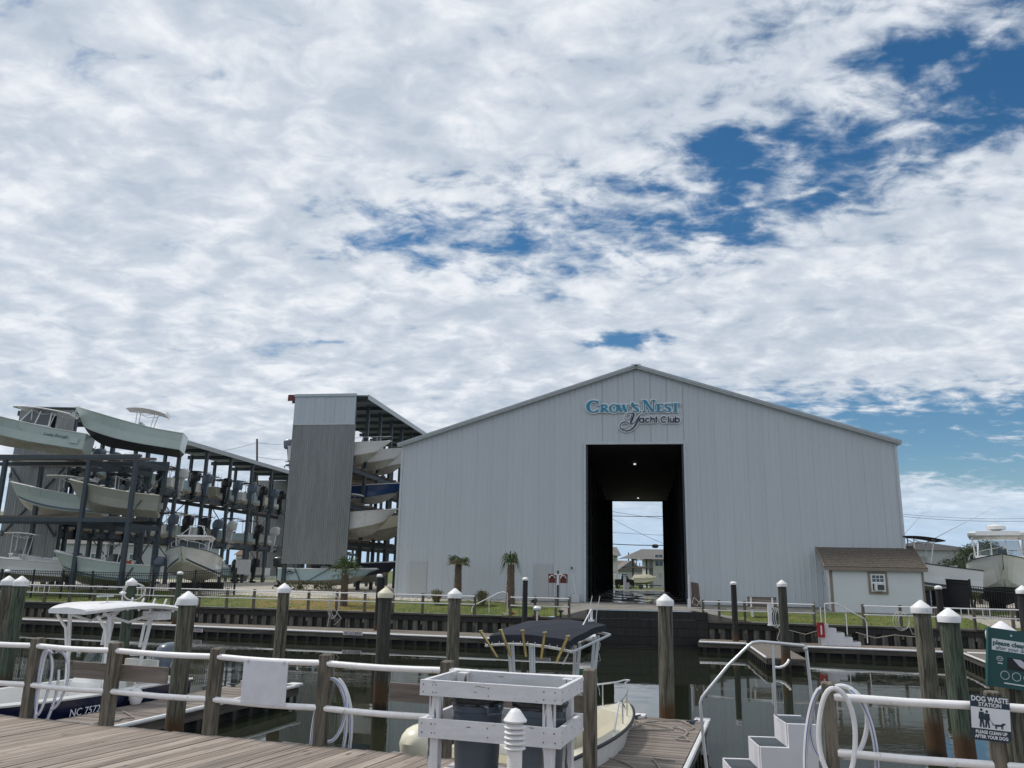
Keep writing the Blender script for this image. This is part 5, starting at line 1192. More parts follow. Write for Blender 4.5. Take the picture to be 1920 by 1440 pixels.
# middle: cream boat with navy canopy and gold rod holders
bow = Vector((2.52, 17.45, 0)); hd = R(60.5); hv = Vector((math.cos(hd), math.sin(hd), 0))
SL, SB, SH = 6.85, 2.0, .98
sp_ = bow - hv * SL
bs2, hs2 = boat('fishing_skiff', 'cream fishing skiff with navy canopy and gold rod holders beside the middle finger dock', (sp_.x, sp_.y, -.24), hd, SL, SB, SH, top='gel', bot='gel_cream', deck='gel_cream', rail='black', cons=None, engines=(), well=.80, bowlift=.12, flare=.22, n=20)
zf = hs2['zf']
ob = outboard(bs2, 0, 0, SH * .95, M['gel_cream'], 1.1)
def skiff_local(p): 
    d = Vector(p) - Vector((sp_.x, sp_.y, -.24)); c, s = math.cos(hd), math.sin(hd); return Vector((d.x * c + d.y * s, -d.x * s + d.y * c, d.z))
cx = 3.50
c_ = console(bs2, hs2, cx, w=.95, l=.75, h=.80, m=M['gel_cream'], glass=False)
MB().add([(cx + .26, -.42, zf + .8), (cx + .26, .42, zf + .8), (cx + .12, .36, zf + 1.28), (cx + .12, -.36, zf + 1.28)], [(0, 1, 2, 3)]).build('windshield', M['wglass'], c_)
MB().tube([(cx + .26, -.44, zf + .78), (cx + .11, -.38, zf + 1.26), (cx + .10, -.30, zf + 1.32), (cx + .10, .30, zf + 1.32), (cx + .11, .38, zf + 1.26), (cx + .26, .44, zf + .78)], .016, 6).build('windshield_frame', M['alu'], c_, smooth=True)
MB().bx(cx - .15, cx + .05, -.30, .02, zf + .83, zf + 1.05).build('chart_screen', M['black'], c_); MB().bx(cx - .12, cx + .05, -.45, -.33, zf + .83, zf + 1.02).build('covered_radio', M['cowl_grey'], c_); MB().sphere((cx - .1, .2, zf + .84), .09, 10, 6).build('compass', M['black'], c_)
s_ = MB().bx(cx - 1.55, cx - .95, -.55, .55, zf, zf + .48).build('cooler_seat', M['gel_cream'], bs2)
MB().loft([[(cx - 1.55, -.55, zf + .485), (cx - .93, -.55, zf + .485), (cx - .93, .55, zf + .485), (cx - 1.55, .55, zf + .485)], [(cx - 1.5, -.5, zf + .60), (cx - .97, -.5, zf + .60), (cx - .97, .5, zf + .60), (cx - 1.5, .5, zf + .60)]]).build('cushion', M['vinyl'], s_); MB().tube([(cx - 1.5, -.5, zf + .6), (cx - 1.6, -.5, zf + 1.0), (cx - 1.6, .5, zf + 1.0), (cx - 1.5, .5, zf + .6)], .05, 8).build('backrest', M['vinyl'], s_, smooth=True)
# canopy
cz = 2.66
can = MB(); rings = []
N = 12
for i in range(N + 1):
    x = cx - 1.05 + 1.50 * i / N; r_ = []
    for k in range(13):
        y = -.74 + 1.48 * k / 12; r_.append((x, y, cz + .12 * (x - cx + 1.05) + .04 * math.sin(math.pi * i / N) ** .6 - .075 * (y / .86) ** 2 + .006 * math.sin(k * 1.3 + i)))
    rings.append(r_)
o0 = [list(q) for q in rings]
can.loft(rings, caps=False, closed=False); can.loft([[(x, y, z - .03) for x, y, z in q][::-1] for q in rings], caps=False, closed=False)
e0 = rings[0]; can.loft([e0, [(x - .01, y, z - .13) for x, y, z in e0]], caps=False, closed=False)
e1 = [q[0] for q in rings]; can.loft([[(x, y - .01, z - .10) for x, y, z in e1], e1], caps=False, closed=False); e1 = [q[-1] for q in rings]; can.loft([e1, [(x, y + .01, z - .10) for x, y, z in e1]], caps=False, closed=False)
canopy = can.build('canopy', M['canvas_navy'], bs2)
canopy.data.polygons.foreach_set('use_smooth', [True] * len(canopy.data.polygons))
fz = lambda y: cz - .15 - .075 * (y / .86) ** 2
MB().tube([(cx - 1.07, -.80 + 1.6 * k / 12, fz(-.80 + 1.6 * k / 12)) for k in range(13)], .022, 6).tube([(cx - 1.07, -.8, fz(.8)), (cx + .46, -.8, fz(.8) + .18)], .022, 6).tube([(cx - 1.07, .8, fz(.8)), (cx + .46, .8, fz(.8) + .18)], .022, 6).tube([(cx + .46, -.80 + 1.6 * k / 12, fz(-.8 + 1.6 * k / 12) + .18) for k in range(13)], .022, 6).build('canopy_frame', M['alu'], canopy, smooth=True)
for yy in (-.56, .56):
    for xx in (-.55, .15):
        MB().tube([(cx + xx, yy * .98, zf + .05), (cx + xx, yy, 1.6), (cx + xx * 1.1, yy * 1.12, cz - .18 + .12 * (xx + .8))], .028, 8).tube([(cx + xx + .09, yy * .98, zf + .05), (cx + xx + .09, yy, 1.6), (cx + xx * 1.1 + .16, yy * 1.14, cz - .17 + .12 * (xx + .9))], .028, 8).build('leg', M['alu'], canopy, smooth=True)
for k, y in enumerate((-.66, -.32, .02, .36, .68)):
    tl = (y * .38)
    MB().cyl((cx - 1.10, y - tl * .5, fz(y) - .18), (cx - 1.22, y + tl * .5, fz(y) + .22), .023, .025, 10).cyl((cx - 1.22, y + tl * .5, fz(y) + .22), (cx - 1.223, y + tl * .5 + .002, fz(y) + .235), .036, .036, 10).build('rod_holder', M['gold'], canopy, smooth=True)
mb = MB()
for k in range(13): mb.sphere((cx - 1.078, -.8 + 1.6 * k / 12, cz - .11 - .075 * ((-.8 + 1.6 * k / 12) / .86) ** 2), .011, 5, 4)
tag(mb.build('snaps', M['alu'], canopy), kind='stuff')
MB().cyl((cx - .9, -.55, cz - .42), (cx + .45, -.45, cz + .38), .014, .012, 6).bx(cx + .40, cx + .50, -.49, -.41, cz + .17, cz + .20).bx(cx + .43, cx + .47, -.47, -.43, cz + .20, cz + .38).build('outrigger_pole', M['white'], canopy)
MB().lathe([(.012, 0), (.02, .18), (.03, .20), (.07, .22), (.075, .25), (.05, .28), (.01, .285)], 12, (cx + .3, .55, cz + .12)).build('gps_antenna', M['white'], canopy, smooth=True)
MB().lathe([(.02, 0), (.02, .10), (.06, .12), (.055, .14), (.01, .15)], 10, (cx + .45, .15, cz + .20)).build('horn', M['black'], canopy, smooth=True)
# bow rail of the skiff, cleat, bumper
rr = [q for q in hs2['rows'] if q['t'] >= .60]
def bp3(q, s, dz, ins=.10): return (q['S'][0] - .06, max(.05, q['S'][1] - ins) * s, q['S'][2] + dz)
pts = [bp3(rr[0], -1, .03)] + [bp3(q, -1, .44) for q in rr[1:]] + [bp3(q, 1, .44) for q in rr[:0:-1]] + [bp3(rr[0], 1, .03)]
br_ = MB().tube(pts, .017, 7).build('bow_rail', M['alu'], bs2, smooth=True)
mb = MB()
for q in rr[2:-1:2]:
    for s in (1, -1): mb.cyl(bp3(q, s, .02), bp3(q, s, .44), .014, n=6)
mb.build('stanchions', M['alu'], br_)
for s in (1, -1):
    MB().tube([(.35, s * .88, SH + .03), (.40, s * .88, SH + .13), (.75, s * .90, SH + .14), (.8, s * .9, SH + .03)], .014, 6).build('grab_handle', M['alu'], bs2, smooth=True)
# ------------------------------------------------------------------ near railing
PH = .96
nr_ = thing('railing', 'foreground dock railing of grey posts and white pipes, left of the steps', 'railing', rail(0), RRZ)
def near_post(par, u, h=PH, w=.125, z=DECKZ):
    mb = MB(); tw_ = random.uniform(-.01, .01)
    mb.loft([[(-w / 2, -w / 2, -.45), (w / 2, -w / 2, -.45), (w / 2, w / 2, -.45), (-w / 2, w / 2, -.45)], [(-w / 2, -w / 2, h - .012), (w / 2, -w / 2, h - .012), (w / 2, w / 2, h - .012), (-w / 2, w / 2, h - .012)], [(-w / 2 + .012, -w / 2 + .012, h), (w / 2 - .012, -w / 2 + .012, h), (w / 2 - .012, w / 2 - .012, h + .004), (-w / 2 + .012, w / 2 - .012, h + .004)]])
    p = mb.build('post', M['wood_z'], par, loc=(u, .09, z)); p.rotation_euler = (0, tw_, random.uniform(-.05, .05)); return p
us = [on_rail(px, py, .09)[0] for px, py in ((72, 1199), (218, 1208), (408, 1218), (612, 1229), (839, 1243), (1106, 1258))]
us = [us[0] - 1.5] + us
for u in us: near_post(nr_, u)
for a_, c_ in zip(us, us[1:]):
    for z in (.865, .39):
        s0, s1 = a_ + .05, c_ - .05
        pts = [(s0 + (s1 - s0) * k / 4, .055 + .004 * math.sin(k + a_), DECKZ + z + (-.012 * math.sin(math.pi * k / 4))) for k in range(5)]
        MB().tube(pts, .034, 12).build('rail_pipe', M['white'], nr_, smooth=True)
# plank bumpers behind the posts
for pa, pb in (((142, 1243), (318, 1247)), ((734, 1284), (1100, 1292))):
    ua, za = on_rail(*pa, .2); ub, zb = on_rail(*pb, .2); z = DECKZ + .60
    MB().bx(ua, ub, .155, .20, z - .10, z + .09).build('bumper_board', M['wood_x'], nr_)
nr2 = thing('railing', 'foreground dock railing with white pipes at the lower right', 'railing', rail(0), RRZ)
ur = [on_rail(1551, 1290, .09)[0], on_rail(1868, 1385, .09)[0]]; ur.append(ur[1] + 1.9)
for u in ur: near_post(nr2, u, w=.115)
for a_, c_ in zip(ur, ur[1:]):
    for z in (.84, .36):
        MB().tube([(a_ + .05, .055, DECKZ + z), ((a_ + c_) / 2, .055, DECKZ + z - .008), (c_ - .05, .055, DECKZ + z)], .036, 12).build('rail_pipe', M['white'], nr2, smooth=True)
# blank sign on the railing
sg_u0, _ = on_rail(454, 1270, .0); sg_u1, _ = on_rail(537, 1275, .0)
bsn = thing('blank_sign', 'blank white sign panel hung between the railing pipes', 'sign', rail((sg_u0 + sg_u1) / 2, .012, DECKZ + .62), RRZ)
w_ = (sg_u1 - sg_u0) / 2
MB().bx(-w_, w_, -.006, .006, -.235, .235).build('panel', M['sign_panel'], bsn)
MB().bx(-w_ + .04, -w_ + .07, -.02, .05, .21, .235).bx(w_ - .07, w_ - .04, -.02, .05, .21, .235).build('hanger', M['alu'], bsn)
# hoses hung on posts
def coil(rt, m, stripe, cu, loops, r=.017, y0=-.02, name='hose_loop'):
    """loops: (half width, drop, x offset, y offset, open) hung from a hook at z=0"""
    for hw, drop, xo, yo, op in loops:
        pts = []
        a0, a1 = (0, 360) if not op else op
        for k in range(33):
            a_ = R(90 + a0 + (a1 - a0) * k / 32)
            pts.append((xo + hw * math.cos(a_) * (1 + .08 * math.sin(2 * a_)), y0 + yo + .02 * math.sin(a_ * 2 + hw * 9), -drop / 2 + drop / 2 * math.sin(a_)))
        l = MB().tube(pts, r, 8).build(name, m, rt, smooth=True)
        if stripe: MB().tube([(x, y - r * .80, z) for x, y, z in pts], r * .32, 5).build('stripe', stripe, l, smooth=True)
h1 = thing('hose', 'white hose with blue stripe hung on the left railing post', 'hose', rail(us[1] + .22, .10, DECKZ + .82), RRZ)
coil(h1, M['hose'], M['hose_blue'], 0, [(.10, .78, -.03, .0, None), (.15, .95, .0, .04, (60, 300)), (.12, 1.02, .05, -.03, (-20, 200)), (.16, .70, .16, .02, (180, 380)), (.19, 1.05, -.12, .05, (20, 140))])
MB().bx(-.08, .10, -.03, .02, -.03, .02).build('hook', M['dark_steel'], h1)
h2 = thing('hose', 'white hose coil hung on the railing post right of the blank sign', 'hose', rail(us[4] + .06, .16, DECKZ + .70), RRZ)
coil(h2, M['hose'], M['hose_blue'], 0, [(.21, 1.10, .0, .0, None), (.24, 1.30, .02, .03, (20, 330)), (.18, .66, .03, -.02, (180, 370)), (.22, 1.22, .03, .05, (190, 350))], r=.019)
h3 = thing('hose', 'large white hose coil hung on the post right of the near steps', 'hose', rail(ur[0] + .03, .03, DECKZ + .93), RRZ)
coil(h3, M['hose'], None, 0, [(.155, .80, .02, -.06, None), (.20, .62, .10, .14, (150, 420))], r=.022)
coil(h3, M['hose'], M['hose_blue'], 0, [(.20, .72, -.0, .15, (10, 190)), (.24, 1.35, -.02, .13, (20, 150)), (.25, 1.4, .10, .12, (200, 345))], r=.022)
# dog waste signs
ds_u, ds_z = on_rail(1857, 1347, -.03)
DSC = .92
dsn = thing('dog_waste_sign', 'dark and white dog waste station sign on the right railing', 'sign', rail(ds_u, -.03, ds_z), RRZ); dsn.rotation_euler = (0, R(3), RRZ); dsn.scale = (DSC, 1, 1)
def rrect(w, h, r, n=5):
    pts = []
    for cx_, cz_, a0 in ((w - r, h - r, 0), (-w + r, h - r, 90), (-w + r, -h + r, 180), (w - r, -h + r, 270)): pts += arc(cx_, cz_, r, r, a0, a0 + 90, n)
    return pts
MB().prism(rrect(.165, .185, .035), -.006, .0).build('panel', M['navy_print'], dsn)
MB().bx(-.162, .162, -.0085, -.0062, -.09, .085).build('white_field', M['white_print'], dsn)
text('DOG WASTE', .058, M['white_print'], dsn, (0, -.0075, .152), (R(90), 0, 0), bold=.0018, sx=.92)
text('STATION', .044, M['white_print'], dsn, (0, -.0075, .108), (R(90), 0, 0), bold=.0012, sx=1.05)
text('PLEASE CLEAN UP', .036, M['white_print'], dsn, (0, -.0075, -.118), (R(90), 0, 0), bold=.0012, sx=.9)
text('AFTER YOUR DOG', .036, M['white_print'], dsn, (0, -.0075, -.155), (R(90), 0, 0), bold=.0012, sx=.9)
mb = MB()
for ox, k in ((-.075, 1.0), (-.030, .92)):           # two walking figures
    mb.sphere((ox, -.0095, -.075 + .140 * k), .0115, 10, 6, sy=.12)
    mb.prism([(ox - .020, -.078 + .126 * k), (ox + .020, -.078 + .126 * k), (ox + .024, -.078 + .07 * k), (ox + .012, -.078 + .06 * k), (ox - .012, -.078 + .06 * k), (ox - .026, -.078 + .07 * k)], -.0105 - .0004 * k, -.0087)
    mb.prism([(ox - .014, -.078 + .065 * k), (ox + .004, -.078 + .065 * k), (ox - .006, -.078), (ox - .020, -.078)], -.0112, -.0087); mb.prism([(ox, -.078 + .066 * k), (ox + .014, -.078 + .066 * k), (ox + .022, -.078), (ox + .008, -.078)], -.0114, -.0087)
mb.prism(stroke([(-.006, -.01), (.02, -.045), (.045, -.055)], [.003, .003, .003]), -.0107, -.0087)
mb.prism([(.030, -.045), (.085, -.042), (.095, -.030), (.118, -.028), (.120, -.038), (.100, -.050), (.095, -.058), (.035, -.060)], -.0109, -.0087)
for x in (.034, .044, .084, .094): mb.prism([(x, -.055), (x + .007, -.055), (x + .006, -.079), (x - .001, -.079)], -.0111, -.0087)
mb.prism(stroke([(.034, -.048), (.018, -.052), (.010, -.038)], [.006, .005, .003]), -.0113, -.0087)
mb.build('pictogram', M['navy_print'], dsn)
# ------------------------------------------------------------------ trash stand, bins, bollard light
def on_z(px, py, z): return at(px, py, z=z)
ST = 2.50; fl, frt, bl = on_z(788, 1274, ST), on_z(1052, 1291, ST), on_z(852, 1254, ST)
sw = (frt - fl).length; srz = math.atan2(frt.y - fl.y, frt.x - fl.x); sdp = .80
ts = thing('trash_bin_stand', 'chipped white painted timber stand holding two grey bins', 'stand', (fl.x, fl.y, DECKZ), srz)
hgt = ST - DECKZ
def plank_(name, x0, x1, y0, y1, z0, z1, m='paint_wood'): return MB().bx(x0, x1, y0, y1, z0, z1).build(name, M[m], ts)
for x in (.075, sw - .165):
    for y in (.042, sdp - .13): plank_('post', x, x + .09, y, y + .09, 0, hgt - .012, 'paint_post')
for z0, z1 in ((hgt - .125, hgt), (.545, .695)):
    plank_('front_board', 0, sw, 0, .038, z0, z1); plank_('back_board', 0, sw, sdp - .038, sdp, z0, z1)
    plank_('side_board', 0.003, .041, .040, sdp - .040, z0 + .003, z1 - .003, 'paint_wood_y' if 'paint_wood_y' in M else 'paint_wood'); plank_('side_board', sw - .041, sw - .003, .040, sdp - .040, z0 + .003, z1 - .003)
for y in (.16, .36, .56): plank_('shelf_board', .08, sw - .08, y - .07, y + .07, .19, .23)
for x in (.10, sw - .14): plank_('shelf_bearer', x, x + .04, .045, sdp - .045, .145, .188)
mb = MB()
for z in (hgt - .095, hgt - .035, .585, .655):
    for x in (.03, .12, .15, sw * .5, sw - .14, sw - .05): mb.cyl((x + random.uniform(-.01, .01), -.0015, z), (x, .001, z), .006, n=6)
    for y in (.06, sdp - .1): mb.cyl((sw - .004, y, z), (sw - .0015, y, z), .006, n=6)
tag(mb.build('screw_heads', M['darkred'], ts), kind='stuff')
def bin_(x, y, label):
    p = Vector((fl.x, fl.y, DECKZ + .232)); c, s = math.cos(srz), math.sin(srz); p += Vector((x * c - y * s, x * s + y * c, 0))
    b_ = thing('trash_bin', label, 'bin', p, srz, 'grey bins in the white stand')
    MB().lathe([(.0, 0), (.175, 0), (.187, .02), (.212, .50), (.222, .505), (.224, .56), (.236, .565), (.24, .60), (.228, .605), (.216, .59), (.175, .04), (.0, .03)], 28).build('barrel', M['bin'], b_, smooth=True)
    for a_ in (R(-40), R(140)):
        d = Vector((math.cos(a_), math.sin(a_), 0)); t_ = Vector((-d.y, d.x, 0))
        MB().tube([d * .222 + t_ * .07 + Vector((0, 0, .56)), d * .275 + t_ * .06 + Vector((0, 0, .555)), d * .275 + t_ * .06 + Vector((0, 0, .50)), d * .275 - t_ * .06 + Vector((0, 0, .50)), d * .275 - t_ * .06 + Vector((0, 0, .555)), d * .222 - t_ * .07 + Vector((0, 0, .56))], .012, 6).build('handle', M['bin'], b_)
    mb = MB(); rr_ = []
    for z, r in ((.555, .2265), (.575, .239), (.60, .244), (.612, .238), (.60, .212), (.45, .195)):
        rr_.append([((r + .003 * math.sin(i * 2.3 + z * 50)) * math.cos(2 * math.pi * i / 36), (r + .003 * math.sin(i * 2.3 + z * 50)) * math.sin(2 * math.pi * i / 36), z + .004 * math.sin(i * 1.7)) for i in range(36)])
    mb.loft(rr_, caps=False).build('liner', M['binliner'], b_, smooth=True)
bin_(sw * .32, .37, 'grey trash bin with black liner, left one in the white stand')
bin_(sw * .775, .37, 'grey trash bin with black liner behind the white bollard light')
bl_p = at(965, 1410, Y=6.35)
bo = thing('bollard_light', 'white louvered bollard light in front of the bin stand', 'bollard light', (bl_p.x, bl_p.y, DECKZ))
top_z = at(963, 1327, Y=6.35).z - DECKZ
MB().lathe([(.0, 0), (.056, 0), (.056, top_z - .29), (.0, top_z - .29)], 20).build('post', M['white'], bo, smooth=True)
MB().lathe([(.012, top_z - .29), (.04, top_z - .28), (.04, top_z - .05), (.0, top_z - .05)], 16).build('core', M['white'], bo, smooth=True)
lv = MB()
for k in range(5):
    z = top_z - .282 + k * .036; lv.lathe([(.042, z + .028), (.080, z), (.082, z + .006), (.044, z + .034)], 24)
lv.build('louvers', M['white'], bo, smooth=True)
MB().lathe([(.040, top_z - .085), (.086, top_z - .095), (.088, top_z - .085), (.048, top_z - .03), (.034, top_z - .012), (.0, top_z)], 24).build('cap', M['white'], bo, smooth=True)
# ------------------------------------------------------------------ dock steps
def dock_steps(name, label, p, rz, n, rise, tread, width, rail_h=.95, flip=1, hand=None, box=None, r=.022):
    """side profile runs down toward local -x*flip; local y is the width, side panel at y=0 faces -y"""
    rt = thing(name, label, 'dock steps', p, rz)
    prof = [(0, 0)]
    x = 0
    for k in range(n):
        prof += [(-flip * tread * k, rise * (n - k)), (-flip * tread * (k + 1), rise * (n - k))]
    prof.append((-flip * tread * n, 0))
    mb = MB()
    for y in (0, width - .05): mb.prism(prof if flip > 0 else prof[::-1], y, y + .05)
    mb.build('side_panel', M['stepwhite'], rt)
    for k in range(n):
        z = rise * (n - k); xa, xb = sorted((-flip * tread * k, -flip * tread * (k + 1)))
        t_ = MB().bx(xa, xb + .02, .052, width - .052, z - .045, z - .008).build('tread', M['tread'], rt)
        MB().bx(xa - .012, xa + .002, .0525, width - .0525, z - rise, z - .004).build('riser', M['stepwhite'], rt) if flip > 0 else MB().bx(xb - .002, xb + .012, .0525, width - .0525, z - rise, z - .004).build('riser', M['stepwhite'], rt)
    return rt
# near steps at lower right: top step by the railing end, going down to the left
np_ = at(1530, 1350, Y=10.9)
s1 = dock_steps('dock_steps', 'near white dock steps with dark grey treads at lower right', (np_.x, 10.9, .45), R(-4), 4, .285, .355, .72)
hpx = lambda x, y, Y=11.35: at(x, y, Y=Y)
hr1 = thing('handrail', 'bent aluminium handrail of the near white dock steps', 'handrail', hpx(1525, 1345))
b0 = Vector(hr1.location)
def rel(*a): return tuple(Vector(hpx(*a)) - b0)
MB().tube([rel(1337, 1500), rel(1325, 1440), rel(1318, 1380), rel(1313, 1318), rel(1316, 1308), rel(1322, 1300), rel(1365, 1248), rel(1402, 1212), rel(1411, 1205), rel(1424, 1203), rel(1460, 1206), rel(1508, 1211)], .021, 10).build('top_bar', M['alu'], hr1, smooth=True)
MB().tube([rel(1508, 1211), rel(1512, 1220), rel(1520, 1290), rel(1528, 1372)], .022, 10).sphere(rel(1510, 1216), .033, 10, 6).build('end_post', M['alu'], hr1, smooth=True)
MB().tube([rel(1449, 1208), rel(1452, 1280), rel(1455, 1342)], .019, 10).build('middle_post', M['alu'], hr1, smooth=True)
# far steps, left and right of the boat well
def far_steps(label, pxr, pyr, side_y, n, hl, flip=1):
    p = on_line(pxr, pyr, (-46, side_y[0]), (3.35, side_y[1])); return p
pL = at(954, 1186, z=.45); pL.y -= .0
s2 = dock_steps('dock_steps', 'white dock steps against the bulkhead left of the boat well', (pL.x, pL.y, .45), R(-12), 5, .185, .34, .8)
pR = at(1541, 1210, z=.45)
s3 = dock_steps('dock_steps', 'white dock steps with red box below the shed', (pR.x, pR.y, .45), R(-10), 5, .19, .34, .8, flip=-1)
def small_handrail(label, pts, Y, extra=()):
    P = [at(x, y, Y=Y) for x, y in pts]; rt = thing('handrail', label, 'handrail', P[0]); b_ = P[0]
    MB().tube([p - b_ for p in P], .024, 6).build('top_bar', M['white'], rt, smooth=True)
    for a_, c_ in extra:
        p, q = at(*a_, Y=Y), at(*c_, Y=Y); MB().cyl(p - b_, q - b_, .022, n=6).build('post', M['white'], rt)
    return rt
YL = pL.y + .6; YR = pR.y + .6
small_handrail('white handrail of the left dock steps', [(884, 1178), (885, 1140), (889, 1135), (934, 1112), (942, 1110), (949, 1111)], YL, [((917, 1119), (917, 1164)), ((951, 1111), (951, 1150))])
small_handrail('white handrail of the dock steps below the shed', [(1627, 1206), (1625, 1168), (1621, 1160), (1600, 1149), (1570, 1132), (1562, 1131), (1546, 1132)], YR, [((1586, 1150), (1589, 1190)), ((1546, 1132), (1548, 1170)), ((1538, 1138), (1540, 1168))])
def red_box(label, px, py, Y, w, h):
    p = at(px, py, Y=Y); rt = thing('extinguisher_box', label, 'fire box', p, ANG)
    MB().bx(-w / 2, w / 2, -.1, .1, 0, h).build('cabinet', M['red'], rt); MB().bx(-w * .1, w * .1, -.104, -.1005, h * .2, h * .85).build('label_strip', M['white_print'], rt)
    MB().bx(-w * .4, w * .4, -.10, .10, h, h + .03).build('lid', M['darkred'], rt)
red_box('red fire extinguisher box on the white steps below the shed', 1540, 1195, pR.y - .15, .30, .62)
red_box('red fire extinguisher box beside the left dock steps, above the navy canopy', 958, 1172, pL.y + .1, .28, .6)
# ------------------------------------------------------------------ pilings
def piling(label, top, Y, d, m='piling', cap='cap', capw=1.18, zb=-1.5, pointed=True, lean=(0, 0), caph=None):
    lean = (lean[0] + random.uniform(-.008, .008), lean[1])
    p = at(top[0], top[1], Y=Y); r = d / 2
    rt = thing('piling', label, 'piling', (p.x, p.y, 0))
    zt = p.z; mb = MB(); rings = []
    N = 14; ph = random.random() * 6
    for j in range(9):
        z = zb + (zt - zb) * j / 8; k = 1.10 - .12 * j / 8
        rings.append([((r * k + .010 * r * math.sin(3 * q + ph + z)) * math.cos(q) + lean[0] * (z - zt), (r * k + .010 * math.sin(2 * q + ph)) * math.sin(q) + lean[1] * (z - zt), z) for q in [2 * math.pi * i / N for i in range(N)]])
    s = mb.loft(rings).build('shaft', M[m], rt, smooth=True)
    if cap:
        R_ = r * capw; h = caph or d * .55
        if pointed: prof = [(r * 1.0, zt - .10), (R_, zt - .10), (R_ * 1.02, zt + .0), (R_ * .98, zt + .02), (.02, zt + h * .85), (.0, zt + h * .87)]
        else: prof = [(r, zt - .08), (R_, zt - .08), (R_ * 1.02, zt), (R_ * .75, zt + h * .35), (.25 * R_, zt + h * .5), (.0, zt + h * .52)]
        MB().lathe(prof, 18).build('cap', M[cap], rt, smooth=True)
    return rt
piling('leftmost grey piling standing behind the green tinged one', (16, 1090), 21.8, .30, 'piling', lean=(.02, 0))
piling('green tinged piling near the left edge with white cap', (40, 1091), 20.4, .30, 'piling_green', lean=(.01, 0))
piling('piling with white cap behind the white hardtop', (247, 1092), 26.5, .30, 'piling_green')
piling('thick nearest piling with large white cap right of the hardtop boat', (352, 1124), 15.4, .315, 'piling')
piling('weathered piling above the blank white sign', (533, 1104), 21.3, .30, 'piling')
piling('dark piling with yellowed cap left of the hangar', (723, 1113), 20.6, .33, 'piling_brown', cap='cap_old')
piling('weathered green piling in front of the lawn, left of the navy canopy', (853, 1114), 21.2, .315, 'piling')
piling('tall weathered piling in the water before the hangar doorway', (1247, 1127), 18.3, .325, 'piling')
piling('dark piling with bent white strap in front of the bench', (1466, 1095), 31.0, .32, 'piling_brown')
piling('tall weathered piling right of the shed, left of a matching pair', (1727, 1140), 16.6, .33, 'piling', lean=(-.02, 0))
piling('tall weathered piling right of the shed, right of a matching pair', (1779, 1156), 15.1, .33, 'piling_green', lean=(-.02, 0))
psn = piling('piling carrying the green dog sign at the right edge', (1879, 1187), 11.3, .33, 'piling', capw=1.22)
piling('dark piling cut by the right picture edge', (1917, 1107), 25.5, .32, 'piling_dark')
piling('thin dark piling with round cap at the left bulkhead', (14, 1070), 43.0, .24, 'piling_dark', pointed=False, zb=0)
piling('thin green piling with round cap before the hardtop boat', (338, 1074), 43.5, .27, 'piling_green', pointed=False, zb=0)
piling('thin dark piling with round cap at the hangar corner', (712, 1079), 42.0, .26, 'piling_dark', pointed=False, zb=0)
piling('thin black piling with round cap left of the red hose stand', (985, 1085), 40.4, .25, 'piling_dark', pointed=False, zb=0)
piling('thin black piling with round cap right of the hangar doorway', (1375, 1093), 39.6, .27, 'piling_dark', pointed=False, zb=0)
piling('thin dark piling with round cap before the black screened fence', (1759, 1101), 36.6, .27, 'piling_dark', pointed=False, zb=0)
sp3 = at(1466, 1246, Y=30.75); st_ = thing('piling_strap', 'bent white plastic strap around the dark piling', 'strap', sp3)
MB().tube([(-.26, -.02, -.10), (-.12, -.08, -.10), (.05, -.09, -.04), (.18, -.06, .06), (.27, .0, .17)], .05, 6).build('band', M['white'], st_, smooth=True)
# green sign on its piling
gp = at(1910, 1240, Y=11.02)
gs = thing('pet_station_sign', 'large green sign asking to clean up after dogs, cut by the right edge', 'sign', (gp.x, gp.y, gp.z), R(-8)); gs.rotation_euler = (0, R(7), R(-8))
MB().bx(-.385, .385, -.012, .012, -.36, .38).bx(-.395, -.386, -.05, .014, -.36, .38).build('panel', M['green_sign'], gs)
MB().bx(-.335, .335, -.016, -.0125, .10, .245).build('text_strip', M['halo'], gs)
text('please clean up', .083, M['green_sign'], gs, (-.325, -.0185, .195), (R(90), 0, 0), align='LEFT', bold=.0022)
text('after your dog', .070, M['cowl_grey'], gs, (-.29, -.0185, .135), (R(90), 0, 0), align='LEFT')
MB().prism([(-.14, -.12), (-.14, .03), (.20, .03), (.20, -.12)], -.016, -.0125).build('photo_print', M['black'], gs)
MB().prism([(-.08, .02), (.02, .02), (.14, -.06), (.18, -.115), (.10, -.11), (.0, -.06)], -.0175, -.0162).build('dog_print', M['sign_panel'], gs)
MB().prism(fat_arc(-.235, .0, .038, .028, 0, 358, .005, .005), -.016, -.0125).prism(stroke([(-.262, -.008), (-.245, .010), (-.23, -.006), (-.21, .010)], [.004, .006, .006, .004]), -.017, -.0125).build('round_emblem', M['halo'], gs); MB().bx(-.26, -.20, -.016, -.0125, -.065, -.05).build('underline', M['white_print'], gs)
for x in (-.17, -.03, .11, .25): MB().prism(fat_arc(x, -.20, .052, .052, 0, 358, .006, .006), -.015, -.0125).build('round_icon', M['halo'], gs)
MB().bx(-.18, .32, -.015, -.0125, -.305, -.29).build('fine_print', M['halo'], gs)
MB().cyl((-.10, -.015, .31), (-.10, -.012, .31), .014, n=8).build('bolt', M['alu'], gs)
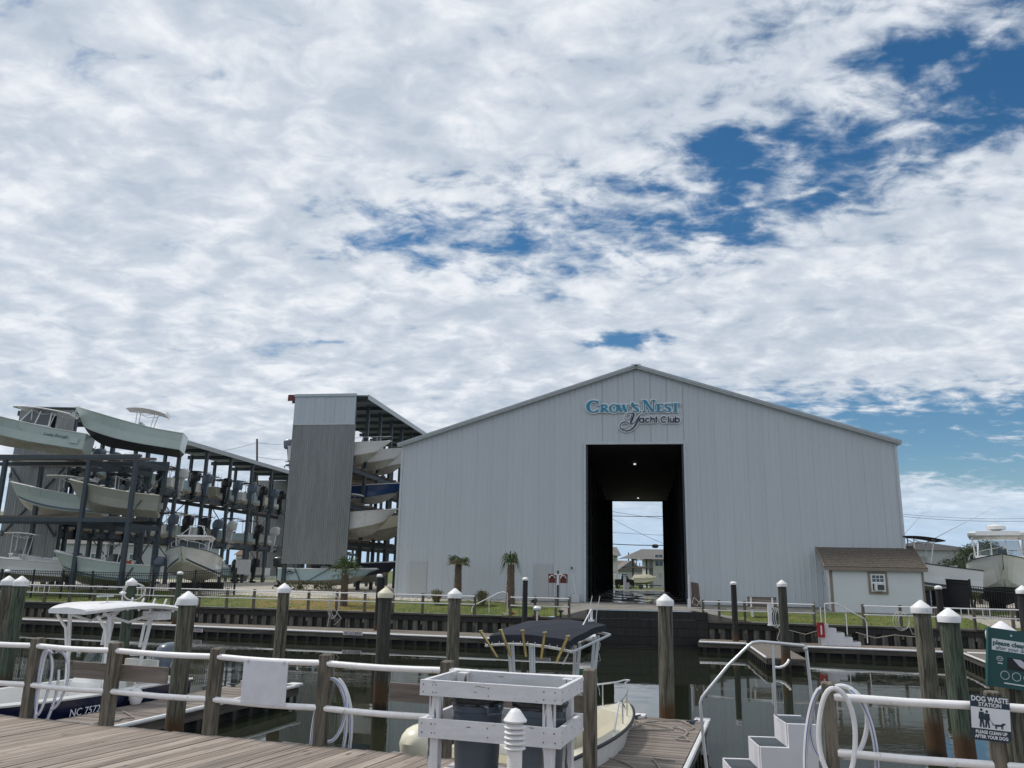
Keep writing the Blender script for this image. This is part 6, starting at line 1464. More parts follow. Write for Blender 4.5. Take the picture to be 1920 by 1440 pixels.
# ------------------------------------------------------------------ far railings along the bulkhead
def far_railing(label, pxs, rungs=(), skip=(), h=1.0, py=1147):
    P = []
    for px in pxs:
        y = None
        for (xa, ya), (xb, yb) in zip(CAPL, CAPL[1:]):
            q = on_line(px, py, (xa, ya - .02), (xb, yb - .02))
            if xa - .01 <= q.x <= xb + .01: P.append(Vector((q.x, q.y, cap_z(q.x) if cap_z(q.x) < 1.3 else 1.28)))
    rt = thing('railing', label, 'railing', P[0])
    pm_ = MB().bx(-.06, .06, -.06, .06, -.55, h).mesh('post', M['wood_z'])
    for p in P: inst('post', pm_, rt, p - P[0], (0, 0, ANG))
    for i, (a_, c_) in enumerate(zip(P, P[1:])):
        if i in skip: continue
        for z in (h - .08, h * .52):
            MB().cyl(a_ - P[0] + Vector((0, -.08, z)), c_ - P[0] + Vector((0, -.08, z)), .032, n=6).build('rail_pipe', M['white'], rt)
    for px, py_ in rungs:
        q = on_line(px, py_, P[0] + Vector((0, -.09, 0)), P[1] + Vector((0, -.09, 0)))
        MB().cyl((q.x - P[0].x, q.y - P[0].y, h * .52), (q.x - P[0].x, q.y - P[0].y, h - .09), .024, n=5).build('rung', M['white'], rt)
    return rt
far_railing('white pipe railing along the left bulkhead with rungs at two spots', [-60, -14, 33, 80, 127, 173, 223, 272, 320, 371, 423, 474, 522, 577, 630, 683, 736, 792, 842, 890], [(63, 1105), (72, 1105), (83, 1105), (92, 1105), (258, 1110), (265, 1110), (272, 1110), (281, 1110), (288, 1110)])
far_railing('short white pipe railing between the left steps and the boat well', [957, 1003, 1042, 1067], py=1150)
far_railing('white pipe railing on the lawn in front of the bench', [1319, 1349, 1397, 1467, 1527], py=1160)
far_railing('white pipe railing in front of the shed and screened fence', [1620, 1690, 1757, 1828, 1900, 1990], [(1802, 1147), (1816, 1148), (1843, 1149), (1856, 1150)], py=1170)
def rope_coil(label, px, py, Y, hw, drop, m='rope_wht', loops=3, tails=()):
    p = at(px, py, Y=Y); rt = thing('hose', label, 'hose', p)
    for k in range(loops):
        MB().tube([(hw * (1 - .15 * k) * math.cos(a_) + .05 * (k - 1), -.03 * k, -drop / 2 + drop / 2 * (1 - .1 * k) * math.sin(a_)) for a_ in [2 * math.pi * i / 20 for i in range(21)]], .018, 5).build('loop', M[m], rt, smooth=True)
    for t_ in tails: MB().tube([tuple(at(x, y, Y=Y - .05) - p) for x, y in t_], .016, 5).build('tail', M[m], rt, smooth=True)
    return rt
rope_coil('pale hose looped on the far railing in front of the palm trunk', 628, 1113, 42.6, .26, 1.25, tails=[[(620, 1125), (618, 1150), (614, 1174)], [(626, 1140), (640, 1160), (626, 1172)]])
rope_coil('pale hose coiled on the railing below the shed window', 1690, 1147, 36.8, .36, .8, tails=[[(1700, 1165), (1712, 1190), (1720, 1185)]])
rope_coil('white hose coiled on the pedestal beside the dark strapped piling', 1456, 1140, 37.2, .2, .85, tails=[[(1455, 1170), (1462, 1182), (1457, 1198), (1464, 1206)]])
# pedestals and stands
p = at(1450, 1167, Y=38.9); pd = thing('power_pedestal', 'white and dark utility pedestal beside the strapped piling', 'pedestal', (p.x, p.y, gz(p.x, p.y) - .05), ANG)
MB().bx(-.22, -.06, -.12, .12, 0, .95).build('post', M['white'], pd); MB().bx(-.05, .22, -.12, .12, .06, .80).build('cabinet', M['gel_navy'], pd); MB().bx(-.25, .25, -.16, .16, 0, .055).build('base', M['white'], pd)
p = site(10.0, -2.6); p = at(1046, 1115, Y=44.6); gz_ = gz(p.x, p.y)
hs_ = thing('hose_stand', 'black pole with red hose racks beside the right service door', 'hose stand', (p.x, p.y, gz_), ANG)
MB().cyl((0, 0, 0), (0, 0, 1.95), .05, n=8).build('pole', M['black'], hs_)
for x in (-.30, .30): 
    MB().bx(x - .22, x + .22, -.06, .06, 1.30, 1.78).build('rack_board', M['darkred'], hs_)
    for k in range(2): MB().tube([(x + (.16 - .03 * k) * math.cos(a_), -.10 - .03 * k, 1.55 + (.13 + .02 * k) * math.sin(a_)) for a_ in [math.pi * i / 8 for i in range(9)]], .025, 5).build('hose_loop', M['rope_wht'], hs_, smooth=True)
    MB().tube([(x - .17, -.10, 1.55), (x - .20, -.1, 1.0), (x - .18, -.08, .2)], .016, 5).tube([(x + .17, -.10, 1.55), (x + .20, -.1, 1.0), (x + .2, -.08, .3)], .016, 5).build('hanging_hose', M['rope'], hs_, smooth=True)
MB().bx(-.05, .05, -.07, -.055, 1.2, 1.75).bx(-.2, .25, -.07, -.055, 1.72, 1.78).build('white_bracket', M['white'], hs_)
p = at(1005, 1140, Y=41.7); fp = thing('fire_hose_post', 'dark post with dull red hose bracket on the lawn', 'post', (p.x, p.y, gz(p.x, p.y)), ANG)
MB().bx(-.07, .07, -.07, .07, -.1, 1.15).build('post', M['black'], fp); MB().lathe([(.16, -.06), (.20, -.05), (.20, .05), (.16, .06), (.10, .06), (.10, -.06)], 14, (0, 0, 0)).build('hose_reel', M['darkred'], fp, smooth=True); fp.children[-1].location = (0, -.14, .78); fp.children[-1].rotation_euler = (R(90), 0, 0)
p = at(1305, 1150, Y=44.3); cp_ = thing('hose_post', 'weathered split post wrapped with pale hose right of the hangar doorway', 'post', (p.x, p.y, gz(p.x, p.y)), ANG)
MB().loft([[(-.26, -.16, 0), (.26, -.16, 0), (.26, .16, 0), (-.26, .16, 0)], [(-.20, -.13, .7), (.22, -.13, .7), (.22, .13, .7), (-.2, .13, .7)], [(-.22, -.12, 1.35), (.16, -.12, 1.30), (.16, .12, 1.30), (-.22, .12, 1.35)]]).build('stump', M['coil'], cp_)
MB().tube([(.18, -.05, 1.2), (.30, -.1, .9), (.24, -.15, .4), (.05, -.2, .12), (-.2, -.2, .25), (-.1, -.2, .55), (.12, -.2, .35), (.3, -.22, .04), (-.4, -.5, .02), (-1.1, -.9, .0), (-1.3, -1.0, .01), (-.6, -.95, .02)], .026, 6).build('hose', M['rope_wht'], cp_, smooth=True)
MB().cyl((-.34, 0, 0), (-.30, .05, 1.75), .03, n=6).bx(-.42, -.26, -.12, .12, 0, .45).build('white_pipe', M['white'], cp_)
# bench
p = at(1431, 1150, Y=42.0); bn = thing('bench', 'weathered wooden bench on the walkway by the hangar wall', 'bench', (p.x, p.y, gz(p.x, p.y)), ANG)
for k in range(3): MB().bx(-.72, .72, .18 + .03 * k, .21 + .03 * k, .52 + .155 * k, .665 + .155 * k).build('back_slat', M['wood_x'], bn)
for k in range(3): MB().bx(-.72, .72, -.30 + .15 * k, -.17 + .15 * k, .42, .455).build('seat_slat', M['wood_x'], bn)
for x in (-.55, .5): MB().bx(x - .04, x + .04, -.28, -.2, 0, .42).bx(x - .04, x + .04, .12, .2, 0, .95).bx(x - .04, x + .04, -.28, .2, .36, .418).build('leg', M['white'], bn)
# items on the left dock under the canopy
p = at(1102, 1205, Y=38.2); fd = thing('fender', 'white cylindrical fender at the end of the left dock', 'fender', (p.x, p.y, .42))
MB().tube([(-.42, 0, .15), (-.36, 0, .15), (.36, 0, .15), (.42, 0, .15)], [.06, .17, .17, .06], 12).build('body', M['white'], fd, smooth=True)
p = at(1096, 1188, Y=38.6); gb = thing('dock_bin', 'green plastic dock box behind the canopy edge', 'box', (p.x, p.y, .45))
MB().loft([[(-.28, -.2, 0), (.28, -.2, 0), (.28, .2, 0), (-.28, .2, 0)], [(-.24, -.18, .62), (.2, -.18, .62), (.2, .18, .62), (-.24, .18, .62)]]).build('body', M['greenbuoy'], gb); MB().bx(-.26, .24, -.2, .2, .62, .67).build('lid', M['greenbuoy'], gb)
p = at(1115, 1190, Y=38.0); ld = thing('hose', 'pale hose hanging off the end of the left dock into the water', 'hose', (p.x, p.y, .6))
MB().tube([(0, 0, .5), (.06, 0, .1), (-.04, .0, -.1), (.25, 0, -.25), (.2, 0, -.5), (0, 0, -.7)], .02, 6).build('line', M['rope_wht'], ld, smooth=True)
p = at(1108, 1142, Y=41.0); lr = thing('ladder_rails', 'pair of curved steel grab rails at the boat well edge', 'ladder', (p.x, p.y, 1.5))
for dx in (0, .38): MB().tube([(dx - .15, -.1, -.5), (dx - .1, -.05, .1), (dx + .05, .05, .75), (dx + .1, .3, .85)], .022, 6).build('grab_rail', M['alu'], lr, smooth=True)
# ropes on the finger docks
def rope(label, pts, r=.014, z=.475, m='rope', name='rope'):
    P = [at(x, y, z=z) for x, y in pts]; rt = thing(name, label, 'rope', P[0])
    Q = smooth_pts([p - P[0] for p in P], 5); MB().tube(Q, r, 6).build('line', M[m], rt, smooth=True); return rt
rope('tangled grey rope near the end of the middle finger dock', [(1190, 1350), (1200, 1355), (1196, 1361), (1172, 1368), (1165, 1370), (1180, 1368), (1255, 1368), (1258, 1366), (1243, 1362), (1218, 1358), (1205, 1355), (1230, 1352), (1272, 1351), (1283, 1354), (1297, 1361), (1300, 1365), (1285, 1369), (1270, 1362), (1262, 1363), (1282, 1368), (1288, 1374), (1282, 1380), (1268, 1384), (1276, 1387), (1290, 1388), (1284, 1380), (1290, 1372)])
rope('single rope lying across the middle finger dock near the stand', [(1128, 1420), (1150, 1423), (1172, 1430), (1190, 1440), (1196, 1446)])
rope('short bent rope beside the white edge tube of the middle finger dock', [(1240, 1446), (1232, 1433), (1224, 1422), (1240, 1424), (1266, 1426)])
rope('coiled grey rope on the left finger dock', [(178, 1357), (186, 1353), (192, 1357), (182, 1359), (176, 1356), (220, 1349), (228, 1345), (222, 1350), (212, 1351), (236, 1346), (250, 1345), (240, 1338), (230, 1333)])
P0, P1 = at(1165, 1314, Y=16.6), at(1186, 1349, z=.5)
ml = thing('mooring_line', 'dark mooring line from the cream boat to the finger dock', 'rope', P0); MB().tube([(0, 0, 0), tuple((P1 - P0) * .5 + Vector((0.02, 0, -.06))), tuple(P1 - P0)], .012, 6).build('line', M['blackrub'], ml, smooth=True)
def cleat(label, px, py):
    p = at(px, py, z=.46); c_ = thing('cleat', label, 'cleat', p, R(30)); MB().tube([(-.15, 0, .07), (-.06, 0, .055), (.06, 0, .055), (.15, 0, .07)], [.014, .02, .02, .014], 6).bx(-.05, .05, -.03, .03, 0, .05).build('horn', M['dark_steel'], c_)
cleat('dark cleat at the far left corner of the middle finger dock', 1191, 1348); cleat('dark cleat at the far right corner of the middle finger dock', 1298, 1358); cleat('dark cleat on the left finger dock behind the blank sign', 437, 1287)
# ropes along the right bulkhead
P0 = at(1480, 1182, Y=39.0); rp = thing('rope', 'sagging rope along the bulkhead left of the red box', 'rope', P0); MB().tube([(0, 0, 0), (.7, -.1, -.16), (1.4, -.2, .06)], .02, 5).build('line', M['rope'], rp)
P0 = at(1605, 1190, Y=37.6); rp = thing('rope', 'sagging rope along the bulkhead right of the white steps', 'rope', P0); MB().tube([(0, 0, .1), (.8, -.15, -.12), (1.6, -.3, .04), (2.3, -.4, -.02), (2.9, -.5, .02)], .02, 5).build('line', M['rope'], rp)
# ------------------------------------------------------------------ black fences
def fence(label, P, h, screen=False, pz=None):
    rt = thing('fence', label, 'fence', P[0]); b_ = P[0]; mbp = MB()
    for a_, c_ in zip(P, P[1:]):
        L = (c_ - a_).length; n = max(1, round(L / 2.0)); d = (c_ - a_) / n
        for k in range(n + 1):
            if k == n and c_ is not P[-1]: continue
            p = a_ + d * k - b_; MB().bx(p.x - .04, p.x + .04, p.y - .04, p.y + .04, p.z, p.z + h + .06).build('post', M['black'], rt)
        for z in (h - .02, h - .16, .14): MB().bar(a_ - b_ + Vector((0, 0, z)), c_ - b_ + Vector((0, 0, z)), .03, .035).build('fence_rail', M['black'], rt)
        m_ = int(L / .115)
        if not screen:
            for k in range(m_):
                p = a_ + (c_ - a_) * ((k + .5) / m_) - b_; mbp.bx(p.x - .011, p.x + .011, p.y - .011, p.y + .011, p.z + .06, p.z + h)
        else:
            n2 = n
            for k in range(n2):
                p, q = a_ + d * k - b_, a_ + d * (k + 1) - b_; e_ = d.normalized() * .05
                MB().bar(p + e_ + Vector((0, .03, h * .52)), q - e_ + Vector((0, .03, h * .52)), .012, h * .93).build('screen_panel', M['screen'], rt)
    if mbp.v: tag(mbp.build('pickets', M['black'], rt), kind='stuff')
    return rt
def gp_(px, py, Y):
    p = at(px, py, Y=Y); return Vector((p.x, p.y, gz(p.x, p.y)))
fence('black picket fence between the left railing and the open rack', [gp_(-120, 1100, 49.6), gp_(60, 1100, 48.6), gp_(285, 1100, 47.2), gp_(440, 1100, 49.5)], 1.55)
fence('black screened fence panels right of the shed', [gp_(1738, 1130, 44.5), gp_(1822, 1130, 42.5)], 1.75, screen=True)
fence('black picket fence below the big white boat', [gp_(1822, 1130, 42.3), gp_(1905, 1130, 40.6), gp_(2050, 1130, 38.2)], 1.5)
# ------------------------------------------------------------------ plants
def frond(mb, p, az, el, L, droop, w=.32, n=7, fold=.25):
    """fan-less feather frond: arching rib with leaflets"""
    d = Vector((math.cos(az), math.sin(az), 0)); sd = Vector((-d.y, d.x, 0)); pts = []
    for k in range(n + 1):
        q = k / n; pts.append(Vector(p) + d * (L * q * math.cos(el * (1 - q * .4))) + Vector((0, 0, L * q * math.sin(el) - droop * L * q * q)))
    for k in range(1, n + 1):
        q = k / n; c = pts[k]; t_ = (pts[k] - pts[k - 1]).normalized(); ll = w * math.sin(math.pi * min(.97, .22 + .75 * q)) + .04
        for s in (1, -1):
            tip = c + sd * ll * s + t_ * ll * .8 + Vector((0, 0, -ll * fold)); mb.add([pts[k - 1], c, tip], [(0, 1, 2)])
            c2 = pts[k - 1].lerp(c, .5); tip = c2 + sd * ll * .95 * s + t_ * ll * .6 + Vector((0, 0, -ll * fold)); mb.add([pts[k - 1], c2, tip], [(0, 1, 2)])
def fan_leaf(mb, p, az, el, stem, rad, droop, n=9):
    d = Vector((math.cos(az) * math.cos(el), math.sin(az) * math.cos(el), math.sin(el))); sd = Vector((-math.sin(az), math.cos(az), 0)); c = Vector(p) + d * stem
    mb.bar(p, c, .018, .018)
    up = sd.cross(d)
    for k in range(n):
        a_ = R(-105 + 210 * k / (n - 1)); v = (d * math.cos(a_) + sd * math.sin(a_)); L = rad * (1 - .25 * abs(math.sin(a_))) * random.uniform(.85, 1.1)
        e_ = c + v * L + Vector((0, 0, -droop * L)); sdv = v.cross(up).normalized() * .035 if v.cross(up).length > .01 else sd * .03
        m_ = c + v * L * .55; mb.add([c, m_ + sdv, e_, m_ - sdv], [(0, 1, 2, 3)])
def palm(label, px, py, Y, th, r, style, cat='palm tree'):
    p = at(px, py, Y=Y); rt = thing('palm_tree', label, cat, (p.x, p.y, gz(p.x, p.y)))
    mb = MB(); rings = []
    for j in range(9):
        z = th * j / 8; k = r * (1.25 - .35 * j / 8) * (1 + .08 * (j % 2)); rings.append([(k * math.cos(2 * math.pi * i / 10), k * math.sin(2 * math.pi * i / 10), z) for i in range(10)])
    tr = mb.loft(rings).build('trunk', M['bark'], rt)
    bt = MB()                                                # old leaf bases
    for k in range(60):
        z = th * (k + .5) / 60; a_ = k * 2.4; rr = r * (1.22 - .3 * z / th); d = Vector((math.cos(a_), math.sin(a_), 0)); s_ = Vector((-d.y, d.x, 0)) * .05
        bt.add([d * rr + s_ + Vector((0, 0, z)), d * rr - s_ + Vector((0, 0, z)), d * (rr + .07) + Vector((0, 0, z + .16))], [(0, 1, 2)])
    tag(bt.build('leaf_bases', M['bark'], tr), kind='stuff')
    f, dry = MB(), MB()
    for k in range(style['n']):
        q = k / style['n']; az = k * 2.399; el = R(style['el0'] + (style['el1'] - style['el0']) * q + random.uniform(-8, 8))
        fan_leaf(f if q > style['dry'] else dry, (0, 0, th - .03), az, el, style['stem'] * random.uniform(.8, 1.1), style['rad'] * random.uniform(.8, 1.1), style['droop'])
    if f.v: tag(f.build('crown', M['palm'], rt), kind='stuff')
    if dry.v: tag(dry.build('dry_fronds', M['palm_dry'], rt), kind='stuff')
palm('green fan palm in front of the grey tower', 646, 1107, 45.4, 1.75, .16, dict(n=20, el0=-12, el1=85, stem=.62, rad=.72, droop=.25, dry=0))
palm('short palm with flat topped olive crown by the hangar wall', 858, 1110, 45.8, 2.35, .18, dict(n=30, el0=-12, el1=35, stem=.42, rad=.50, droop=.35, dry=.55))
palm('narrow upright palm by the hangar wall near the left steps', 957, 1115, 45.0, 2.25, .19, dict(n=10, el0=55, el1=88, stem=.28, rad=.95, droop=1.0, dry=.1))
def tuft(label, px, py, Y, h, w):
    p = at(px, py, Y=Y); rt = thing('ornamental_grass', label, 'grass clump', (p.x, p.y, gz(p.x, p.y)), 0, 'grass clumps along the hangar wall'); mb = MB()
    for k in range(420):
        az = random.uniform(0, 6.28); out = random.uniform(.1, 1) ** .8; L = h * random.uniform(.6, 1.1); d = Vector((math.cos(az), math.sin(az), 0)); s_ = Vector((-d.y, d.x, 0)) * .011
        b_ = d * .12 * random.random(); m_ = b_ + d * w * .45 * out + Vector((0, 0, L * .75)); e_ = b_ + d * w * out + Vector((0, 0, L * (1 - .45 * out)))
        mb.add([b_ - s_, b_ + s_, m_ + s_, m_ - s_, e_], [(0, 1, 2, 3), (3, 2, 4)])
    tag(mb.build('blades', M['dry_grass'], rt), kind='stuff')
tuft('dry grass clump nearer the left service door', 819, 1112, 45.9, .95, .62); tuft('dry grass clump between the two hangar palms', 904, 1114, 45.5, .95, .60)
def leafy(mb, c, r, n, s, squash=1.0):
    for k in range(n):
        v = Vector((random.gauss(0, 1), random.gauss(0, 1), random.gauss(0, 1))).normalized() * r * random.uniform(.45, 1.05); v.z *= squash
        a_ = Vector((random.gauss(0, 1), random.gauss(0, 1), random.gauss(0, .6))).normalized(); b_ = a_.orthogonal().normalized(); p = Vector(c) + v; l = s * random.uniform(.6, 1.3)
        mb.add([p, p + a_ * l + b_ * l * .3, p + a_ * l * 1.9, p + a_ * l - b_ * l * .3], [(0, 1, 2, 3)])
def shrub(label, px, py, Y, r):
    p = at(px, py, Y=Y); rt = thing('shrub', label, 'shrub', (p.x, p.y, gz(p.x, p.y)), 0, 'low shrubs under the tower'); mb = MB()
    for k in range(4): leafy(mb, (random.uniform(-r, r), random.uniform(-.2, .2), r * .55), r * .6, 110, .09, .7)
    tag(mb.build('leaves', M['shrub'], rt), kind='stuff')
shrub('low shrub under the tower left of the palm', 556, 1100, 57.0, .75); shrub('low shrub under the tower beside the palm trunk', 612, 1100, 57.0, .7)
def conifer(label, px, py, Y, h, w, z0=1.6):
    p = at(px, py, Y=Y); rt = thing('conifer_tree', label, 'tree', (p.x, p.y, z0)); MB().cyl((0, 0, 0), (0, 0, h * .9), .16, .05, 8).build('trunk', M['bark'], rt); mb = MB()
    for k in range(26):
        q = random.random(); z = h * (.15 + .8 * q); rr = w * (1 - .65 * q) * random.uniform(.4, 1); a_ = random.uniform(0, 6.28)
        leafy(mb, (rr * math.cos(a_), rr * math.sin(a_), z), w * .46, 170, .15, .6)
    tag(mb.build('crown', M['conifer'], rt), kind='stuff')
conifer('dark conifer behind the center console boat', 1800, 1060, 66, 4.2, 2.4); conifer('dark conifer next to the big white boat', 1832, 1060, 60, 4.4, 2.0); conifer('taller dark conifer half hidden by the big white boat', 1858, 1060, 70, 5.4, 2.2)
# lawn blades and shell stones
mb = MB()
for k in range(16000):
    x = random.uniform(-27, 24)
    if 2.8 < x < 11.4: continue
    y = cap_y(x) + .16 + random.random() ** 1.3 * 3.6
    if y > hang_y(x) - 1.6: continue
    z = gz(x, y); a_ = random.uniform(0, 6.28); h = random.uniform(.02, .055); s_ = .012
    mb.add([(x - s_ * math.cos(a_), y - s_ * math.sin(a_), z), (x + s_ * math.cos(a_), y + s_ * math.sin(a_), z), (x + random.uniform(-.03, .03), y + random.uniform(-.03, .03), z + h)], [(0, 1, 2)])
tag(mb.build('grass', gm), kind='stuff')
mb = MB()
for k in range(2600):
    p = site(random.uniform(-13, 8.1), random.uniform(-1.45, -.1)); z = gz(p.x, p.y); s_ = random.uniform(.025, .07)
    mb.add([p + Vector((random.uniform(-1, 1) * s_, random.uniform(-1, 1) * s_, z + random.uniform(.0, .9) * s_)) for _ in range(5)], [(0, 1, 2), (0, 2, 3), (1, 3, 4), (2, 4, 3)])
tag(mb.build('shell_stones', M['shell'], None), kind='stuff')
# ------------------------------------------------------------------ beyond the hangar: houses, cars, poles
GZ2 = 1.55
def gable_house(name, label, p, rz, w, d, h, rh, mw, mr, wins=(), over=.35, hip=False, ridge_x=True):
    rt = thing(name, label, 'house', p, rz)
    MB().bx(0, w, 0, d, 0, h).build('wall', M[mw], rt)
    mb = MB(); o_ = over
    if hip:
        i_ = min(w, d) / 2
        vs = [(-o_, -o_, h), (w + o_, -o_, h), (w + o_, d + o_, h), (-o_, d + o_, h), (i_ if w > d else w / 2, d / 2 if w > d else i_, h + rh), (w - i_ if w > d else w / 2, d / 2 if w > d else d - i_, h + rh)]
        if w > d: mb.add(vs, [(0, 1, 5, 4), (1, 2, 5), (2, 3, 4, 5), (3, 0, 4), (3, 2, 1, 0)])
        else: mb.add(vs, [(0, 1, 4), (1, 2, 5, 4), (2, 3, 5), (3, 0, 4, 5), (3, 2, 1, 0)])
    elif ridge_x: mb.add([(-o_, -o_, h - .05), (w + o_, -o_, h - .05), (w + o_, d / 2, h + rh), (-o_, d / 2, h + rh), (-o_, d + o_, h - .05), (w + o_, d + o_, h - .05)], [(0, 1, 2, 3), (3, 2, 5, 4), (0, 3, 4), (1, 5, 2), (0, 4, 5, 1)])
    else: mb.add([(-o_, -o_, h - .05), (w / 2, -o_, h + rh), (w + o_, -o_, h - .05), (-o_, d + o_, h - .05), (w / 2, d + o_, h + rh), (w + o_, d + o_, h - .05)], [(0, 2, 1), (0, 1, 4, 3), (1, 2, 5, 4), (3, 4, 5), (0, 3, 5, 2)])
    mb.build('roof', M[mr], rt)
    for x0, x1, z0, z1 in wins:
        f = MB().bx(x0 - .09, x1 + .09, -.06, -.005, z0 - .09, z1 + .09).build('window', M['white'], rt)
        MB().bx(x0, x1, -.07, -.061, z0, z1).build('pane', M['glass'], f)
        MB().bx((x0 + x1) / 2 - .03, (x0 + x1) / 2 + .03, -.08, -.0705, z0, z1).bx(x0, x1, -.08, -.0706, (z0 + z1) / 2 - .03, (z0 + z1) / 2 + .03).build('muntins', M['white'], f)
    return rt
def yfor(px, py, Y): return at(px, py, Y=Y)
def hz(px, py, Y, z0=GZ2): return at(px, py, Y=Y).z - z0
Y1 = 118.
p = at(1120, 1095, Y=Y1); q = at(1158.5, 1095, Y=Y1)
ha = gable_house('house', 'pale sage house with arched window seen through the doorway', (p.x, Y1, GZ2), 0, q.x - p.x, 9, hz(1150, 1041, Y1), 1.3, 'house_green', 'house_roof', [], over=.5)
x1_ = q.x - p.x
f = MB().prism(rect(x1_ - 1.25, x1_ - .55, 5.0 - .9, 5.0) , -.06, -.005).prism(arc(x1_ - .9, 5.0, .35, .35, 0, 180, 8), -.06, -.006).build('arched_window', M['white'], ha); MB().bx(x1_ - 1.12, x1_ - .93, -.07, -.061, 4.15, 4.6).bx(x1_ - .87, x1_ - .68, -.07, -.061, 4.15, 4.6).build('pane', M['glass'], f)
MB().bx(x1_ - 1.6, x1_ - .2, -.05, -.005, 2.3, 3.6).build('board_panel', M['house_wall'], ha); MB().bx(x1_ - 1.9, x1_ - .3, -.9, -.02, .1, 2.1).build('porch', M['white'], ha)
for k, xx in enumerate((x1_ - 2.6, x1_ - .1)): MB().bx(xx - .1, xx + .1, -.08, 0, 0, hz(1150, 1041, Y1)).build('corner_board', M['house_wall'], ha)
tp_ = gable_house('house', 'narrow grey upper house part above the sage house at the doorway edge', (at(1128, 1030, Y=Y1 + 7).x, Y1 + 7, GZ2), 0, at(1147, 1030, Y=Y1 + 7).x - at(1128, 1030, Y=Y1 + 7).x, 6, hz(1146, 1014, Y1 + 7), .8, 'house_grey', 'house_roof', [], over=.2)
Y2 = 150.
p = at(1160, 1090, Y=Y2); q = at(1206, 1090, Y=Y2)
gable_house('house', 'low grey house with gable and small windows behind the parked truck', (p.x, Y2, GZ2), 0, q.x - p.x, 10, hz(1180, 1070, Y2), 1.8, 'house_grey', 'house_roof', [(.6, 1.4, 1.0, 2.0), (2.6, 3.4, 1.0, 2.0)], ridge_x=False)
gable_house('house', 'brown roofed house far behind the grey gable', (at(1158, 1090, Y=190).x, 190, GZ2), 0, 4.2, 8, hz(1168, 1058, 190), .9, 'house_brown', 'house_brown', [])
gable_house('house', 'brown house with deck beside the white house', (at(1203, 1090, Y=165).x, 165, GZ2), 0, 6, 8, hz(1215, 1069, 165), .8, 'house_brown', 'house_brown', [])
Y3 = 125.
p = at(1225, 1098, Y=Y3)
hb_ = gable_house('house', 'two storey white house with hipped roof at the right of the doorway', (p.x, Y3, GZ2), 0, 9.5, 10, hz(1240, 1049, Y3), 2.0, 'house_wall', 'house_roof', [(.35, 1.5, 3.3, 5.0)], over=1.0, hip=True)
for xx, z0 in ((1.1, 1.9), (2.5, 1.9)): MB().bx(xx - .2, xx + .2, -.05, -.004, z0 - .35, z0 + .35).build('shutter', M['house_grey'], hb_)
for xx in (-.9, -3.0): MB().bx(xx - .12, xx + .12, .3, .55, 0, hz(1240, 1049, Y3)).build('porch_column', M['dark_steel'], hb_)
MB().bx(-4.2, -.02, -.2, 4, 2.9, 3.1).build('porch_floor', M['wood_x'], hb_)
MB().add([(-4.6, -.8, hz(1240, 1049, Y3)), (.5, -.8, hz(1240, 1049, Y3)), (3, 3, hz(1240, 1049, Y3) + 1.6), (-1.2, 3, hz(1240, 1049, Y3) + 1.6), (-4.6, 6, hz(1240, 1049, Y3))], [(0, 1, 2, 3), (0, 3, 4)]).build('porch_roof', M['house_roof'], hb_)
# parked pickup
tx0, tx1 = at(1153, 1095, Y=104).x, at(1189, 1095, Y=104).x; tl = tx1 - tx0
pk = thing('pickup_truck', 'dark pickup truck parked on the grass beyond the hangar', 'truck', (tx0, 104, gz(tx0, 104)), 0)
k_ = tl / 5.2
MB().prism([(0, .45), (5.2, .45), (5.2, 1.05), (4.95, 1.18), (3.75, 1.2), (3.2, 1.82), (1.85, 1.84), (1.7, 1.2), (0, 1.15)], 0, 1.8).build('body', M['car'], pk); pk.scale = (k_, 1, 1)
for x in (1.0, 4.15):
    for y in (-.03, 1.58): w__ = MB().cyl((x, y, .38), (x, y + .25, .38), .38, n=16).build('wheel', M['blackrub'], pk); MB().cyl((x, y - .012, .38), (x, y + .001, .38), .2, n=10).build('rim', M['alu'], w__)
MB().prism([(1.95, 1.22), (3.55, 1.22), (3.12, 1.72), (2.0, 1.74)], -.012, .002).build('side_window', M['glass'], pk)
for y in (.15, 1.35): MB().bx(5.19, 5.22, y, y + .3, .8, .98).build('headlight', M['white'], pk)
MB().bx(5.195, 5.25, .05, 1.75, .45, .62).build('bumper', M['alu'], pk)
p = at(1172, 1103, Y=96); mp_ = thing('gate_post', 'white post standing on gravel in front of the parked truck', 'post', (p.x, p.y, gz(p.x, p.y))); MB().bx(-.14, .14, -.14, .14, 0, 1.55).bx(-.2, .2, -.2, .2, 1.55, 1.62).build('post', M['white'], mp_); MB().bx(.16, .5, -.1, .1, 0, .8).build('side_box', M['white'], mp_)
p = at(1186, 1098, Y=108); q = at(1231, 1098, Y=108); L_ = q.x - p.x
bt, hbt = boat('covered_boat', 'boat under beige cover on a trailer before the white house', (p.x, 108, gz(p.x, 108) + .6), 0, L_, 2.2, .8, top='gel_cream', engines=(), n=8)
MB().loft([[(.1, -1.0, .82), (L_ * .92, -.35, 1.0), (L_ * .92, .35, 1.0), (.1, 1.0, .82)], [(.2, -.1, 1.2), (L_ * .7, -.05, 1.3), (L_ * .7, .05, 1.3), (.2, .1, 1.2)]]).build('cover', M['cover'], bt); MB().bx(.3, L_ + .6, -.6, -.5, -.15, -.05).bx(.3, L_ + .6, .5, .6, -.15, -.05).cyl((L_ * .3, -1.1, -.3), (L_ * .3, -.9, -.3), .3).build('trailer', M['dark_steel'], bt)
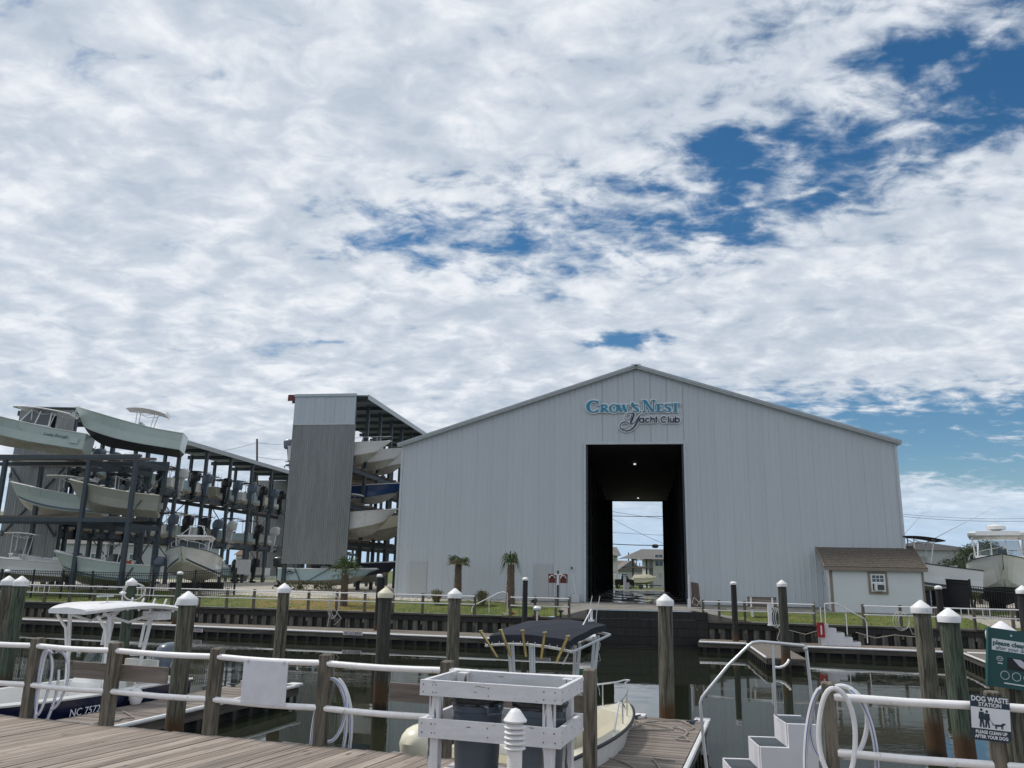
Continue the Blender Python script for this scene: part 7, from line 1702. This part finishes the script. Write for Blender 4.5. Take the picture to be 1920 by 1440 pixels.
def pole(label, px, ytop, ybot, Y, arms=()):
    p, q = at(px, ytop, Y=Y), at(px, ybot, Y=Y); rt = thing('utility_pole', label, 'utility pole', (q.x, Y, q.z)); MB().cyl((0, 0, 0), (p.x - q.x, 0, p.z - q.z), .16, .12, 8).build('shaft', M['steel_pole'], rt)
    for z, w in arms: MB().bx(-w, w, -.06, .06, p.z - q.z - z - .08, p.z - q.z - z + .08).build('crossarm', M['steel_pole'], rt)
    return rt
ph_ = pole('utility pole with transformer seen through the hangar doorway', 1178.5, 1036, 1090, 170, [(1.0, 1.0)]); MB().cyl((1.3, 0, 4.2), (1.3, 0, 5.6), .7, n=10).build('transformer', M['dark_steel'], ph_)
pole('wooden utility pole rising behind the left rack roof', 482, 823, 1075, 98, [])
pole('thin pole far behind the grey house', 1193.5, 1051, 1080, 220); pole('thinner far pole right of the grey gable', 1199.5, 1055, 1080, 240)
def wire(label, a_, c_, Ya, Yc, sag=.4, r=.03):
    p, q = at(*a_, Y=Ya), at(*c_, Y=Yc); rt = thing('wire', label, 'wire', p)
    MB().tube([(q - p) * (k / 12) + Vector((0, 0, -sag * 4 * (k / 12) * (1 - k / 12))) for k in range(13)], r, 4).build('line', M['wire'], rt)
wire('wire sagging from the wooden pole toward the grey tower', (482, 830), (560, 830), 98, 98, .2, .02); wire('low wire from the wooden pole to the tower', (482, 856), (560, 862), 98, 98, .2, .02); wire('wire running left from the wooden pole', (482, 830), (330, 850), 98, 110, .5, .02)
wire('upper level wire across the doorway sky', (1120, 966), (1260, 968), 120, 120, .1, .045); wire('diagonal wire crossing the doorway sky', (1125, 955), (1260, 975), 130, 120, .1, .03); wire('slanting wire falling right across the doorway sky', (1130, 962), (1262, 1026), 130, 110, .3, .03); wire('thick cable with dark splice across the doorway', (1120, 1018), (1262, 1022), 120, 120, .15, .06); wire('faint low wire across the doorway sky', (1120, 996), (1262, 1004), 160, 160, .1, .03)
p = at(1228.5, 1024, Y=119.5); sp_b = thing('cable_splice', 'dark splice case hanging on the cable in the doorway', 'cable box', p); MB().tube([(-.5, 0, 0), (-.3, 0, 0), (.3, 0, 0), (.5, 0, 0)], [.06, .28, .28, .06], 8).build('case', M['black'], sp_b)
wire('overhead wire right of the hangar', (1680, 967), (1960, 976), 90, 90, .3, .02); wire('lower overhead wire right of the hangar', (1680, 1022), (1960, 1032), 90, 90, .2, .03); wire('thin overhead wire beside the hangar eave', (1680, 963), (1960, 971), 92, 92, .3, .016)
p = at(1690, 1080, Y=85); gable_house('house', 'grey roofed house right of the hangar behind the boats', (p.x, 85, GZ2), 0, 9, 9, hz(1715, 1031, 85), 1.1, 'house_grey', 'roof_dark', [], hip=True)
p = at(440, 1072, Y=140); gable_house('house', 'brown roofed house seen between the rack and the tower', (p.x, 140, GZ2), 0, 7, 8, hz(450, 1040, 140), 1.2, 'house_wall', 'house_brown', [(2.2, 3.2, 1.2, 2.6), (3.8, 4.8, 1.2, 2.6)])
p = at(60, 1060, Y=128); gable_house('house', 'pale house far behind the ground level boats of the rack', (p.x, 128, GZ2), 0, 26, 8, 5.0, 1.8, 'house_grey', 'house_roof', [(3, 4.2, 2, 3.5), (9, 10.2, 2, 3.5), (15, 16.2, 2, 3.5)])
p = at(442, 1058, Y=80); wf = thing('picket_screen', 'white plank screen between the rack and the tower', 'fence', (p.x, 80, 1.85), ANG); 
for k in range(5): MB().bx(k * .30, k * .30 + .27, 0, .04, .9, 2.3).build('board', M['white'], wf)
for x in (0, 1.4): MB().bx(x, x + .08, .095, .17, 0, 2.3).build('post', M['white'], wf)
for z in (1.1, 2.1): MB().bx(-.05, 1.55, .042, .09, z - .06, z + .06).build('rail', M['white'], wf)
